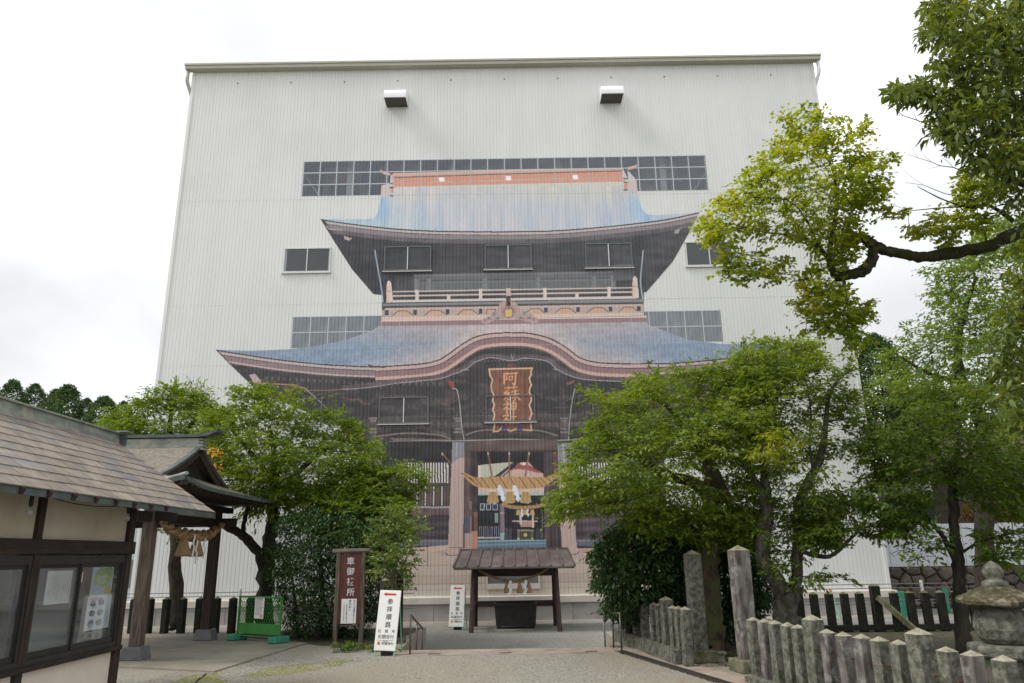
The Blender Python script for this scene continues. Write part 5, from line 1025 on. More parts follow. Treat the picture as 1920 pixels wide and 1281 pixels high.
# tall wooden name board
wb0, wb1 = atZ(632, 1209, 0), atZ(672, 1213, 0); wc = (wb0 + wb1) / 2; az = math.atan2((wb1 - wb0).y, (wb1 - wb0).x) * .0
ws = empty('wooden_signboard', wc, 'tall red-brown wooden signboard with white characters on grey posts', 'sign')
wy = wc.y; sx0, sx1 = wc.x - .285, wc.x + .285
top = atY(657, 1034, wy).z
for x in (sx0, sx1): o = MB().box(x - .045, x + .045, wy - .045, wy + .045, 0, top - .02).build('post', M['greytimber'], ws, bevel=.008); o.matrix_parent_inverse = par_inv(ws)
K = lambda mb, name, m, par=ws, **k: wkid(mb, name, m, par, **k)
K(MB().tube([(wc.x - .43, wy, top), (wc.x + .42, wy, top + .01)], .055, 8), 'cap_rail', M['greytimberx'])
bz0 = atY(657, 1170, wy).z; wbd = K(MB().box(sx0 + .045, sx1 - .045, wy - .02, wy + .01, bz0, top - .06), 'board', M['redboard'])
K(MB().box(wc.x - .16, wc.x + .16, wy - .04, wy + .03, bz0 - .05, bz0 - .02), 'lower_rail', M['greytimberx'])
for i, ch in enumerate('車御祓所'):
    p = atY(658, 1051 + 19.3 * i, wy); me = glyphs(ch, .178, bold=.0025); link('lettering', me, M['inkwhite'], wbd, (p.x - .003, wy - .0215, p.z - .08), (rad(90), 0, 0))
pz0, pz1 = atY(654, 1169, wy).z, atY(654, 1123, wy).z
pl = MB().box(wc.x - .17, wc.x + .165, wy - .03, wy - .0205, pz0, pz1).build('notice_plate', M['signwhite'], wbd)
def vcol(s_, size, x, z, m, par, y, step=None):
    for i, ch in enumerate(s_): link('lettering', glyphs(ch, size), m, par, (x, y, z - (step or size * 1.02) * i - size * .8), (rad(90), 0, 0))
vcol('受付は楼門をくぐって', .058, wc.x + .115, pz1 - .03, M['inkblue'], pl, wy - .0312, .057); vcol('御守所へ', .062, wc.x + .02, pz1 - .02, M['inkblue'], pl, wy - .0312)
vcol('(車祓受付時間は九時より)', .034, wc.x - .05, pz1 - .09, M['ink'], pl, wy - .0312); vcol('(土日祝は込み合います)', .034, wc.x - .11, pz1 - .07, M['ink'], pl, wy - .0312)

# green mesh barrier on teal weights
gb0, gb1 = atZ(443, 1200, .03), atZ(524, 1206, .03); gc = (gb0 + gb1) / 2; gw = (gb1 - gb0).length
gz = empty('mesh_barrier', gc, 'green plastic mesh barrier standing beside the pavilion slab', 'barrier', rz=math.atan2((gb1 - gb0).y, (gb1 - gb0).x))
H = .98; f_ = MB(); f_.box(-gw / 2, -gw / 2 + .045, -.02, .02, .07, H).box(gw / 2 - .045, gw / 2, -.02, .02, .07, H).box(-gw / 2, gw / 2, -.019, .019, H - .03, H + .01).box(-gw / 2, gw / 2, -.019, .019, .1, .12)
f_.build('frame', M['green'], gz); MB().box(-gw / 2 + .05, gw / 2 - .05, -.012, .012, .16, .39).build('solid_panel', M['green'], gz)
md_ = MB(); s0 = .085; X0_, X1_, Z0_, Z1_ = -gw / 2 + .045, gw / 2 - .045, .39, H - .03
for k in range(-12, 26):
    for sg in (1, -1):
        c0 = X0_ + k * s0; pts_ = []
        za_, zb_ = Z0_, Z1_; xa2, xb2 = (c0, c0 + (zb_ - za_) * .62) if sg > 0 else (c0 + (zb_ - za_) * .62, c0)
        if xa2 == xb2: continue
        u0 = max(0, min((X0_ - xa2) / (xb2 - xa2), (X1_ - xa2) / (xb2 - xa2))); u1 = min(1, max((X0_ - xa2) / (xb2 - xa2), (X1_ - xa2) / (xb2 - xa2)))
        if u1 - u0 < .02: continue
        md_.bar((xa2 + (xb2 - xa2) * u0, .003 * sg, za_ + (zb_ - za_) * u0), (xa2 + (xb2 - xa2) * u1, .003 * sg, za_ + (zb_ - za_) * u1), .009, .005)
o = md_.build('diamond_mesh', M['green'], gz)
for x in (-gw / 2 + .03, gw / 2 - .03): MB().box(x - .13, x + .13, -.22, .22, 0, .14).build('weight', M['teal'], gz, bevel=.025)
np_ = MB().box(-.14, .18, -.036, -.03, .5, .96).build('notice_sheet', M['signwhite'], None); np_.location = (0, 0, 0); np_.parent = gz
for j in range(13): MB().box(-.11 + .01 * (j % 2), .15 - .03 * (j % 3), -.0372, -.0362, .9 - .026 * j, .91 - .026 * j).build('text_line', M['curtain'], np_)
MB().box(.07, .15, -.0372, -.0362, .52, .58).build('yellow_mark', mat('yellow_ink', (.75, .5, .1)), np_)
MB().box(-.1, .14, -.0374, -.0362, .925, .945).build('heading', M['ink'], np_)

# handrails beside the steps
for pts_, lb in ((((-2.12, 15.75, .012, .74), (-2.12, 16.75, -.2, .52), (-2.12, 17.75, -.41, .31)), 'brown pipe handrail at the left side of the steps'), (((2.02, 15.3, .012, .74), (1.98, 16.2, .012, .68), (1.94, 17.4, -.41, .45)), 'brown pipe handrail at the right side of the steps')):
    hr = empty('handrail', Vector(pts_[0][:3]), lb, 'handrail', 'handrails of the steps')
    for p in pts_: o = MB().tube([(p[0], p[1], p[2]), (p[0], p[1], p[3])], .018, 8).build('post', M['steel'], hr, smooth=True); o.matrix_parent_inverse = par_inv(hr)
    o = MB().tube([(p[0], p[1], p[3]) for p in pts_], .021, 8).build('rail', M['steel'], hr, smooth=True); o.matrix_parent_inverse = par_inv(hr)

# ================================================================ stone fences
def stone_post(w_, h, capm, m, par, loc, rz, name='stone_post'):
    rj = random.Random(int(h * 1e5) + int(w_ * 1e4)); jj = w_ * .03; w_ *= rj.uniform(.96, 1.05)
    mb_ = MB().box(-w_ / 2, w_ / 2, -w_ / 2, w_ / 2, 0, h - w_ * .32); mb_.v = [(x + rj.uniform(-jj, jj), y + rj.uniform(-jj, jj), z) for x, y, z in mb_.v]
    o = link(name, mb_.mesh(), m, par, loc, (rj.uniform(-.012, .012), rj.uniform(-.012, .012), rz)); bv = o.modifiers.new('b', 'BEVEL'); bv.width = .01; bv.segments = 2
    c = MB().add([(-w_ / 2, -w_ / 2, 0), (w_ / 2, -w_ / 2, 0), (w_ / 2, w_ / 2, 0), (-w_ / 2, w_ / 2, 0), (0, 0, w_ * .32)], [(0, 1, 4), (1, 2, 4), (2, 3, 4), (3, 0, 4)])
    link('pointed_top', c.mesh(), capm, o, (0, 0, h - w_ * .32)); return o
tops = [(1411.8, 1156.7), (1431.8, 1159.7), (1451.9, 1162.5), (1475.7, 1166.3), (1497, 1170.5), (1520.8, 1152.5), (1550, 1178.8), (1581.5, 1184.3), (1612.8, 1188), (1647.9, 1193), (1681.7, 1199), (1721.8, 1176.8), (1772, 1211.4), (1820.8, 1218.6), (1878.4, 1227.7), (1940, 1243)]
fa, fb = Vector((3.59, 11.85, 0)), Vector((4.62, 7.1, 0)); fd = (fb - fa).normalized(); frz = math.atan2(fd.y, fd.x)
sf = empty('stone_fence', fa, 'near row of weathered pointed stone posts at the right, purple and grey', 'fence')
r_ = random.Random(9)
for i, (px, py) in enumerate(tops):
    big = i in (5, 11); h = 1.06 if big else .92
    if i == 15: p = fb + fd * .05
    else:
        d = ray(px, py); # where the ray meets the vertical plane of the fence line
        nn = Vector((-fd.y, fd.x, 0)); t_ = nn.dot(fa - Vector((0, 0, 0))) / nn.dot(d); p = d * t_; h = EYE + d.z * t_; p.z = 0
    mm2 = M['stonered'] if i in (1, 6, 7, 8, 13) else M['stone']
    p = Vector((p.x, p.y, .0)); o = stone_post(.2 if big else .15, h, M['stonecap'], mm2, sf, p - fa, frz + r_.uniform(-.02, .02))
    if i < 15 and i % 1 == 0 and 5 <= i: MB().bar((-.12, -.1, .62), (-.12, .25, .6), .016, .012).build('rusty_bar', mat('rust', (.12, .045, .02)) if 'rust' not in M else M['rust'], o)
o = MB().prism([(-.1, -.2), ((fb - fa).length + 1.5, -.2), ((fb - fa).length + 1.5, .2), (-.1, .2)], fd, Vector((-fd.y, fd.x, 0)), (0, 0, 1), (0, 0, 0), 0, .1).build('base_course', M['stone'], sf)
# far row
ta = [(1165, 1140), (1178, 1138), (1192, 1134), (1207, 1132), (1225, 1129.5), (1236.5, 1130), (1248.5, 1118), (1262.5, 1135), (1273, 1136), (1283, 1137)]
q0, q1 = Vector((2.88, 13.7, 0)), Vector((2.3, 17.6, 0)); qd = (q1 - q0).normalized(); qz = math.atan2(qd.y, qd.x)
sf2 = empty('stone_fence', q0, 'farther row of pale stone posts on a stone base, beside the path kerb', 'fence')
for i, (px, py) in enumerate(ta):
    d = ray(px, py); nn = Vector((-qd.y, qd.x, 0)); t_ = nn.dot(q0) / nn.dot(d); p = d * t_; h = p.z + EYE; h = min(1.3, max(.75, EYE + d.z * t_)); p.z = 0
    stone_post(.2 if i == 6 else .15, h, M['stonecap'], M['stone'], sf2, p - q0, qz)
L_ = (q1 - q0).length
for k in range(4): MB().prism([(k * L_ / 4 + .006, -.17), ((k + 1) * L_ / 4 - .006, -.17), ((k + 1) * L_ / 4 - .006, .17), (k * L_ / 4 + .006, .17)], qd, Vector((-qd.y, qd.x, 0)), (0, 0, 1), (0, 0, 0), 0, .26).build('base_stone', M['stone'], sf2, bevel=.008)
# the two tall gate pillars
for (px, py), topy, w_, lb, mm2 in (((1316, 1243), 1031, .235, 'left tall stone gate pillar on a mossy block', M['stone']), ((1410, 1262), 1022, .265, 'right tall stone gate pillar with purple-stained side', M['stonered'])):
    base = atZ(px, py, 0); base = Vector((base.x, base.y + .12, 0)); e_ = empty('stone_pillar', base, lb, 'pillar', 'tall stone pillars', rz=frz); ht = atY(px - 8, topy, base.y).z
    stone_post(w_, ht - .18, M['stonecap'], mm2, e_, (0, 0, .18), 0, 'shaft'); MB().box(-.24, .24, -.24, .24, 0, .2).build('plinth', M['stonemoss'], e_, bevel=.015)
lo = empty('low_stone_bench', atZ(1345, 1243, 0) + Vector((0, .15, 0)), 'small low flat stone on a block beside the left tall pillar', 'stone')
MB().box(-.22, .2, -.12, .12, .12, .17).build('top_stone', M['stone'], lo, bevel=.01); MB().box(-.02, .16, -.08, .08, 0, .12).build('support', M['stonecap'], lo, bevel=.01)
# dark post rows at the back
def dark_row(pxs, pyt, pyb, zb_, label, big=(), wires=True, extra=None):
    a_, c_ = atZ(pxs[0], pyb(pxs[0]), zb_), atZ(pxs[-1], pyb(pxs[-1]), zb_); e_ = empty('dark_post_fence', a_, label, 'fence'); u_ = c_ - a_; rz = math.atan2(u_.y, u_.x)
    for i, px in enumerate(pxs):
        p = atZ(px, pyb(px), zb_); h = .94; h = 1.13 if i in big else .95
        stone_post(.2 if i in big else .16, h * .96, M['stonemoss'], M['stonedark'], e_, p - a_, rz, 'dark_post')
    return e_, a_, c_
dark_row([246, 276, 307, 338, 370, 402, 433, 466, 497], 0, lambda x: 1188, 0, 'row of dark pointed stone posts behind the pavilion and green barrier')
e_, a_, c_ = dark_row([1504, 1534, 1563, 1592, 1621, 1651, 1686, 1716, 1745, 1774, 1803, 1834, 1865, 1897], 0, lambda x: 1187 - (x - 1500) * .012, 0, 'row of dark pointed stone posts across the right background with a leaning brace', big=(0, 5))
bp_ = atZ(1651, 1185, 0); o = MB().bar(bp_ + Vector((0, -.1, .78)) - a_, bp_ + Vector((.55, -.75, 0)) - a_, .13, .1).build('leaning_brace', M['stonemoss'], e_)
u_ = (c_ - a_); o = MB().bar(Vector((0, -.02, .1)), u_ + Vector((0, -.02, .1)), .16, .12).build('ground_rail', M['stonedark'], e_)
# cable guard rail along the road
for side_, (xa2, xb2), lb in ((0, (-14, -3.4), 'steel cable guard rail beyond the dark posts, left of the path'), (1, (4.0, 15.5), 'steel cable guard rail beyond the dark posts, right of the path')):
    yy_ = 25.9 if side_ == 0 else 24.5
    e_ = empty('cable_guard_rail', (xa2, yy_, BZ), lb, 'guard rail', 'cable guard rails')
    for z in (.62, .72, 1.08, 1.2): MB().tube([(0, 0, z), (xb2 - xa2, 0, z)], .014, 5).build('cable', M['aludark'], e_)
    x = .8
    while x < xb2 - xa2: MB().tube([(x, .03, 0), (x, .03, 1.3)], .05, 8).build('rail_post', M['alu'], e_); x += 4.0

# mint / teal things by the road
for px, py, h, lb in ((1578, 1163, .9, 'pale green pole leaning by the road, orange tip'),):
    p = atZ(px, py, BZ); e_ = empty('leaning_pole', p, lb, 'pole'); MB().tube([(0, 0, 0), (-.22, .05, .92)], .035, 8).build('pole', M['mintframe'], e_); MB().tube([(-.22, .05, .92), (-.24, .05, .99)], .045, 8).build('tip', M['signorange'], e_)
for px, py, lb in ((1697, 1158, 'teal road barrier post seen between the dark posts'), (1778, 1150, 'teal trestle leg at the foot of the stone wall')):
    p = atZ(px, py, BZ); e_ = empty('road_barrier', p, lb, 'barrier'); MB().box(-.12, .12, -.1, .1, 0, .06).build('foot', M['teal'], e_, bevel=.01); MB().box(-.09, .09, -.04, .04, .06, .85).build('board', M['teal'], e_, bevel=.015)
    for k in range(4): MB().box(-.1, .1, -.05, .05, .14 + .19 * k, .2 + .19 * k).build('rib', M['teal'], e_)

# ================================================================ stone lantern
lc = atZ(1885, 1290, 0); lY = 8.6; lp = atY(1885, 1200, lY); lp.z = 0
lt = empty('stone_lantern', lp, 'mossy round stone lantern with crescent opening behind the near stone posts', 'stone lantern')
z = lambda py: atY(1885, py, lY).z
m_ = lambda px_: px_ * lY * .985 / FOC * (.8 if px_ > 29 else .95)
MB().lathe([(.34, 0), (.34, .12), (.24, .18), (.17, .25), (.16, z(1232) - .1), (.2, z(1232))], (0, 0, 0), 6, .3).build('column', M['stone'], lt)
MB().lathe([(m_(60), z(1236)), (m_(78), z(1228)), (m_(80), z(1215)), (m_(78), z(1209)), (m_(70), z(1207))], (0, 0, 0), 6, .3).build('platform', M['stone'], lt, bevel=.008)
cham = MB().lathe([(m_(44), z(1206)), (m_(54), z(1196)), (m_(60), z(1178)), (m_(58), z(1160)), (m_(50), z(1146)), (m_(40), z(1140))], (0, 0, 0), 6, .3).build('light_chamber', M['stone'], lt, smooth=False, bevel=.01)
rm = MB().lathe([(m_(30), z(1143)), (m_(84), z(1133)), (m_(90), z(1128)), (m_(86), z(1121)), (m_(60), z(1112)), (m_(36), z(1102)), (m_(24), z(1099))], (0, 0, 0), 6, .3).build('roof', mat('mossy_lantern_roof', (.085, .075, .04), (.04, .04, .016), scale=14, detail=10, rough=1, bump=1, c3=(.2, .175, .13), s3=9, t3=(.5, .6)), lt, bevel=.02)
MB().lathe([(m_(22), z(1101)), (m_(22), z(1091)), (m_(15), z(1087)), (m_(13), z(1084)), (m_(17), z(1079)), (m_(18.5), z(1070)), (m_(14), z(1061)), (m_(5), z(1054)), (.004, z(1051))], (0, 0, 0), 14).build('finial', M['stone'], lt, smooth=True)
# black crescent plate, its colour stands in for the shade of the opening
cr = [(.0, .5), (.35, .3), (.5, 0), (.35, -.3), (0, -.5), (.16, -.25), (.2, 0), (.16, .25)]
dv = Vector((-lp.x, -lp.y, 0)).normalized(); dv = (Matrix.Rotation(rad(-38), 3, 'Z') @ dv); ax_ = Vector((-dv.y, dv.x, 0))
MB().prism([(x * .16, y_ * .22) for x, y_ in cr], -ax_, (0, 0, 1), dv, Vector((0, 0, z(1174))) + dv * (m_(58) * .865), -.03, .012).build('crescent_shade_plate', M['ink'], lt)

# ================================================================ rubble wall and hoarding at the right
def rubble(X0_, X1_, Yw, z0, z1, nx, nz_, seed, label):
    e_ = empty('rubble_stone_wall', (X0_, Yw, z0), label, 'wall'); r3 = random.Random(seed); S = []
    MB().box(0, X1_ - X0_, .06, .7, 0, z1 - z0).build('mortar_bed', M['mortar'], e_)
    for j in range(nz_ + 2):
        for i in range(nx + 2):
            S.append(((i - .5 + (.5 if j % 2 else 0) + r3.uniform(-.32, .32)) * (X1_ - X0_) / nx, (j - .5 + r3.uniform(-.3, .3)) * (z1 - z0) / nz_))
    for k, c in enumerate(S):
        poly = [(0, 0), (X1_ - X0_, 0), (X1_ - X0_, z1 - z0), (0, z1 - z0)]
        for l, d in enumerate(S):
            if l == k or abs(d[0] - c[0]) > 3 or not poly: continue
            mx_, mz_ = (c[0] + d[0]) / 2, (c[1] + d[1]) / 2; nx_, nz2 = d[0] - c[0], d[1] - c[1]; out = []
            for i in range(len(poly)):
                p, q_ = poly[i], poly[(i + 1) % len(poly)]; sp, sq = (p[0] - mx_) * nx_ + (p[1] - mz_) * nz2, (q_[0] - mx_) * nx_ + (q_[1] - mz_) * nz2
                if sp <= 0: out.append(p)
                if sp * sq < 0: u = sp / (sp - sq); out.append((p[0] + (q_[0] - p[0]) * u, p[1] + (q_[1] - p[1]) * u))
            poly = out
        if len(poly) < 3: continue
        cx_, cz_ = sum(p[0] for p in poly) / len(poly), sum(p[1] for p in poly) / len(poly)
        A = abs(sum(poly[i][0] * poly[(i + 1) % len(poly)][1] - poly[(i + 1) % len(poly)][0] * poly[i][1] for i in range(len(poly)))) / 2
        if A < .015: continue
        def ins(s_, e2): return [(cx_ + (p[0] - cx_) * s_, cz_ + (p[1] - cz_) * s_) for p in poly]
        n_ = len(poly); pr = r3.uniform(.0, .07); a1, a2, a3 = ins(.94, 0), ins(.86, 0), ins(.55, 0)
        vs = [(p[0], .08, p[1]) for p in a1] + [(p[0], -pr * .4, p[1]) for p in a2] + [(p[0], -.03 - pr, p[1]) for p in a3]
        fs = [(i, (i + 1) % n_, n_ + (i + 1) % n_, n_ + i) for i in range(n_)] + [(n_ + i, n_ + (i + 1) % n_, 2 * n_ + (i + 1) % n_, 2 * n_ + i) for i in range(n_)] + [tuple(range(2 * n_, 3 * n_))]
        MB().add(vs, fs).build('stone', M['rubble'], e_)
    return e_
rY = 30.5; c0, c1 = atY(1640, 1068, rY), atY(1925, 1057, rY); zb0 = atY(1780, 1118, rY).z
rubble(c0.x, c1.x + 3, rY, BZ, (c0.z + c1.z) / 2 + .0, 15, 4, 5, 'rough rubble stone retaining wall at the right under the white hoarding')
hd = empty('white_hoarding', (c0.x, rY + .15, 0), 'plain white sheet hoarding standing on the rubble wall', 'hoarding')
t0_, t1_ = atY(1660, 990, rY + .15).z, atY(1920, 974, rY + .15).z; zt_ = (c0.z + c1.z) / 2
npn = 12; wpn = (c1.x + 3 - c0.x) / npn
for k in range(npn): MB().box(k * wpn + .01, (k + 1) * wpn - .01, 0, .05, zt_ + .02, (t0_ + t1_) / 2 + .01 * (k % 2)).build('panel', M['panel'], hd)
MB().box(0, c1.x + 3 - c0.x, -.04, .1, zt_ - .04, zt_ + .02).build('bottom_rail', M['ink'], hd)
fillb = MB(); fillb.box(c0.x + .1, 60, rY + .3, 60, BZ, zt_ - .05); tag(fillb.build('raised_ground', M['soil']), kind='structure')

# ================================================================ trees and shrubs
def in_poly(X, Y, pts):
    m = np.zeros(X.shape, bool)
    for i in range(len(pts)):
        x0, y0 = pts[i]; x1, y1 = pts[(i + 1) % len(pts)]
        if y0 == y1: continue
        m ^= ((y0 <= Y) != (y1 <= Y)) & (X < x0 + (Y - y0) * (x1 - x0) / (y1 - y0))
    return m
def edge_dist(X, Y, pts):
    D = np.full(X.shape, 1e9)
    for i in range(len(pts)):
        x0, y0 = pts[i]; x1, y1 = pts[(i + 1) % len(pts)]; L2 = max((x1 - x0) ** 2 + (y1 - y0) ** 2, 1e-6)
        u = np.clip(((X - x0) * (x1 - x0) + (Y - y0) * (y1 - y0)) / L2, 0, 1); D = np.minimum(D, np.hypot(X - x0 - u * (x1 - x0), Y - y0 - u * (y1 - y0)))
    return D
def vnoise3(P, s, seed):
    r = np.random.default_rng(seed); g_ = r.random((32, 32, 32)); Q = P / s; i = np.floor(Q).astype(int); f = Q - i; f = f * f * (3 - 2 * f); out = 0
    for a in (0, 1):
        for b_ in (0, 1):
            for c in (0, 1):
                w_ = (f[:, 0] if a else 1 - f[:, 0]) * (f[:, 1] if b_ else 1 - f[:, 1]) * (f[:, 2] if c else 1 - f[:, 2]); out = out + w_ * g_[(i[:, 0] + a) % 32, (i[:, 1] + b_) % 32, (i[:, 2] + c) % 32]
    return out
def px2w(px, py, Y):
    d = np.array(FW)[None] + np.array(RT)[None] * ((px - 960) / FOC)[:, None] + np.array(UP)[None] * ((640.5 - py) / FOC)[:, None]
    t = Y / d[:, 1]; return np.stack([d[:, 0] * t, Y, EYE + d[:, 2] * t], 1)
def clusters(poly, Y0, thick, n, seed, gap=.42, gs=.9, holes=()):
    """spray centres filling a crown whose outline was measured at the distance Y0"""
    r = np.random.default_rng(seed); xs = [p[0] for p in poly]; ys = [p[1] for p in poly]; out = []
    N = n * 6; X = r.uniform(min(xs), max(xs), N); Y = r.uniform(min(ys), max(ys), N); WX_ = X + 7 * np.sin(Y * .13 + seed) + 5 * np.sin(Y * .37 + X * .21); WY_ = Y + 7 * np.sin(X * .12 + seed * 2) + 5 * np.sin(X * .33 + Y * .17 + 1); k = in_poly(WX_, WY_, poly)
    for h in holes: k &= ~in_poly(X, Y, h)
    X, Y = X[k], Y[k]; D = edge_dist(X, Y, poly) * Y0 / FOC; th = np.minimum(thick, np.sqrt(D * thick * 1.2) + .25)
    dep = Y0 + r.uniform(-1, 1, len(X)) * th; P = px2w(X, Y, dep); ns_ = .62 * vnoise3(P * np.array([1, 1, 2.6]), gs, seed + 3) + .38 * vnoise3(P * np.array([1, 1, 2.2]), gs * .38, seed + 4); P = P[ns_ > gap]
    return P[:n]
def leaves(P, per, rad_, llen, wid, seed, flat=.3, droop=.3, up=1.0, hang=.4, spray=False):
    """leaf blades (folded quads) sprayed round each centre, or set along fans of fine shoots that point outward"""
    r = np.random.default_rng(seed); n = len(P) * per; C = np.repeat(P, per, 0); rr = np.repeat(r.uniform(.7, 1.35, len(P)), per)
    if spray:
        c0 = P.mean(0); c0[2] = P[:, 2].min() * .6 + c0[2] * .4; D = P - c0; D /= np.linalg.norm(D, axis=1)[:, None] + 1e-9; D = D + r.normal(0, .55, D.shape); D[:, 2] = D[:, 2] * .35 + .02; D /= np.linalg.norm(D, axis=1)[:, None]
        D = np.repeat(D, per, 0); a = r.choice([-.75, -.35, 0, .35, .75], n) + r.normal(0, .06, n); ca, sa = np.cos(a), np.sin(a)
        S_ = np.stack([D[:, 0] * ca - D[:, 1] * sa, D[:, 0] * sa + D[:, 1] * ca, D[:, 2]], 1); t_ = r.random(n) ** .8 * 1.75 - .35; B = C + S_ * (t_ * rad_ * rr * (1 - .25 * np.abs(a)))[:, None]
        B[:, 2] -= droop * rad_ * np.maximum(t_, 0) ** 2 * .55; B += r.normal(0, rad_ * .09, B.shape); sd_ = r.choice([-1, 1], n) * r.uniform(.5, 1.1, n); cb_, sb_ = np.cos(sd_), np.sin(sd_)
        d = np.stack([S_[:, 0] * cb_ - S_[:, 1] * sb_, S_[:, 0] * sb_ + S_[:, 1] * cb_, S_[:, 2]], 1) + r.normal(0, .2, (n, 3))
    else:
        o = r.normal(0, 1, (n, 3)); o /= np.linalg.norm(o, axis=1)[:, None] + 1e-9; o *= (r.random(n) ** .5)[:, None]
        off_ = o * rad_ * rr[:, None]; off_[:, 2] = off_[:, 2] * flat - droop * (off_[:, 0] ** 2 + off_[:, 1] ** 2) / rad_
        B = C + off_; d = off_ / (np.linalg.norm(off_, axis=1)[:, None] + 1e-9) + r.normal(0, .55, (n, 3))
    d[:, 2] -= hang; d /= np.linalg.norm(d, axis=1)[:, None]
    u = np.array([0, 0, 1.0])[None] * up + r.normal(0, .45, (n, 3)); s = np.cross(d, u); s /= np.linalg.norm(s, axis=1)[:, None] + 1e-9; nn = np.cross(s, d)
    L = (llen * r.uniform(.55, 1.3, n))[:, None]; w_ = L * wid * .5
    a = B; b_ = B + d * L * .45 + s * w_ + nn * L * .06; c = B + d * L - nn * L * .1; e_ = B + d * L * .45 - s * w_ + nn * L * .06
    V = np.stack([a, b_, c, e_], 1).reshape(-1, 3); F = np.arange(n * 4).reshape(-1, 4); return V, F
def attach(P, nodes, rads, m_r, seed, bend=.12, rmin=.006, jit=.05, maxn=100000):
    """twigs that join every spray to the nearest wood, built outward"""
    r = np.random.default_rng(seed); N = [np.array(p, float) for p in nodes]; Rr = list(rads); NA = np.zeros((len(N) + len(P) * 2 + 4, 3)); NA[:len(N)] = N; RA = np.zeros(len(NA)); RA[:len(N)] = Rr; cnt = len(N)
    d0 = np.min(np.linalg.norm(P[:, None] - NA[None, :cnt], axis=2), 1); order = np.argsort(d0); segs = []
    for idx in order[:maxn]:
        p = P[idx]; d = np.linalg.norm(NA[:cnt] - p, axis=1) + np.maximum(0, NA[:cnt, 2] - p[2]) * .6; j = int(np.argmin(d)); q = NA[j]; L = np.linalg.norm(p - q)
        mid = (p + q) / 2 + r.normal(0, jit * L, 3) + np.array([0, 0, bend * L * .5]); rj = min(RA[j] * .8, .012 + .018 * L); rp_ = max(rmin, rj * .45)
        segs.append((q, mid, p, rj, (rj + rp_) / 2, rp_)); NA[cnt] = mid; RA[cnt] = (rj + rp_) / 2; NA[cnt + 1] = p; RA[cnt + 1] = rp_; cnt += 2
    n = len(segs)
    if n == 0: return None
    V = np.zeros((n, 3, 3, 3), np.float32); k3 = np.array([0, 2.094, 4.189])
    A = np.array([[s[0], s[1], s[2]] for s in segs]); Rd = np.array([[s[3], s[4], s[5]] for s in segs]); D = A[:, 2] - A[:, 0]; D /= np.linalg.norm(D, axis=1)[:, None] + 1e-9
    X = np.cross(D, np.array([.31, .9, .2])[None]); X /= np.linalg.norm(X, axis=1)[:, None] + 1e-9; Yv = np.cross(D, X)
    for k in range(3): V[:, :, k] = A + (X * math.cos(k3[k]) + Yv * math.sin(k3[k]))[:, None] * Rd[:, :, None]
    F = []
    for a in (0, 1):
        for k in range(3): F.append([a * 3 + k, a * 3 + (k + 1) % 3, (a + 1) * 3 + (k + 1) % 3, (a + 1) * 3 + k])
    F = (np.arange(n)[:, None, None] * 9 + np.array(F)[None]).reshape(-1, 4); return V.reshape(-1, 3), F
def limb_pts(pts):                                       # [(px, py, Y, r)] -> smooth world polyline
    W_ = [np.array(list(atY(a, b_, c)) + [r]) for a, b_, c, r in pts]; out = []; P = [W_[0]] + W_ + [W_[-1]]
    for i in range(1, len(P) - 2):
        for k in range(6):
            t_ = k / 6; p0, p1, p2, p3 = P[i - 1:i + 3]; out.append(.5 * (2 * p1 + (p2 - p0) * t_ + (2 * p0 - 5 * p1 + 4 * p2 - p3) * t_ ** 2 + (3 * p1 - p0 - 3 * p2 + p3) * t_ ** 3))
    out.append(W_[-1]); return out
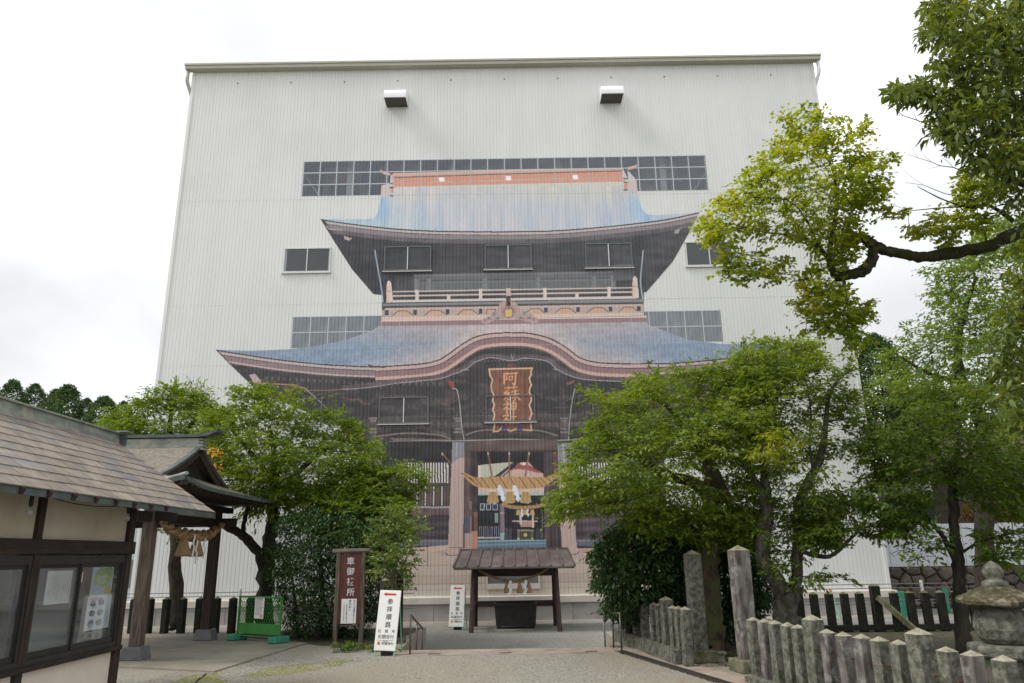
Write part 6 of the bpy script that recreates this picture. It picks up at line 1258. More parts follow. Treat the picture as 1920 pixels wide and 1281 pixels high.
def tree(name, label, cat, limbs, crowns, lm, bm, leaf, seed, group=None, ground=0.0, twigbend=.12, foot=True, gl=None):
    """limbs: list of pixel polylines, the first one is the trunk; crowns: list of (outline, Y, thickness, sprays, leaves per spray, spray radius)"""
    L0 = limb_pts(limbs[0]); base = Vector(L0[0][:3]); base.z = ground if foot else base.z
    e_ = empty(name, base, label, cat, group); inv = par_inv(e_); rr = random.Random(seed)
    nodes, rads = [], []
    for i, l in enumerate(limbs):
        pts = limb_pts(l); 
        if i == 0 and foot: p = pts[0].copy(); p[2] = ground - .05; p[3] *= 1.35; pts = [p] + pts
        pp = [Vector(p[:3]) + Vector((rr.uniform(-1, 1), rr.uniform(-1, 1), 0)) * p[3] * .16 for p in pts]; rs = [p[3] * rr.uniform(.92, 1.08) for p in pts]
        mb_ = MB().tube(pp, rs, 14 if i < 3 else 8); mb_.v = [tuple(Vector(v) + Vector((rr.gauss(0, 1), rr.gauss(0, 1), rr.gauss(0, 1))) * min(.02, .6 * rs[min(q_ // (14 if i < 3 else 8), len(rs) - 1)] * .17)) for q_, v in enumerate(mb_.v)]
        o = mb_.build('trunk' if i == 0 else 'limb', bm, e_, smooth=True); o.matrix_parent_inverse = inv
        for p in pts[(6 if i == 0 else 0):]: nodes.append(p[:3]); rads.append(p[3])
    VV, FF, TV, TF, nv, tv = [], [], [], [], 0, 0
    for j, cr in enumerate(crowns):
        poly, Y0, th, n, per, rad_ = cr[:6]; kw = cr[6] if len(cr) > 6 else {}
        P = clusters(poly, Y0, th, n, seed + 31 * j, **{k: v for k, v in kw.items() if k in ('gap', 'gs', 'holes')})
        V, F = leaves(P, per, rad_, leaf[0], leaf[1], seed + 77 * j, **{k: v for k, v in kw.items() if k in ('flat', 'droop', 'up')}, spray=lm in SPRAY); VV.append(V); FF.append(F + nv); nv += len(V)
        t_ = attach(P, nodes, rads, 0, seed + 5 + j, twigbend)
        if t_ is not None: TV.append(t_[0]); TF.append(t_[1] + tv); tv += len(t_[0])
    o = link('foliage', fastmesh('foliage', np.concatenate(VV), np.concatenate(FF)), lm, e_); o.matrix_parent_inverse = inv; o['kind'] = 'stuff'
    if TV: o = link('twigs', fastmesh('twigs', np.concatenate(TV), np.concatenate(TF)), bm, e_); o.matrix_parent_inverse = inv; o['kind'] = 'stuff'
    return e_

LM = {}
LM['cherry'] = leafmat('cherry_leaf', [(0.04, 0.078, 0.01), (0.087, 0.152, 0.016), (0.14, 0.209, 0.023), (0.213, 0.254, 0.029)], .42, nscale=1.2)
LM['cherry2'] = leafmat('cherry_leaf_right', [(0.054, 0.098, 0.018), (0.115, 0.186, 0.028), (0.186, 0.254, 0.035), (0.312, 0.322, 0.044)], .36, nscale=1.3)
LM['dark'] = leafmat('camellia_leaf', [(0.013, 0.033, 0.013), (0.029, 0.069, 0.019), (0.048, 0.105, 0.029), (0.081, 0.138, 0.043)], .15, .42, .3)
LM['sakaki'] = leafmat('pale_shrub_leaf', [(0.042, 0.084, 0.018), (0.09, 0.15, 0.03), (0.156, 0.216, 0.042), (0.24, 0.264, 0.072)], .3, .35, .5, 1.2)
LM['maple'] = leafmat('maple_leaf', [(0.094, 0.163, 0.021), (0.158, 0.221, 0.026), (0.242, 0.292, 0.033), (0.356, 0.314, 0.053)], .5, nscale=1.4)
LM['evergreen'] = leafmat('evergreen_leaf', [(0.041, 0.065, 0.018), (0.08, 0.123, 0.031), (0.155, 0.206, 0.034), (0.284, 0.288, 0.047)], .3, .28, .5, .8)
LM['zelkova'] = leafmat('fine_leaf', [(0.054, 0.103, 0.018), (0.091, 0.162, 0.026), (0.133, 0.213, 0.035), (0.181, 0.253, 0.043)], .42, nscale=0.8)
LM['mid'] = leafmat('mid_leaf', [(0.041, 0.085, 0.015), (0.085, 0.152, 0.024), (0.133, 0.211, 0.031), (0.228, 0.271, 0.039)], .34, nscale=1.2)
LM['conifer'] = leafmat('cedar_needle', [(0.024, 0.054, 0.021), (0.044, 0.087, 0.027), (0.069, 0.128, 0.034), (0.098, 0.156, 0.043)], .1, .6, .2, .3)
SPRAY = [LM[k] for k in ('cherry', 'cherry2', 'mid', 'maple', 'zelkova', 'sakaki')]
LM['brown'] = leafmat('bronze_leaf', [(.1, .05, .02), (.16, .09, .03), (.22, .12, .04), (.12, .12, .03)], .3)
LM['yellow'] = leafmat('yellow_leaf', [(.11, .16, .02), (.17, .23, .025), (.26, .3, .035), (.3, .29, .04)], .4)
LM['orange'] = leafmat('orange_leaf', [(.35, .16, .03), (.5, .25, .05), (.55, .3, .06), (.4, .2, .05)], .4)

# left cherry behind the pavilion
tree('cherry_tree', 'spreading green cherry tree left of the gate, its dark trunk behind the green mesh barrier', 'tree',
     [[(500, 1195, 20.6, .24), (497, 1130, 20.6, .2), (500, 1060, 20.6, .18), (508, 1000, 20.7, .17), (512, 930, 20.8, .14), (515, 860, 20.9, .1), (505, 800, 21, .05)],
      [(499, 1075, 20.6, .15), (480, 1030, 20.4, .13), (450, 1000, 20.2, .11), (425, 988, 20, .09), (395, 960, 19.9, .05)], [(455, 1003, 20.2, .07), (462, 960, 20.3, .05), (478, 920, 20.5, .03)],
      [(508, 960, 20.7, .12), (545, 900, 20.9, .09), (600, 850, 21.2, .06), (640, 830, 21.2, .03)], [(510, 900, 20.8, .1), (470, 850, 20.6, .07), (430, 800, 20.5, .04)], [(505, 980, 20.7, .1), (580, 960, 20.3, .07), (680, 915, 20, .04), (760, 880, 19.8, .02)]],
     [([(385, 800), (400, 775), (425, 780), (436, 745), (452, 728), (490, 724), (520, 738), (560, 742), (612, 755), (606, 775), (632, 772), (640, 790), (668, 812), (705, 835), (712, 862), (700, 900), (720, 935), (700, 965), (640, 960), (560, 950), (500, 965), (440, 930), (400, 880), (385, 840)], 20.8, 2.4, 2300, 15, .29, {'gap': .47, 'gs': .8}),
      ([(660, 870), (720, 880), (765, 868), (795, 872), (785, 895), (810, 905), (770, 925), (750, 950), (700, 960), (650, 940)], 19.9, 1.2, 300, 15, .24),
      ([(560, 920), (640, 900), (720, 930), (760, 950), (720, 1010), (640, 1010), (560, 1000)], 20.0, 1.0, 420, 14, .25),
      ([(285, 955), (330, 975), (320, 1005), (296, 1000)], 19.9, .3, 26, 12, .2), ([(600, 930), (700, 930), (770, 940), (760, 990), (740, 1040), (690, 1080), (620, 1060)], 19.3, .8, 420, 14, .24)],
     LM['cherry'], M['bark'], (.125, .42), 21)
tree('cherry_tree', 'green tree rising behind the pavilion roof at the far left of the hall', 'tree',
     [[(330, 1180, 23.4, .2), (328, 1000, 23.4, .17), (322, 880, 23.4, .12), (318, 800, 23.4, .07), (325, 750, 23.4, .03)], [(322, 880, 23.4, .09), (270, 820, 23.2, .05), (225, 790, 23, .03)], [(320, 850, 23.4, .08), (365, 790, 23.6, .05), (395, 755, 23.6, .02)]],
     [([(185, 800), (200, 785), (232, 772), (250, 758), (285, 752), (275, 735), (300, 722), (330, 730), (352, 728), (385, 742), (405, 760), (418, 790), (425, 830), (400, 870), (330, 850), (250, 830), (200, 822)], 23.4, 1.8, 1250, 15, .31, {'gap': .43})],
     LM['cherry'], M['bark'], (.125, .42), 35)
tree('orange_spray', 'small spray of orange leaves at the tip of the pavilion gable', 'branch',
     [[(412, 860, 18.7, .012), (400, 868, 18.6, .01), (395, 878, 18.5, .006)]], [([(384, 868), (400, 866), (412, 872), (410, 884), (398, 880), (388, 884)], 18.6, .2, 9, 5, .12), ([(386, 838), (410, 846), (402, 856), (388, 848)], 18.8, .2, 8, 4, .12)], LM['orange'], M['bark'], (.13, .4), 3, foot=False)

# dark shrub mass at the left, and the pale upright shrub
def shrub(name, label, stems, crowns, lm, leaf, seed, cat='shrub', bm=None, ground=0.0):
    return tree(name, label, cat, stems, crowns, lm, bm or M['bark'], leaf, seed, ground=ground)
shrub('evergreen_shrub', 'dense dark evergreen shrub behind the wooden signboard', [[(600, 1198, 19.2, .07), (605, 1120, 19.2, .06), (600, 1040, 19.2, .05), (602, 980, 19.2, .03)], [(640, 1195, 19.1, .05), (660, 1100, 19, .04), (690, 1030, 19, .02)], [(560, 1195, 19.2, .05), (550, 1100, 19.1, .03), (540, 1030, 19.2, .02)]],
      [([(512, 1010), (525, 975), (560, 955), (610, 950), (680, 945), (725, 965), (740, 1000), (735, 1040), (742, 1080), (735, 1130), (705, 1150), (690, 1192), (620, 1192), (545, 1188), (530, 1150), (515, 1100), (506, 1050)], 19.1, 1.3, 2100, 15, .22, {'gap': .38, 'gs': .45, 'droop': .5})], LM['dark'], (.085, .42), 44)
shrub('pale_shrub', 'slender yellow-green shrub with a pale stem behind the larger route sign', [[(733, 1195, 16.9, .045), (736, 1140, 16.9, .04), (738, 1090, 16.9, .035), (742, 1040, 16.9, .025), (750, 980, 16.9, .012)], [(738, 1100, 16.9, .025), (720, 1040, 16.8, .015), (705, 990, 16.8, .008)], [(738, 1090, 16.9, .02), (765, 1040, 16.9, .012), (785, 985, 16.9, .006)]],
      [([(690, 1000), (700, 965), (715, 975), (728, 945), (745, 955), (765, 950), (770, 975), (795, 965), (800, 975), (782, 1005), (775, 1040), (768, 1075), (752, 1105), (730, 1110), (712, 1080), (700, 1045)], 16.9, .5, 330, 12, .15, {'gap': .47, 'gs': .35, 'up': .4})], LM['sakaki'], (.085, .42), 51, bm=M['barkgrey'])
shrub('low_plants', 'low leafy plants at the foot of the wooden signboard', [[(690, 1215, 16.6, .01), (690, 1205, 16.6, .008)]], [([(630, 1218), (640, 1205), (690, 1206), (756, 1210), (762, 1222), (700, 1224), (650, 1222)], 16.5, .3, 120, 10, .09, {'gap': .2, 'gs': .3})], LM['mid'], (.06, .5), 52, cat='plant')
# two stone posts half hidden beside the pale shrub
for px, w_, ty, lb in ((718, .2, 1083, 'stone post with pointed top behind the larger route sign'), (748, .17, 1064, 'darker thin post right of the pale shrub stem')):
    p = atY(px, 1190, 17.8); p.z = 0; h = atY(px, ty, 17.8).z; e_ = empty('stone_gatepost', p, lb, 'post'); stone_post(w_, h, M['stonecap'], M['stone'] if px == 718 else M['stonedark'], e_, (0, 0, 0), .1, 'shaft'); MB().box(-.14, .14, -.14, .14, 0, .12).build('plinth', M['stone'], e_)

# right: big trees by the pillars
tree('broadleaf_tree', 'large leafy tree with thick mossy trunk between the two tall stone pillars', 'tree',
     [[(1345, 1238, 14.9, .3), (1339, 1215, 14.9, .25), (1337, 1190, 14.9, .205), (1333, 1120, 14.9, .185), (1330, 1050, 14.9, .18), (1335, 990, 14.9, .19), (1338, 930, 15, .17), (1330, 870, 15.1, .12), (1330, 800, 15.2, .08), (1345, 730, 15.2, .04)],
      [(1338, 940, 15, .15), (1300, 905, 14.9, .11), (1255, 893, 14.7, .1), (1215, 872, 14.5, .08), (1190, 855, 14.4, .05), (1150, 850, 14.3, .025)], [(1337, 1000, 14.9, .12), (1370, 960, 14.7, .08), (1340, 880, 14.2, .06), (1310, 830, 14, .045), (1290, 800, 13.9, .03)],
      [(1255, 893, 14.7, .06), (1200, 930, 14.6, .04), (1130, 945, 14.6, .02)], [(1334, 860, 15.1, .08), (1390, 780, 15.4, .05), (1430, 700, 15.6, .025)], [(1332, 850, 15.1, .07), (1260, 770, 15.2, .045), (1200, 730, 15.3, .02)]],
     [([(1380, 930), (1440, 920), (1500, 960), (1500, 1040), (1450, 1050), (1400, 1020)], 14.3, .8, 150, 13, .22, {'gap': .35}), ([(1042, 960), (1052, 905), (1075, 870), (1068, 845), (1095, 835), (1085, 805), (1125, 800), (1140, 775), (1105, 738), (1112, 730), (1170, 745), (1188, 700), (1225, 712), (1250, 705), (1290, 705), (1300, 690), (1340, 690), (1380, 672), (1440, 665), (1450, 760), (1440, 860), (1440, 950), (1400, 985), (1300, 985), (1230, 975), (1150, 965), (1090, 950), (1062, 990), (1050, 985)], 15.0, 2.3, 2200, 15, .26, {'gap': .47, 'gs': .9}),
      ([(1180, 960), (1260, 950), (1420, 960), (1430, 1010), (1330, 1030), (1220, 1010)], 15.0, 1.2, 420, 14, .22), ([(1290, 700), (1340, 682), (1400, 655), (1410, 634), (1445, 628), (1475, 640), (1520, 635), (1545, 680), (1480, 720), (1400, 730), (1320, 740)], 15.2, .9, 380, 15, .24, {'gap': .35})],
     LM['cherry2'], M['barkred'], (.105, .42), 63)
tree('cherry_tree', 'forked grey-barked cherry tree right of the tall pillars, one arm reaching low to the right', 'tree',
     [[(1478, 1182, 14.0, .25), (1472, 1140, 14.0, .19), (1462, 1100, 14.0, .15), (1440, 1070, 14.0, .13), (1428, 1030, 14, .12), (1438, 980, 14, .115), (1434, 920, 14, .1), (1432, 860, 14.1, .05), (1400, 800, 14.2, .025)],
      [(1470, 1160, 14.0, .14), (1490, 1110, 14.1, .11), (1496, 1030, 14.1, .1), (1497, 950, 14.2, .09), (1515, 905, 14.2, .08), (1538, 860, 14.3, .065), (1548, 800, 14.3, .05), (1555, 740, 14.3, .035), (1580, 705, 14.3, .02), (1612, 690, 14.3, .01)],
      [(1498, 1032, 14.1, .045), (1530, 1042, 14, .04), (1560, 1042, 13.9, .035), (1590, 1015, 13.8, .03), (1620, 990, 13.7, .02), (1680, 975, 13.6, .012)], [(1550, 790, 14.3, .03), (1590, 785, 14.4, .02), (1650, 778, 14.5, .012)],
      [(1525, 890, 14.2, .035), (1518, 830, 14.3, .025), (1520, 770, 14.4, .015), (1508, 700, 14.5, .01)], [(1434, 930, 14, .06), (1400, 880, 13.7, .045), (1350, 840, 13.4, .03), (1320, 820, 13.3, .03)]],
     [([(1390, 680), (1405, 650), (1425, 660), (1440, 632), (1470, 645), (1500, 640), (1535, 655), (1548, 690), (1590, 690), (1600, 705), (1560, 725), (1590, 735), (1612, 760), (1590, 790), (1640, 800), (1660, 830), (1640, 870), (1660, 900), (1600, 950), (1540, 985), (1480, 980), (1440, 940), (1400, 900), (1390, 800)], 14.6, 2.0, 1250, 15, .25, {'gap': .51, 'gs': .9}),
      ([(1500, 985), (1560, 965), (1620, 960), (1690, 965), (1700, 990), (1650, 1010), (1600, 1000), (1560, 1025), (1520, 1020)], 13.8, .7, 260, 13, .18),
      ([(1440, 1060), (1500, 1040), (1560, 1075), (1590, 1072), (1540, 1090), (1500, 1095), (1450, 1080)], 13.7, .4, 60, 9, .17),
      ([(1330, 770), (1440, 740), (1440, 850), (1340, 860), (1290, 840)], 13.5, .7, 260, 13, .2)],
     LM['cherry2'], M['barkgrey'], (.105, .42), 78)
tree('yellow_spray', 'bright yellow-green leaf tuft in front of the right cherry crown', 'branch', [[(1490, 880, 13.1, .012), (1465, 850, 12.9, .01), (1455, 820, 12.8, .006)]], [([(1425, 810), (1455, 798), (1480, 812), (1495, 850), (1470, 868), (1440, 858), (1415, 870), (1410, 882), (1420, 845)], 12.8, .35, 70, 11, .15, {'gap': .2})], LM['yellow'], M['bark'], (.1, .42), 4, foot=False)
shrub('camellia_shrub', 'glossy dark camellia shrub beside the left tall stone pillar', [[(1182, 1218, 16.6, .09), (1180, 1170, 16.6, .07), (1190, 1110, 16.6, .05), (1200, 1050, 16.6, .03)], [(1190, 1150, 16.6, .05), (1240, 1080, 16.5, .03), (1270, 1010, 16.5, .02)], [(1188, 1120, 16.6, .03), (1160, 1080, 16.4, .02), (1140, 1030, 16.4, .01)]],
      [([(1110, 1040), (1128, 1015), (1112, 1005), (1150, 985), (1190, 965), (1250, 955), (1300, 965), (1340, 1000), (1325, 1060), (1330, 1110), (1270, 1130), (1230, 1140), (1205, 1160), (1175, 1170), (1150, 1158), (1135, 1110), (1112, 1075), (1128, 1062)], 16.4, 1.2, 1700, 13, .2, {'gap': .3, 'gs': .6}),
       ([(1250, 1110), (1300, 970), (1400, 950), (1430, 1010), (1450, 1130), (1400, 1200), (1350, 1190), (1300, 1210), (1260, 1180)], 16.6, .8, 1500, 13, .2, {'gap': .22, 'gs': .5})], LM['dark'], (.12, .38), 85)

# far right mid-distance trees
tree('slender_tree', 'slender tree with straight dark trunk in front of the white hoarding', 'tree',
     [[(1806, 1195, 13.5, .13), (1800, 1120, 13.5, .1), (1797, 1060, 13.5, .095), (1790, 1000, 13.5, .09), (1787, 930, 13.5, .075), (1786, 880, 13.5, .06), (1800, 810, 13.5, .035), (1790, 760, 13.5, .02)],
      [(1798, 1075, 13.5, .05), (1770, 1010, 13.4, .04), (1730, 960, 13.3, .03), (1700, 940, 13.2, .02)], [(1788, 925, 13.5, .05), (1765, 860, 13.5, .035), (1740, 815, 13.5, .025), (1700, 780, 13.5, .012)], [(1798, 1040, 13.5, .025), (1840, 1015, 13.4, .02), (1900, 1000, 13.3, .012)], [(1786, 900, 13.5, .035), (1820, 850, 13.4, .025), (1850, 800, 13.3, .015)]],
     [([(1612, 800), (1640, 760), (1670, 735), (1720, 720), (1790, 715), (1850, 740), (1900, 780), (1935, 800), (1935, 960), (1890, 975), (1830, 945), (1760, 900), (1730, 935), (1690, 940), (1640, 900), (1620, 850)], 13.7, 1.7, 1050, 14, .24, {'gap': .5, 'gs': .8}),
      ([(1690, 960), (1760, 985), (1790, 1010), (1760, 1040), (1700, 1045), (1660, 1055), (1700, 1005)], 13.2, .7, 70, 10, .17, {'gap': .45}),
      ([(1830, 1000), (1880, 995), (1930, 990), (1930, 1040), (1880, 1060), (1850, 1040)], 13.2, .6, 110, 11, .17, {'gap': .4}),
      ([(1620, 850), (1700, 860), (1740, 930), (1700, 985), (1640, 960), (1600, 930)], 13.5, .8, 220, 13, .2)],
     LM['mid'], M['bark'], (.105, .42), 92)
tree('zelkova_tree', 'tall pale-green fine-leaved tree standing behind the slender tree at the right', 'tree',
     [[(1850, 1090, 24, .3), (1845, 950, 24, .26), (1840, 800, 24, .22), (1800, 700, 24, .15), (1800, 620, 24, .1), (1830, 520, 24, .05)], [(1830, 760, 24, .15), (1900, 640, 24, .1), (1940, 560, 24, .05)], [(1808, 720, 24, .1), (1740, 700, 24, .06), (1690, 670, 24, .03)]],
     [([(1640, 690), (1668, 655), (1700, 640), (1695, 620), (1730, 598), (1745, 560), (1728, 540), (1740, 510), (1770, 480), (1800, 490), (1850, 430), (1940, 400), (1960, 640), (1940, 800), (1850, 790), (1770, 770), (1690, 740), (1650, 720)], 24, 3.5, 1900, 14, .4, {'gap': .47, 'gs': 1.3})],
     LM['zelkova'], M['bark'], (.16, .42), 105, ground=BZ)
def conifer(px, py, w_, Y, seed, label, group, basez=BZ):
    top = atY(px, py, Y); base = Vector((top.x, Y, basez)); e_ = empty('conifer_tree', base, label, 'tree', group); r = np.random.default_rng(seed); H = top.z - basez; R = w_ * Y / FOC / 2
    MB().tube([(0, 0, 0), (0, 0, H * .9)], [R * .14, R * .03], 7).build('trunk', M['bark'], e_)
    n = 1300; u = r.random(n) ** 1.1; zc = H * (1 - u * .6); rad_ = R * np.sin(np.minimum(u / .2, 1) * 1.571) ** .65 * (.5 + .5 * r.random(n) ** .4) * (1 + .16 * np.sin(zc * 2.3 + seed + 2 * r.random(n))); a = r.random(n) * 6.283
    zc = zc + H * .02; P = np.stack([rad_ * np.cos(a), rad_ * np.sin(a), zc], 1); V, F = leaves(P, 12, R * .2, R * .15, .5, seed, flat=.8, droop=.3, up=.2)
    o = link('foliage', fastmesh('foliage', V, F), LM['conifer'], e_); o['kind'] = 'stuff'; return e_
for i, (px, py, w_, Y, lb) in enumerate(((26, 721, 52, 72, 'leftmost of the far round-topped cedars above the office ridge'), (66, 729, 48, 74, 'second far cedar from the left above the office ridge'), (104, 738, 44, 73, 'small cedar shouldering the biggest far cedar on its left'), (128, 731, 62, 70, 'biggest of the far cedars above the office ridge'), (163, 754, 36, 74, 'narrow cedar just right of the biggest far cedar'), (196, 751, 58, 70, 'rounded far cedar left of the tree behind the pavilion'), (232, 760, 40, 76, 'rightmost far cedar, half hidden by the tree behind the pavilion'), (-20, 735, 60, 71, 'far cedar cut by the left edge of the photo'))):
    conifer(px, py, w_, Y, 200 + i, lb, 'far cedars at the left')
conifer(1640, 640, 90, 44, 230, 'dark cedar just right of the tall hall corner', None)
conifer(1720, 740, 120, 48, 231, 'dark cedar behind the fine-leaved tree at the right', None)
fw = np.random.default_rng(3); n = 1500; P = np.stack([np.where(fw.random(n) < .5, fw.uniform(-120, -52, n), fw.uniform(46, 120, n)), fw.uniform(75, 90, n), fw.random(n) ** .7 * 14], 1); V, F = leaves(P, 10, 1.3, .9, .5, 4)
tag(link('distant_woods', fastmesh('distant_woods', V, F), LM['conifer']), kind='stuff')

# maple hanging in from the right
tree('maple_tree', 'yellow-green maple whose mossy bare limb reaches in from the right edge', 'tree',
     [[(2230, 1290, 12.4, 0.2856), (2220, 1000, 12.4, 0.2352), (2190, 700, 12.3, 0.2016), (2110, 520, 12.2, 0.1596), (2010, 440, 12.1, 0.1260), (1920, 434, 12.0, 0.1134), (1860, 460, 11.9, 0.1050), (1790, 474, 11.9, 0.1008), (1730, 482, 11.8, 0.0882), (1690, 476, 11.8, 0.0840), (1655, 468, 11.8, 0.0882), (1632, 455, 11.8, 0.0882), (1618, 446, 11.8, 0.0756)],
      [(1638, 466, 11.8, 0.0840), (1634, 490, 11.8, 0.0924), (1618, 508, 11.8, 0.0924), (1595, 515, 11.8, 0.0840), (1572, 518, 11.8, 0.0756), (1560, 505, 11.8, 0.0588), (1555, 480, 11.8, 0.0420), (1562, 430, 11.8, 0.0350), (1570, 370, 11.8, 0.0250), (1555, 300, 11.8, 0.0160), (1530, 250, 11.8, 0.0080)],
      [(1558, 490, 11.8, 0.0350), (1530, 460, 11.7, 0.0300), (1490, 443, 11.6, 0.0200), (1430, 435, 11.5, 0.0120), (1370, 420, 11.4, 0.0060)], [(1535, 462, 11.7, 0.0200), (1510, 410, 11.6, 0.0150), (1475, 375, 11.5, 0.0100), (1400, 370, 11.4, 0.0050)], [(1580, 520, 11.8, 0.0200), (1588, 560, 11.8, 0.0120), (1590, 620, 11.8, 0.0060)],
      [(1900, 415, 11.9, 0.0378), (1880, 400, 11.9, 0.0350), (1850, 385, 11.8, 0.0280), (1820, 390, 11.8, 0.0200), (1770, 375, 11.8, 0.0130), (1720, 350, 11.8, 0.0060)], [(1850, 386, 11.8, 0.0150), (1800, 388, 11.8, 0.0120), (1740, 392, 11.8, 0.0080), (1690, 398, 11.8, 0.0040)]],
     [([(1316, 412), (1335, 385), (1378, 362), (1376, 345), (1410, 330), (1412, 305), (1470, 268), (1500, 250), (1468, 245), (1472, 228), (1500, 212), (1550, 208), (1575, 222), (1560, 238), (1620, 235), (1625, 245), (1600, 262), (1632, 290), (1672, 285), (1678, 298), (1650, 320), (1655, 362), (1630, 400), (1605, 395), (1600, 440), (1580, 470), (1540, 480), (1480, 450), (1410, 440), (1350, 455), (1318, 448)], 11.7, 1.1, 900, 15, .18, {'gap': .46, 'gs': .6, 'up': 1.6, 'flat': .3}),
      ([(1345, 490), (1375, 470), (1440, 480), (1475, 492), (1470, 520), (1420, 525), (1390, 535), (1362, 510)], 11.5, .5, 120, 13, .13, {'gap': .4, 'gs': .4}),
      ([(1490, 520), (1530, 500), (1580, 530), (1590, 560), (1640, 560), (1628, 590), (1605, 605), (1615, 640), (1590, 660), (1580, 640), (1560, 615), (1530, 625), (1510, 620), (1515, 590), (1488, 570), (1505, 550)], 11.7, .6, 330, 14, .14, {'gap': .38, 'gs': .4}),
      ([(1645, 395), (1670, 385), (1695, 402), (1672, 412), (1650, 408)], 11.7, .2, 22, 10, .1), ([(1705, 438), (1730, 410), (1760, 400), (1810, 395), (1850, 400), (1860, 425), (1800, 440), (1770, 462), (1755, 440)], 11.8, .4, 150, 14, .14, {'gap': .3}),
      ([(1795, 370), (1800, 345), (1830, 328), (1870, 335), (1880, 360), (1840, 385), (1810, 388)], 11.8, .4, 130, 14, .14, {'gap': .3}), ([(1560, 480), (1600, 420), (1618, 470), (1600, 500), (1570, 505)], 11.7, .4, 90, 12, .14)],
     LM['maple'], mat('mossy_maple_bark', (.1, .085, .065), (.02, .018, .014), scale=12, detail=9, rough=1, bump=.9, c3=(.045, .05, .018), s3=3, t3=(.4, .55)), (.075, .75), 117)
# bare dead twigs against the sky
bt = empty('bare_branches', atY(1880, 330, 11.4), 'thin bare dead twigs against the sky left of the big-leaved evergreen', 'branch'); mb = MB(); r_ = random.Random(8)
def twig(a, b_, r0, depth=0):
    a, b_ = Vector(a), Vector(b_); pts = [a + (b_ - a) * (k / 6) + Vector((r_.uniform(-1, 1), r_.uniform(-1, 1), r_.uniform(-1, 1))) * (b_ - a).length * .02 for k in range(7)]
    o = MB().tube(pts, [r0 * (1 - .8 * k / 6) for k in range(7)], 5).build('twig', M['bark'], bt); o.matrix_parent_inverse = par_inv(bt)
    if depth < 1:
        for k in (2, 3, 4, 5): 
            if r_.random() < .8: d = (b_ - a) * r_.uniform(.2, .4); d = Matrix.Rotation(r_.choice((-1, 1)) * r_.uniform(.4, .9), 3, 'Y') @ d; twig(pts[k], pts[k] + d, r0 * (1 - .8 * k / 6) * .6, depth + 1)
for a_, b_, r0 in (((1790, 262), (1650, 190), .014), ((1800, 250), (1732, 190), .012), ((1905, 340), (1785, 330), .016), ((1830, 330), (1700, 290), .011), ((1900, 400), (1700, 340), .014), ((1590, 640), (1650, 590), .008), ((1700, 395), (1650, 372), .004)):
    twig(atY(a_[0], a_[1], 11.5), atY(b_[0], b_[1], 11.5), r0)
# big-leaved evergreen at the top right edge
ev = tree('evergreen_tree', 'dark big-leaved evergreen filling the top right corner', 'tree',
     [[(2330, 1290, 10.8, .3), (2320, 900, 10.7, .26), (2250, 500, 10.6, .2), (2120, 250, 10.4, .14), (1990, 150, 10.3, .09), (1880, 90, 10.2, .05), (1800, 60, 10.1, .02)], [(2230, 460, 10.6, .14), (2080, 400, 10.3, .09), (1930, 350, 10.2, .055), (1850, 310, 10.1, .035), (1790, 270, 10.1, .015)],
      [(2150, 290, 10.4, .1), (1990, 230, 10.2, .06), (1860, 200, 10.1, .03), (1740, 165, 10, .012)], [(2290, 700, 10.6, .1), (2050, 660, 10.2, .06), (1930, 620, 10, .03)], [(2100, 240, 10.4, .08), (1980, 20, 10.3, .05), (1900, -60, 10.2, .03)]],
     [([(1738, -10), (1732, 60), (1762, 92), (1750, 130), (1755, 150), (1778, 152), (1745, 195), (1762, 225), (1752, 250), (1775, 275), (1812, 285), (1830, 310), (1880, 330), (1940, 345), (1940, -10)], 10.2, 1.1, 760, 11, .17, {'gap': .43, 'gs': .5}),
      ([(1945, -420), (2500, -420), (2500, 700), (1945, 560)], 10.0, 2.2, 1300, 11, .24, {'gap': .3}), ([(1725, 60), (1728, 40), (1745, 45), (1742, 70)], 10.1, .1, 8, 8, .12), ([(1672, 170), (1690, 150), (1735, 148), (1760, 160), (1755, 185), (1720, 190), (1690, 192)], 10.0, .25, 55, 10, .13, {'gap': .15}),  # first outline: unseen crown out of frame, added to shade the fence and lantern
      ([(1845, 690), (1870, 660), (1850, 640), (1880, 600), (1890, 560), (1940, 540), (1940, 830), (1905, 820), (1895, 770), (1870, 745), (1880, 710)], 10.0, .5, 110, 10, .14, {'gap': .3, 'gs': .4}),
      ([(1870, 330), (1940, 330), (1940, 560), (1900, 550), (1895, 480), (1915, 420), (1880, 380)], 10.6, .6, 60, 10, .17, {'gap': .35, 'gs': .4})],
     LM['evergreen'], M['bark'], (.15, .36), 131)
# its nearest leaves, one by one
lf = MB(); lf.add([(0, 0, 0), (.03, .026, .006), (.075, .03, .008), (.15, 0, -.012), (.075, -.03, .008), (.03, -.026, .006), (.075, 0, -.004)], [(0, 1, 6), (1, 2, 6), (2, 3, 6), (3, 4, 6), (4, 5, 6), (5, 0, 6)]); lfm = lf.mesh('leaf'); lfm.materials.append(LM['evergreen'])
r_ = np.random.default_rng(5); inv = par_inv(ev)
tips = [(1732, 20), (1738, 60), (1745, 45), (1760, 95), (1752, 120), (1758, 140), (1678, 165), (1690, 158), (1705, 160), (1720, 152), (1695, 178), (1735, 170), (1750, 195), (1765, 222), (1758, 245), (1780, 270), (1800, 280), (1830, 300), (1860, 318), (1790, 200), (1800, 120), (1830, 60), (1850, 160), (1880, 240), (1890, 110), (1900, 40), (1865, 680), (1885, 620), (1905, 700), (1895, 760)]
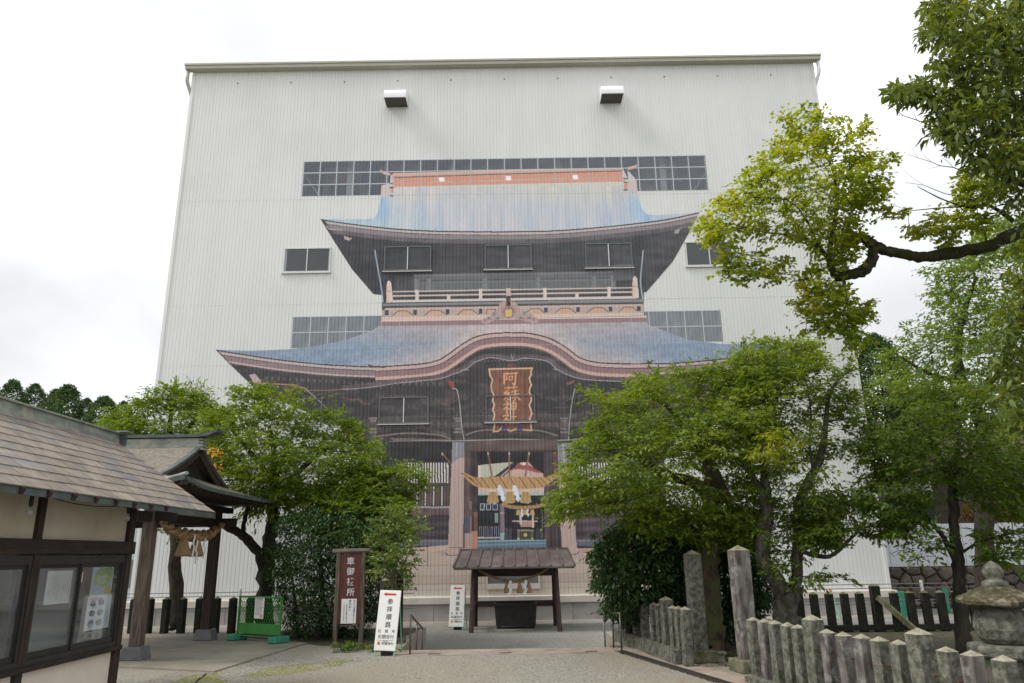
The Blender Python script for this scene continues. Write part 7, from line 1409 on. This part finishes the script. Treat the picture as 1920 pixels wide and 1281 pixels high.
for k in range(280):
    t_ = tips[k % len(tips)]; Y = 9.6 + r_.uniform(-.25, .25); c = atY(t_[0] + r_.normal(0, 7), t_[1] + r_.normal(0, 7), Y)
    a = r_.uniform(0, 6.28); o = link('leaf', lfm, None, ev, c, (r_.normal(0, .5), r_.uniform(.3, 1.3), a)); o.scale = [r_.uniform(.7, 1.15)] * 3; o.matrix_parent_inverse = inv
# little leafy weeds along the base of the near fence and bronze shrub by the hoarding
shrub('bronze_shrub', 'bronze-leaved shrub above the white hoarding', [[(1860, 985, 33, .05), (1850, 960, 33, .03)]], [([(1790, 975), (1810, 945), (1850, 940), (1900, 950), (1930, 975)], 33, 1.0, 200, 10, .3)], LM['brown'], (.16, .5), 140, ground=1.6)
shrub('fern_clump', 'small green fern clump at the foot of the mossy trunk', [[(1382, 1240, 14.6, .01), (1382, 1228, 14.6, .008)]], [([(1360, 1245), (1372, 1222), (1395, 1226), (1402, 1244)], 14.5, .2, 24, 10, .1)], LM['mid'], (.09, .3), 141, cat='plant')

# ================================================================ buildings glimpsed through the trees
wf = empty('white_roof_house', atY(1690, 950, 46), 'low building with white and blue-green roofs glimpsed through the right trees', 'building'); c0 = wf.location; z0 = c0.z
def lw(mb, name, m, par, **k): o = mb.build(name, m, par, **k); return o
c0.z = 1.6
MB().box(-4, 9, 0, 6, 0, 3.2).build('wall', mat('pale_blue_wall', (.3, .38, .42), rough=.8), wf)
MB().prism([(-.8, 3.2), (7, 3.2), (6.2, 4.6), (3.4, 5.6), (.4, 4.9)], (0, 1, 0), (0, 0, 1), (1, 0, 0), (0, 0, 0), -5, 2.2).build('roof', M['white'], wf)
MB().prism([(-.8, 3.2), (7, 3.2), (3, 4.8)], (0, 1, 0), (0, 0, 1), (1, 0, 0), (0, 0, 0), 2.3, 9.5).build('roof', mat('blue_green_roof', (.06, .22, .27), rough=.5), wf)
tf = empty('brown_roof_hall', atY(1925, 800, 34), 'edge of a brown-roofed wooden hall at the far right', 'building'); tf.location.z = 1.6; zt2 = atY(1885, 850, 34).z - 1.6
MB().box(-.4, 9, 0, 8, 0, zt2).build('wall', M['greytimberx'], tf); MB().prism([(-1.2, zt2), (9, zt2), (9, zt2 + 3.4), (1.0, zt2 + 1.9)], (0, 0, 0) if False else (1, 0, 0), (0, 0, 1), (0, 1, 0), (0, 0, 0), -1.2, 9).build('roof', mat('brown_bark_roof', (.22, .18, .13), (.14, .11, .08), scale=3, stretch=(1, 1, 12)), tf)
lh = empty('village_house', (-19.5, 37, BZ), 'grey-blue house glimpsed behind the pavilion posts', 'building')
MB().box(-6, 2.5, 0, 8, 0, 4.4).build('wall', mat('house_siding', (.5, .53, .58), (.44, .47, .52)), lh); MB().prism([(-7, 4.4), (3.2, 4.4), (-2, 6.6)], (1, 0, 0), (0, 0, 1), (0, 1, 0), (0, 0, 0), -.6, 8.6).build('roof', M['tile'], lh); MB().box(.2, 1.6, -.04, 0, 1.0, 2.3).build('window', M['aludark'], lh)
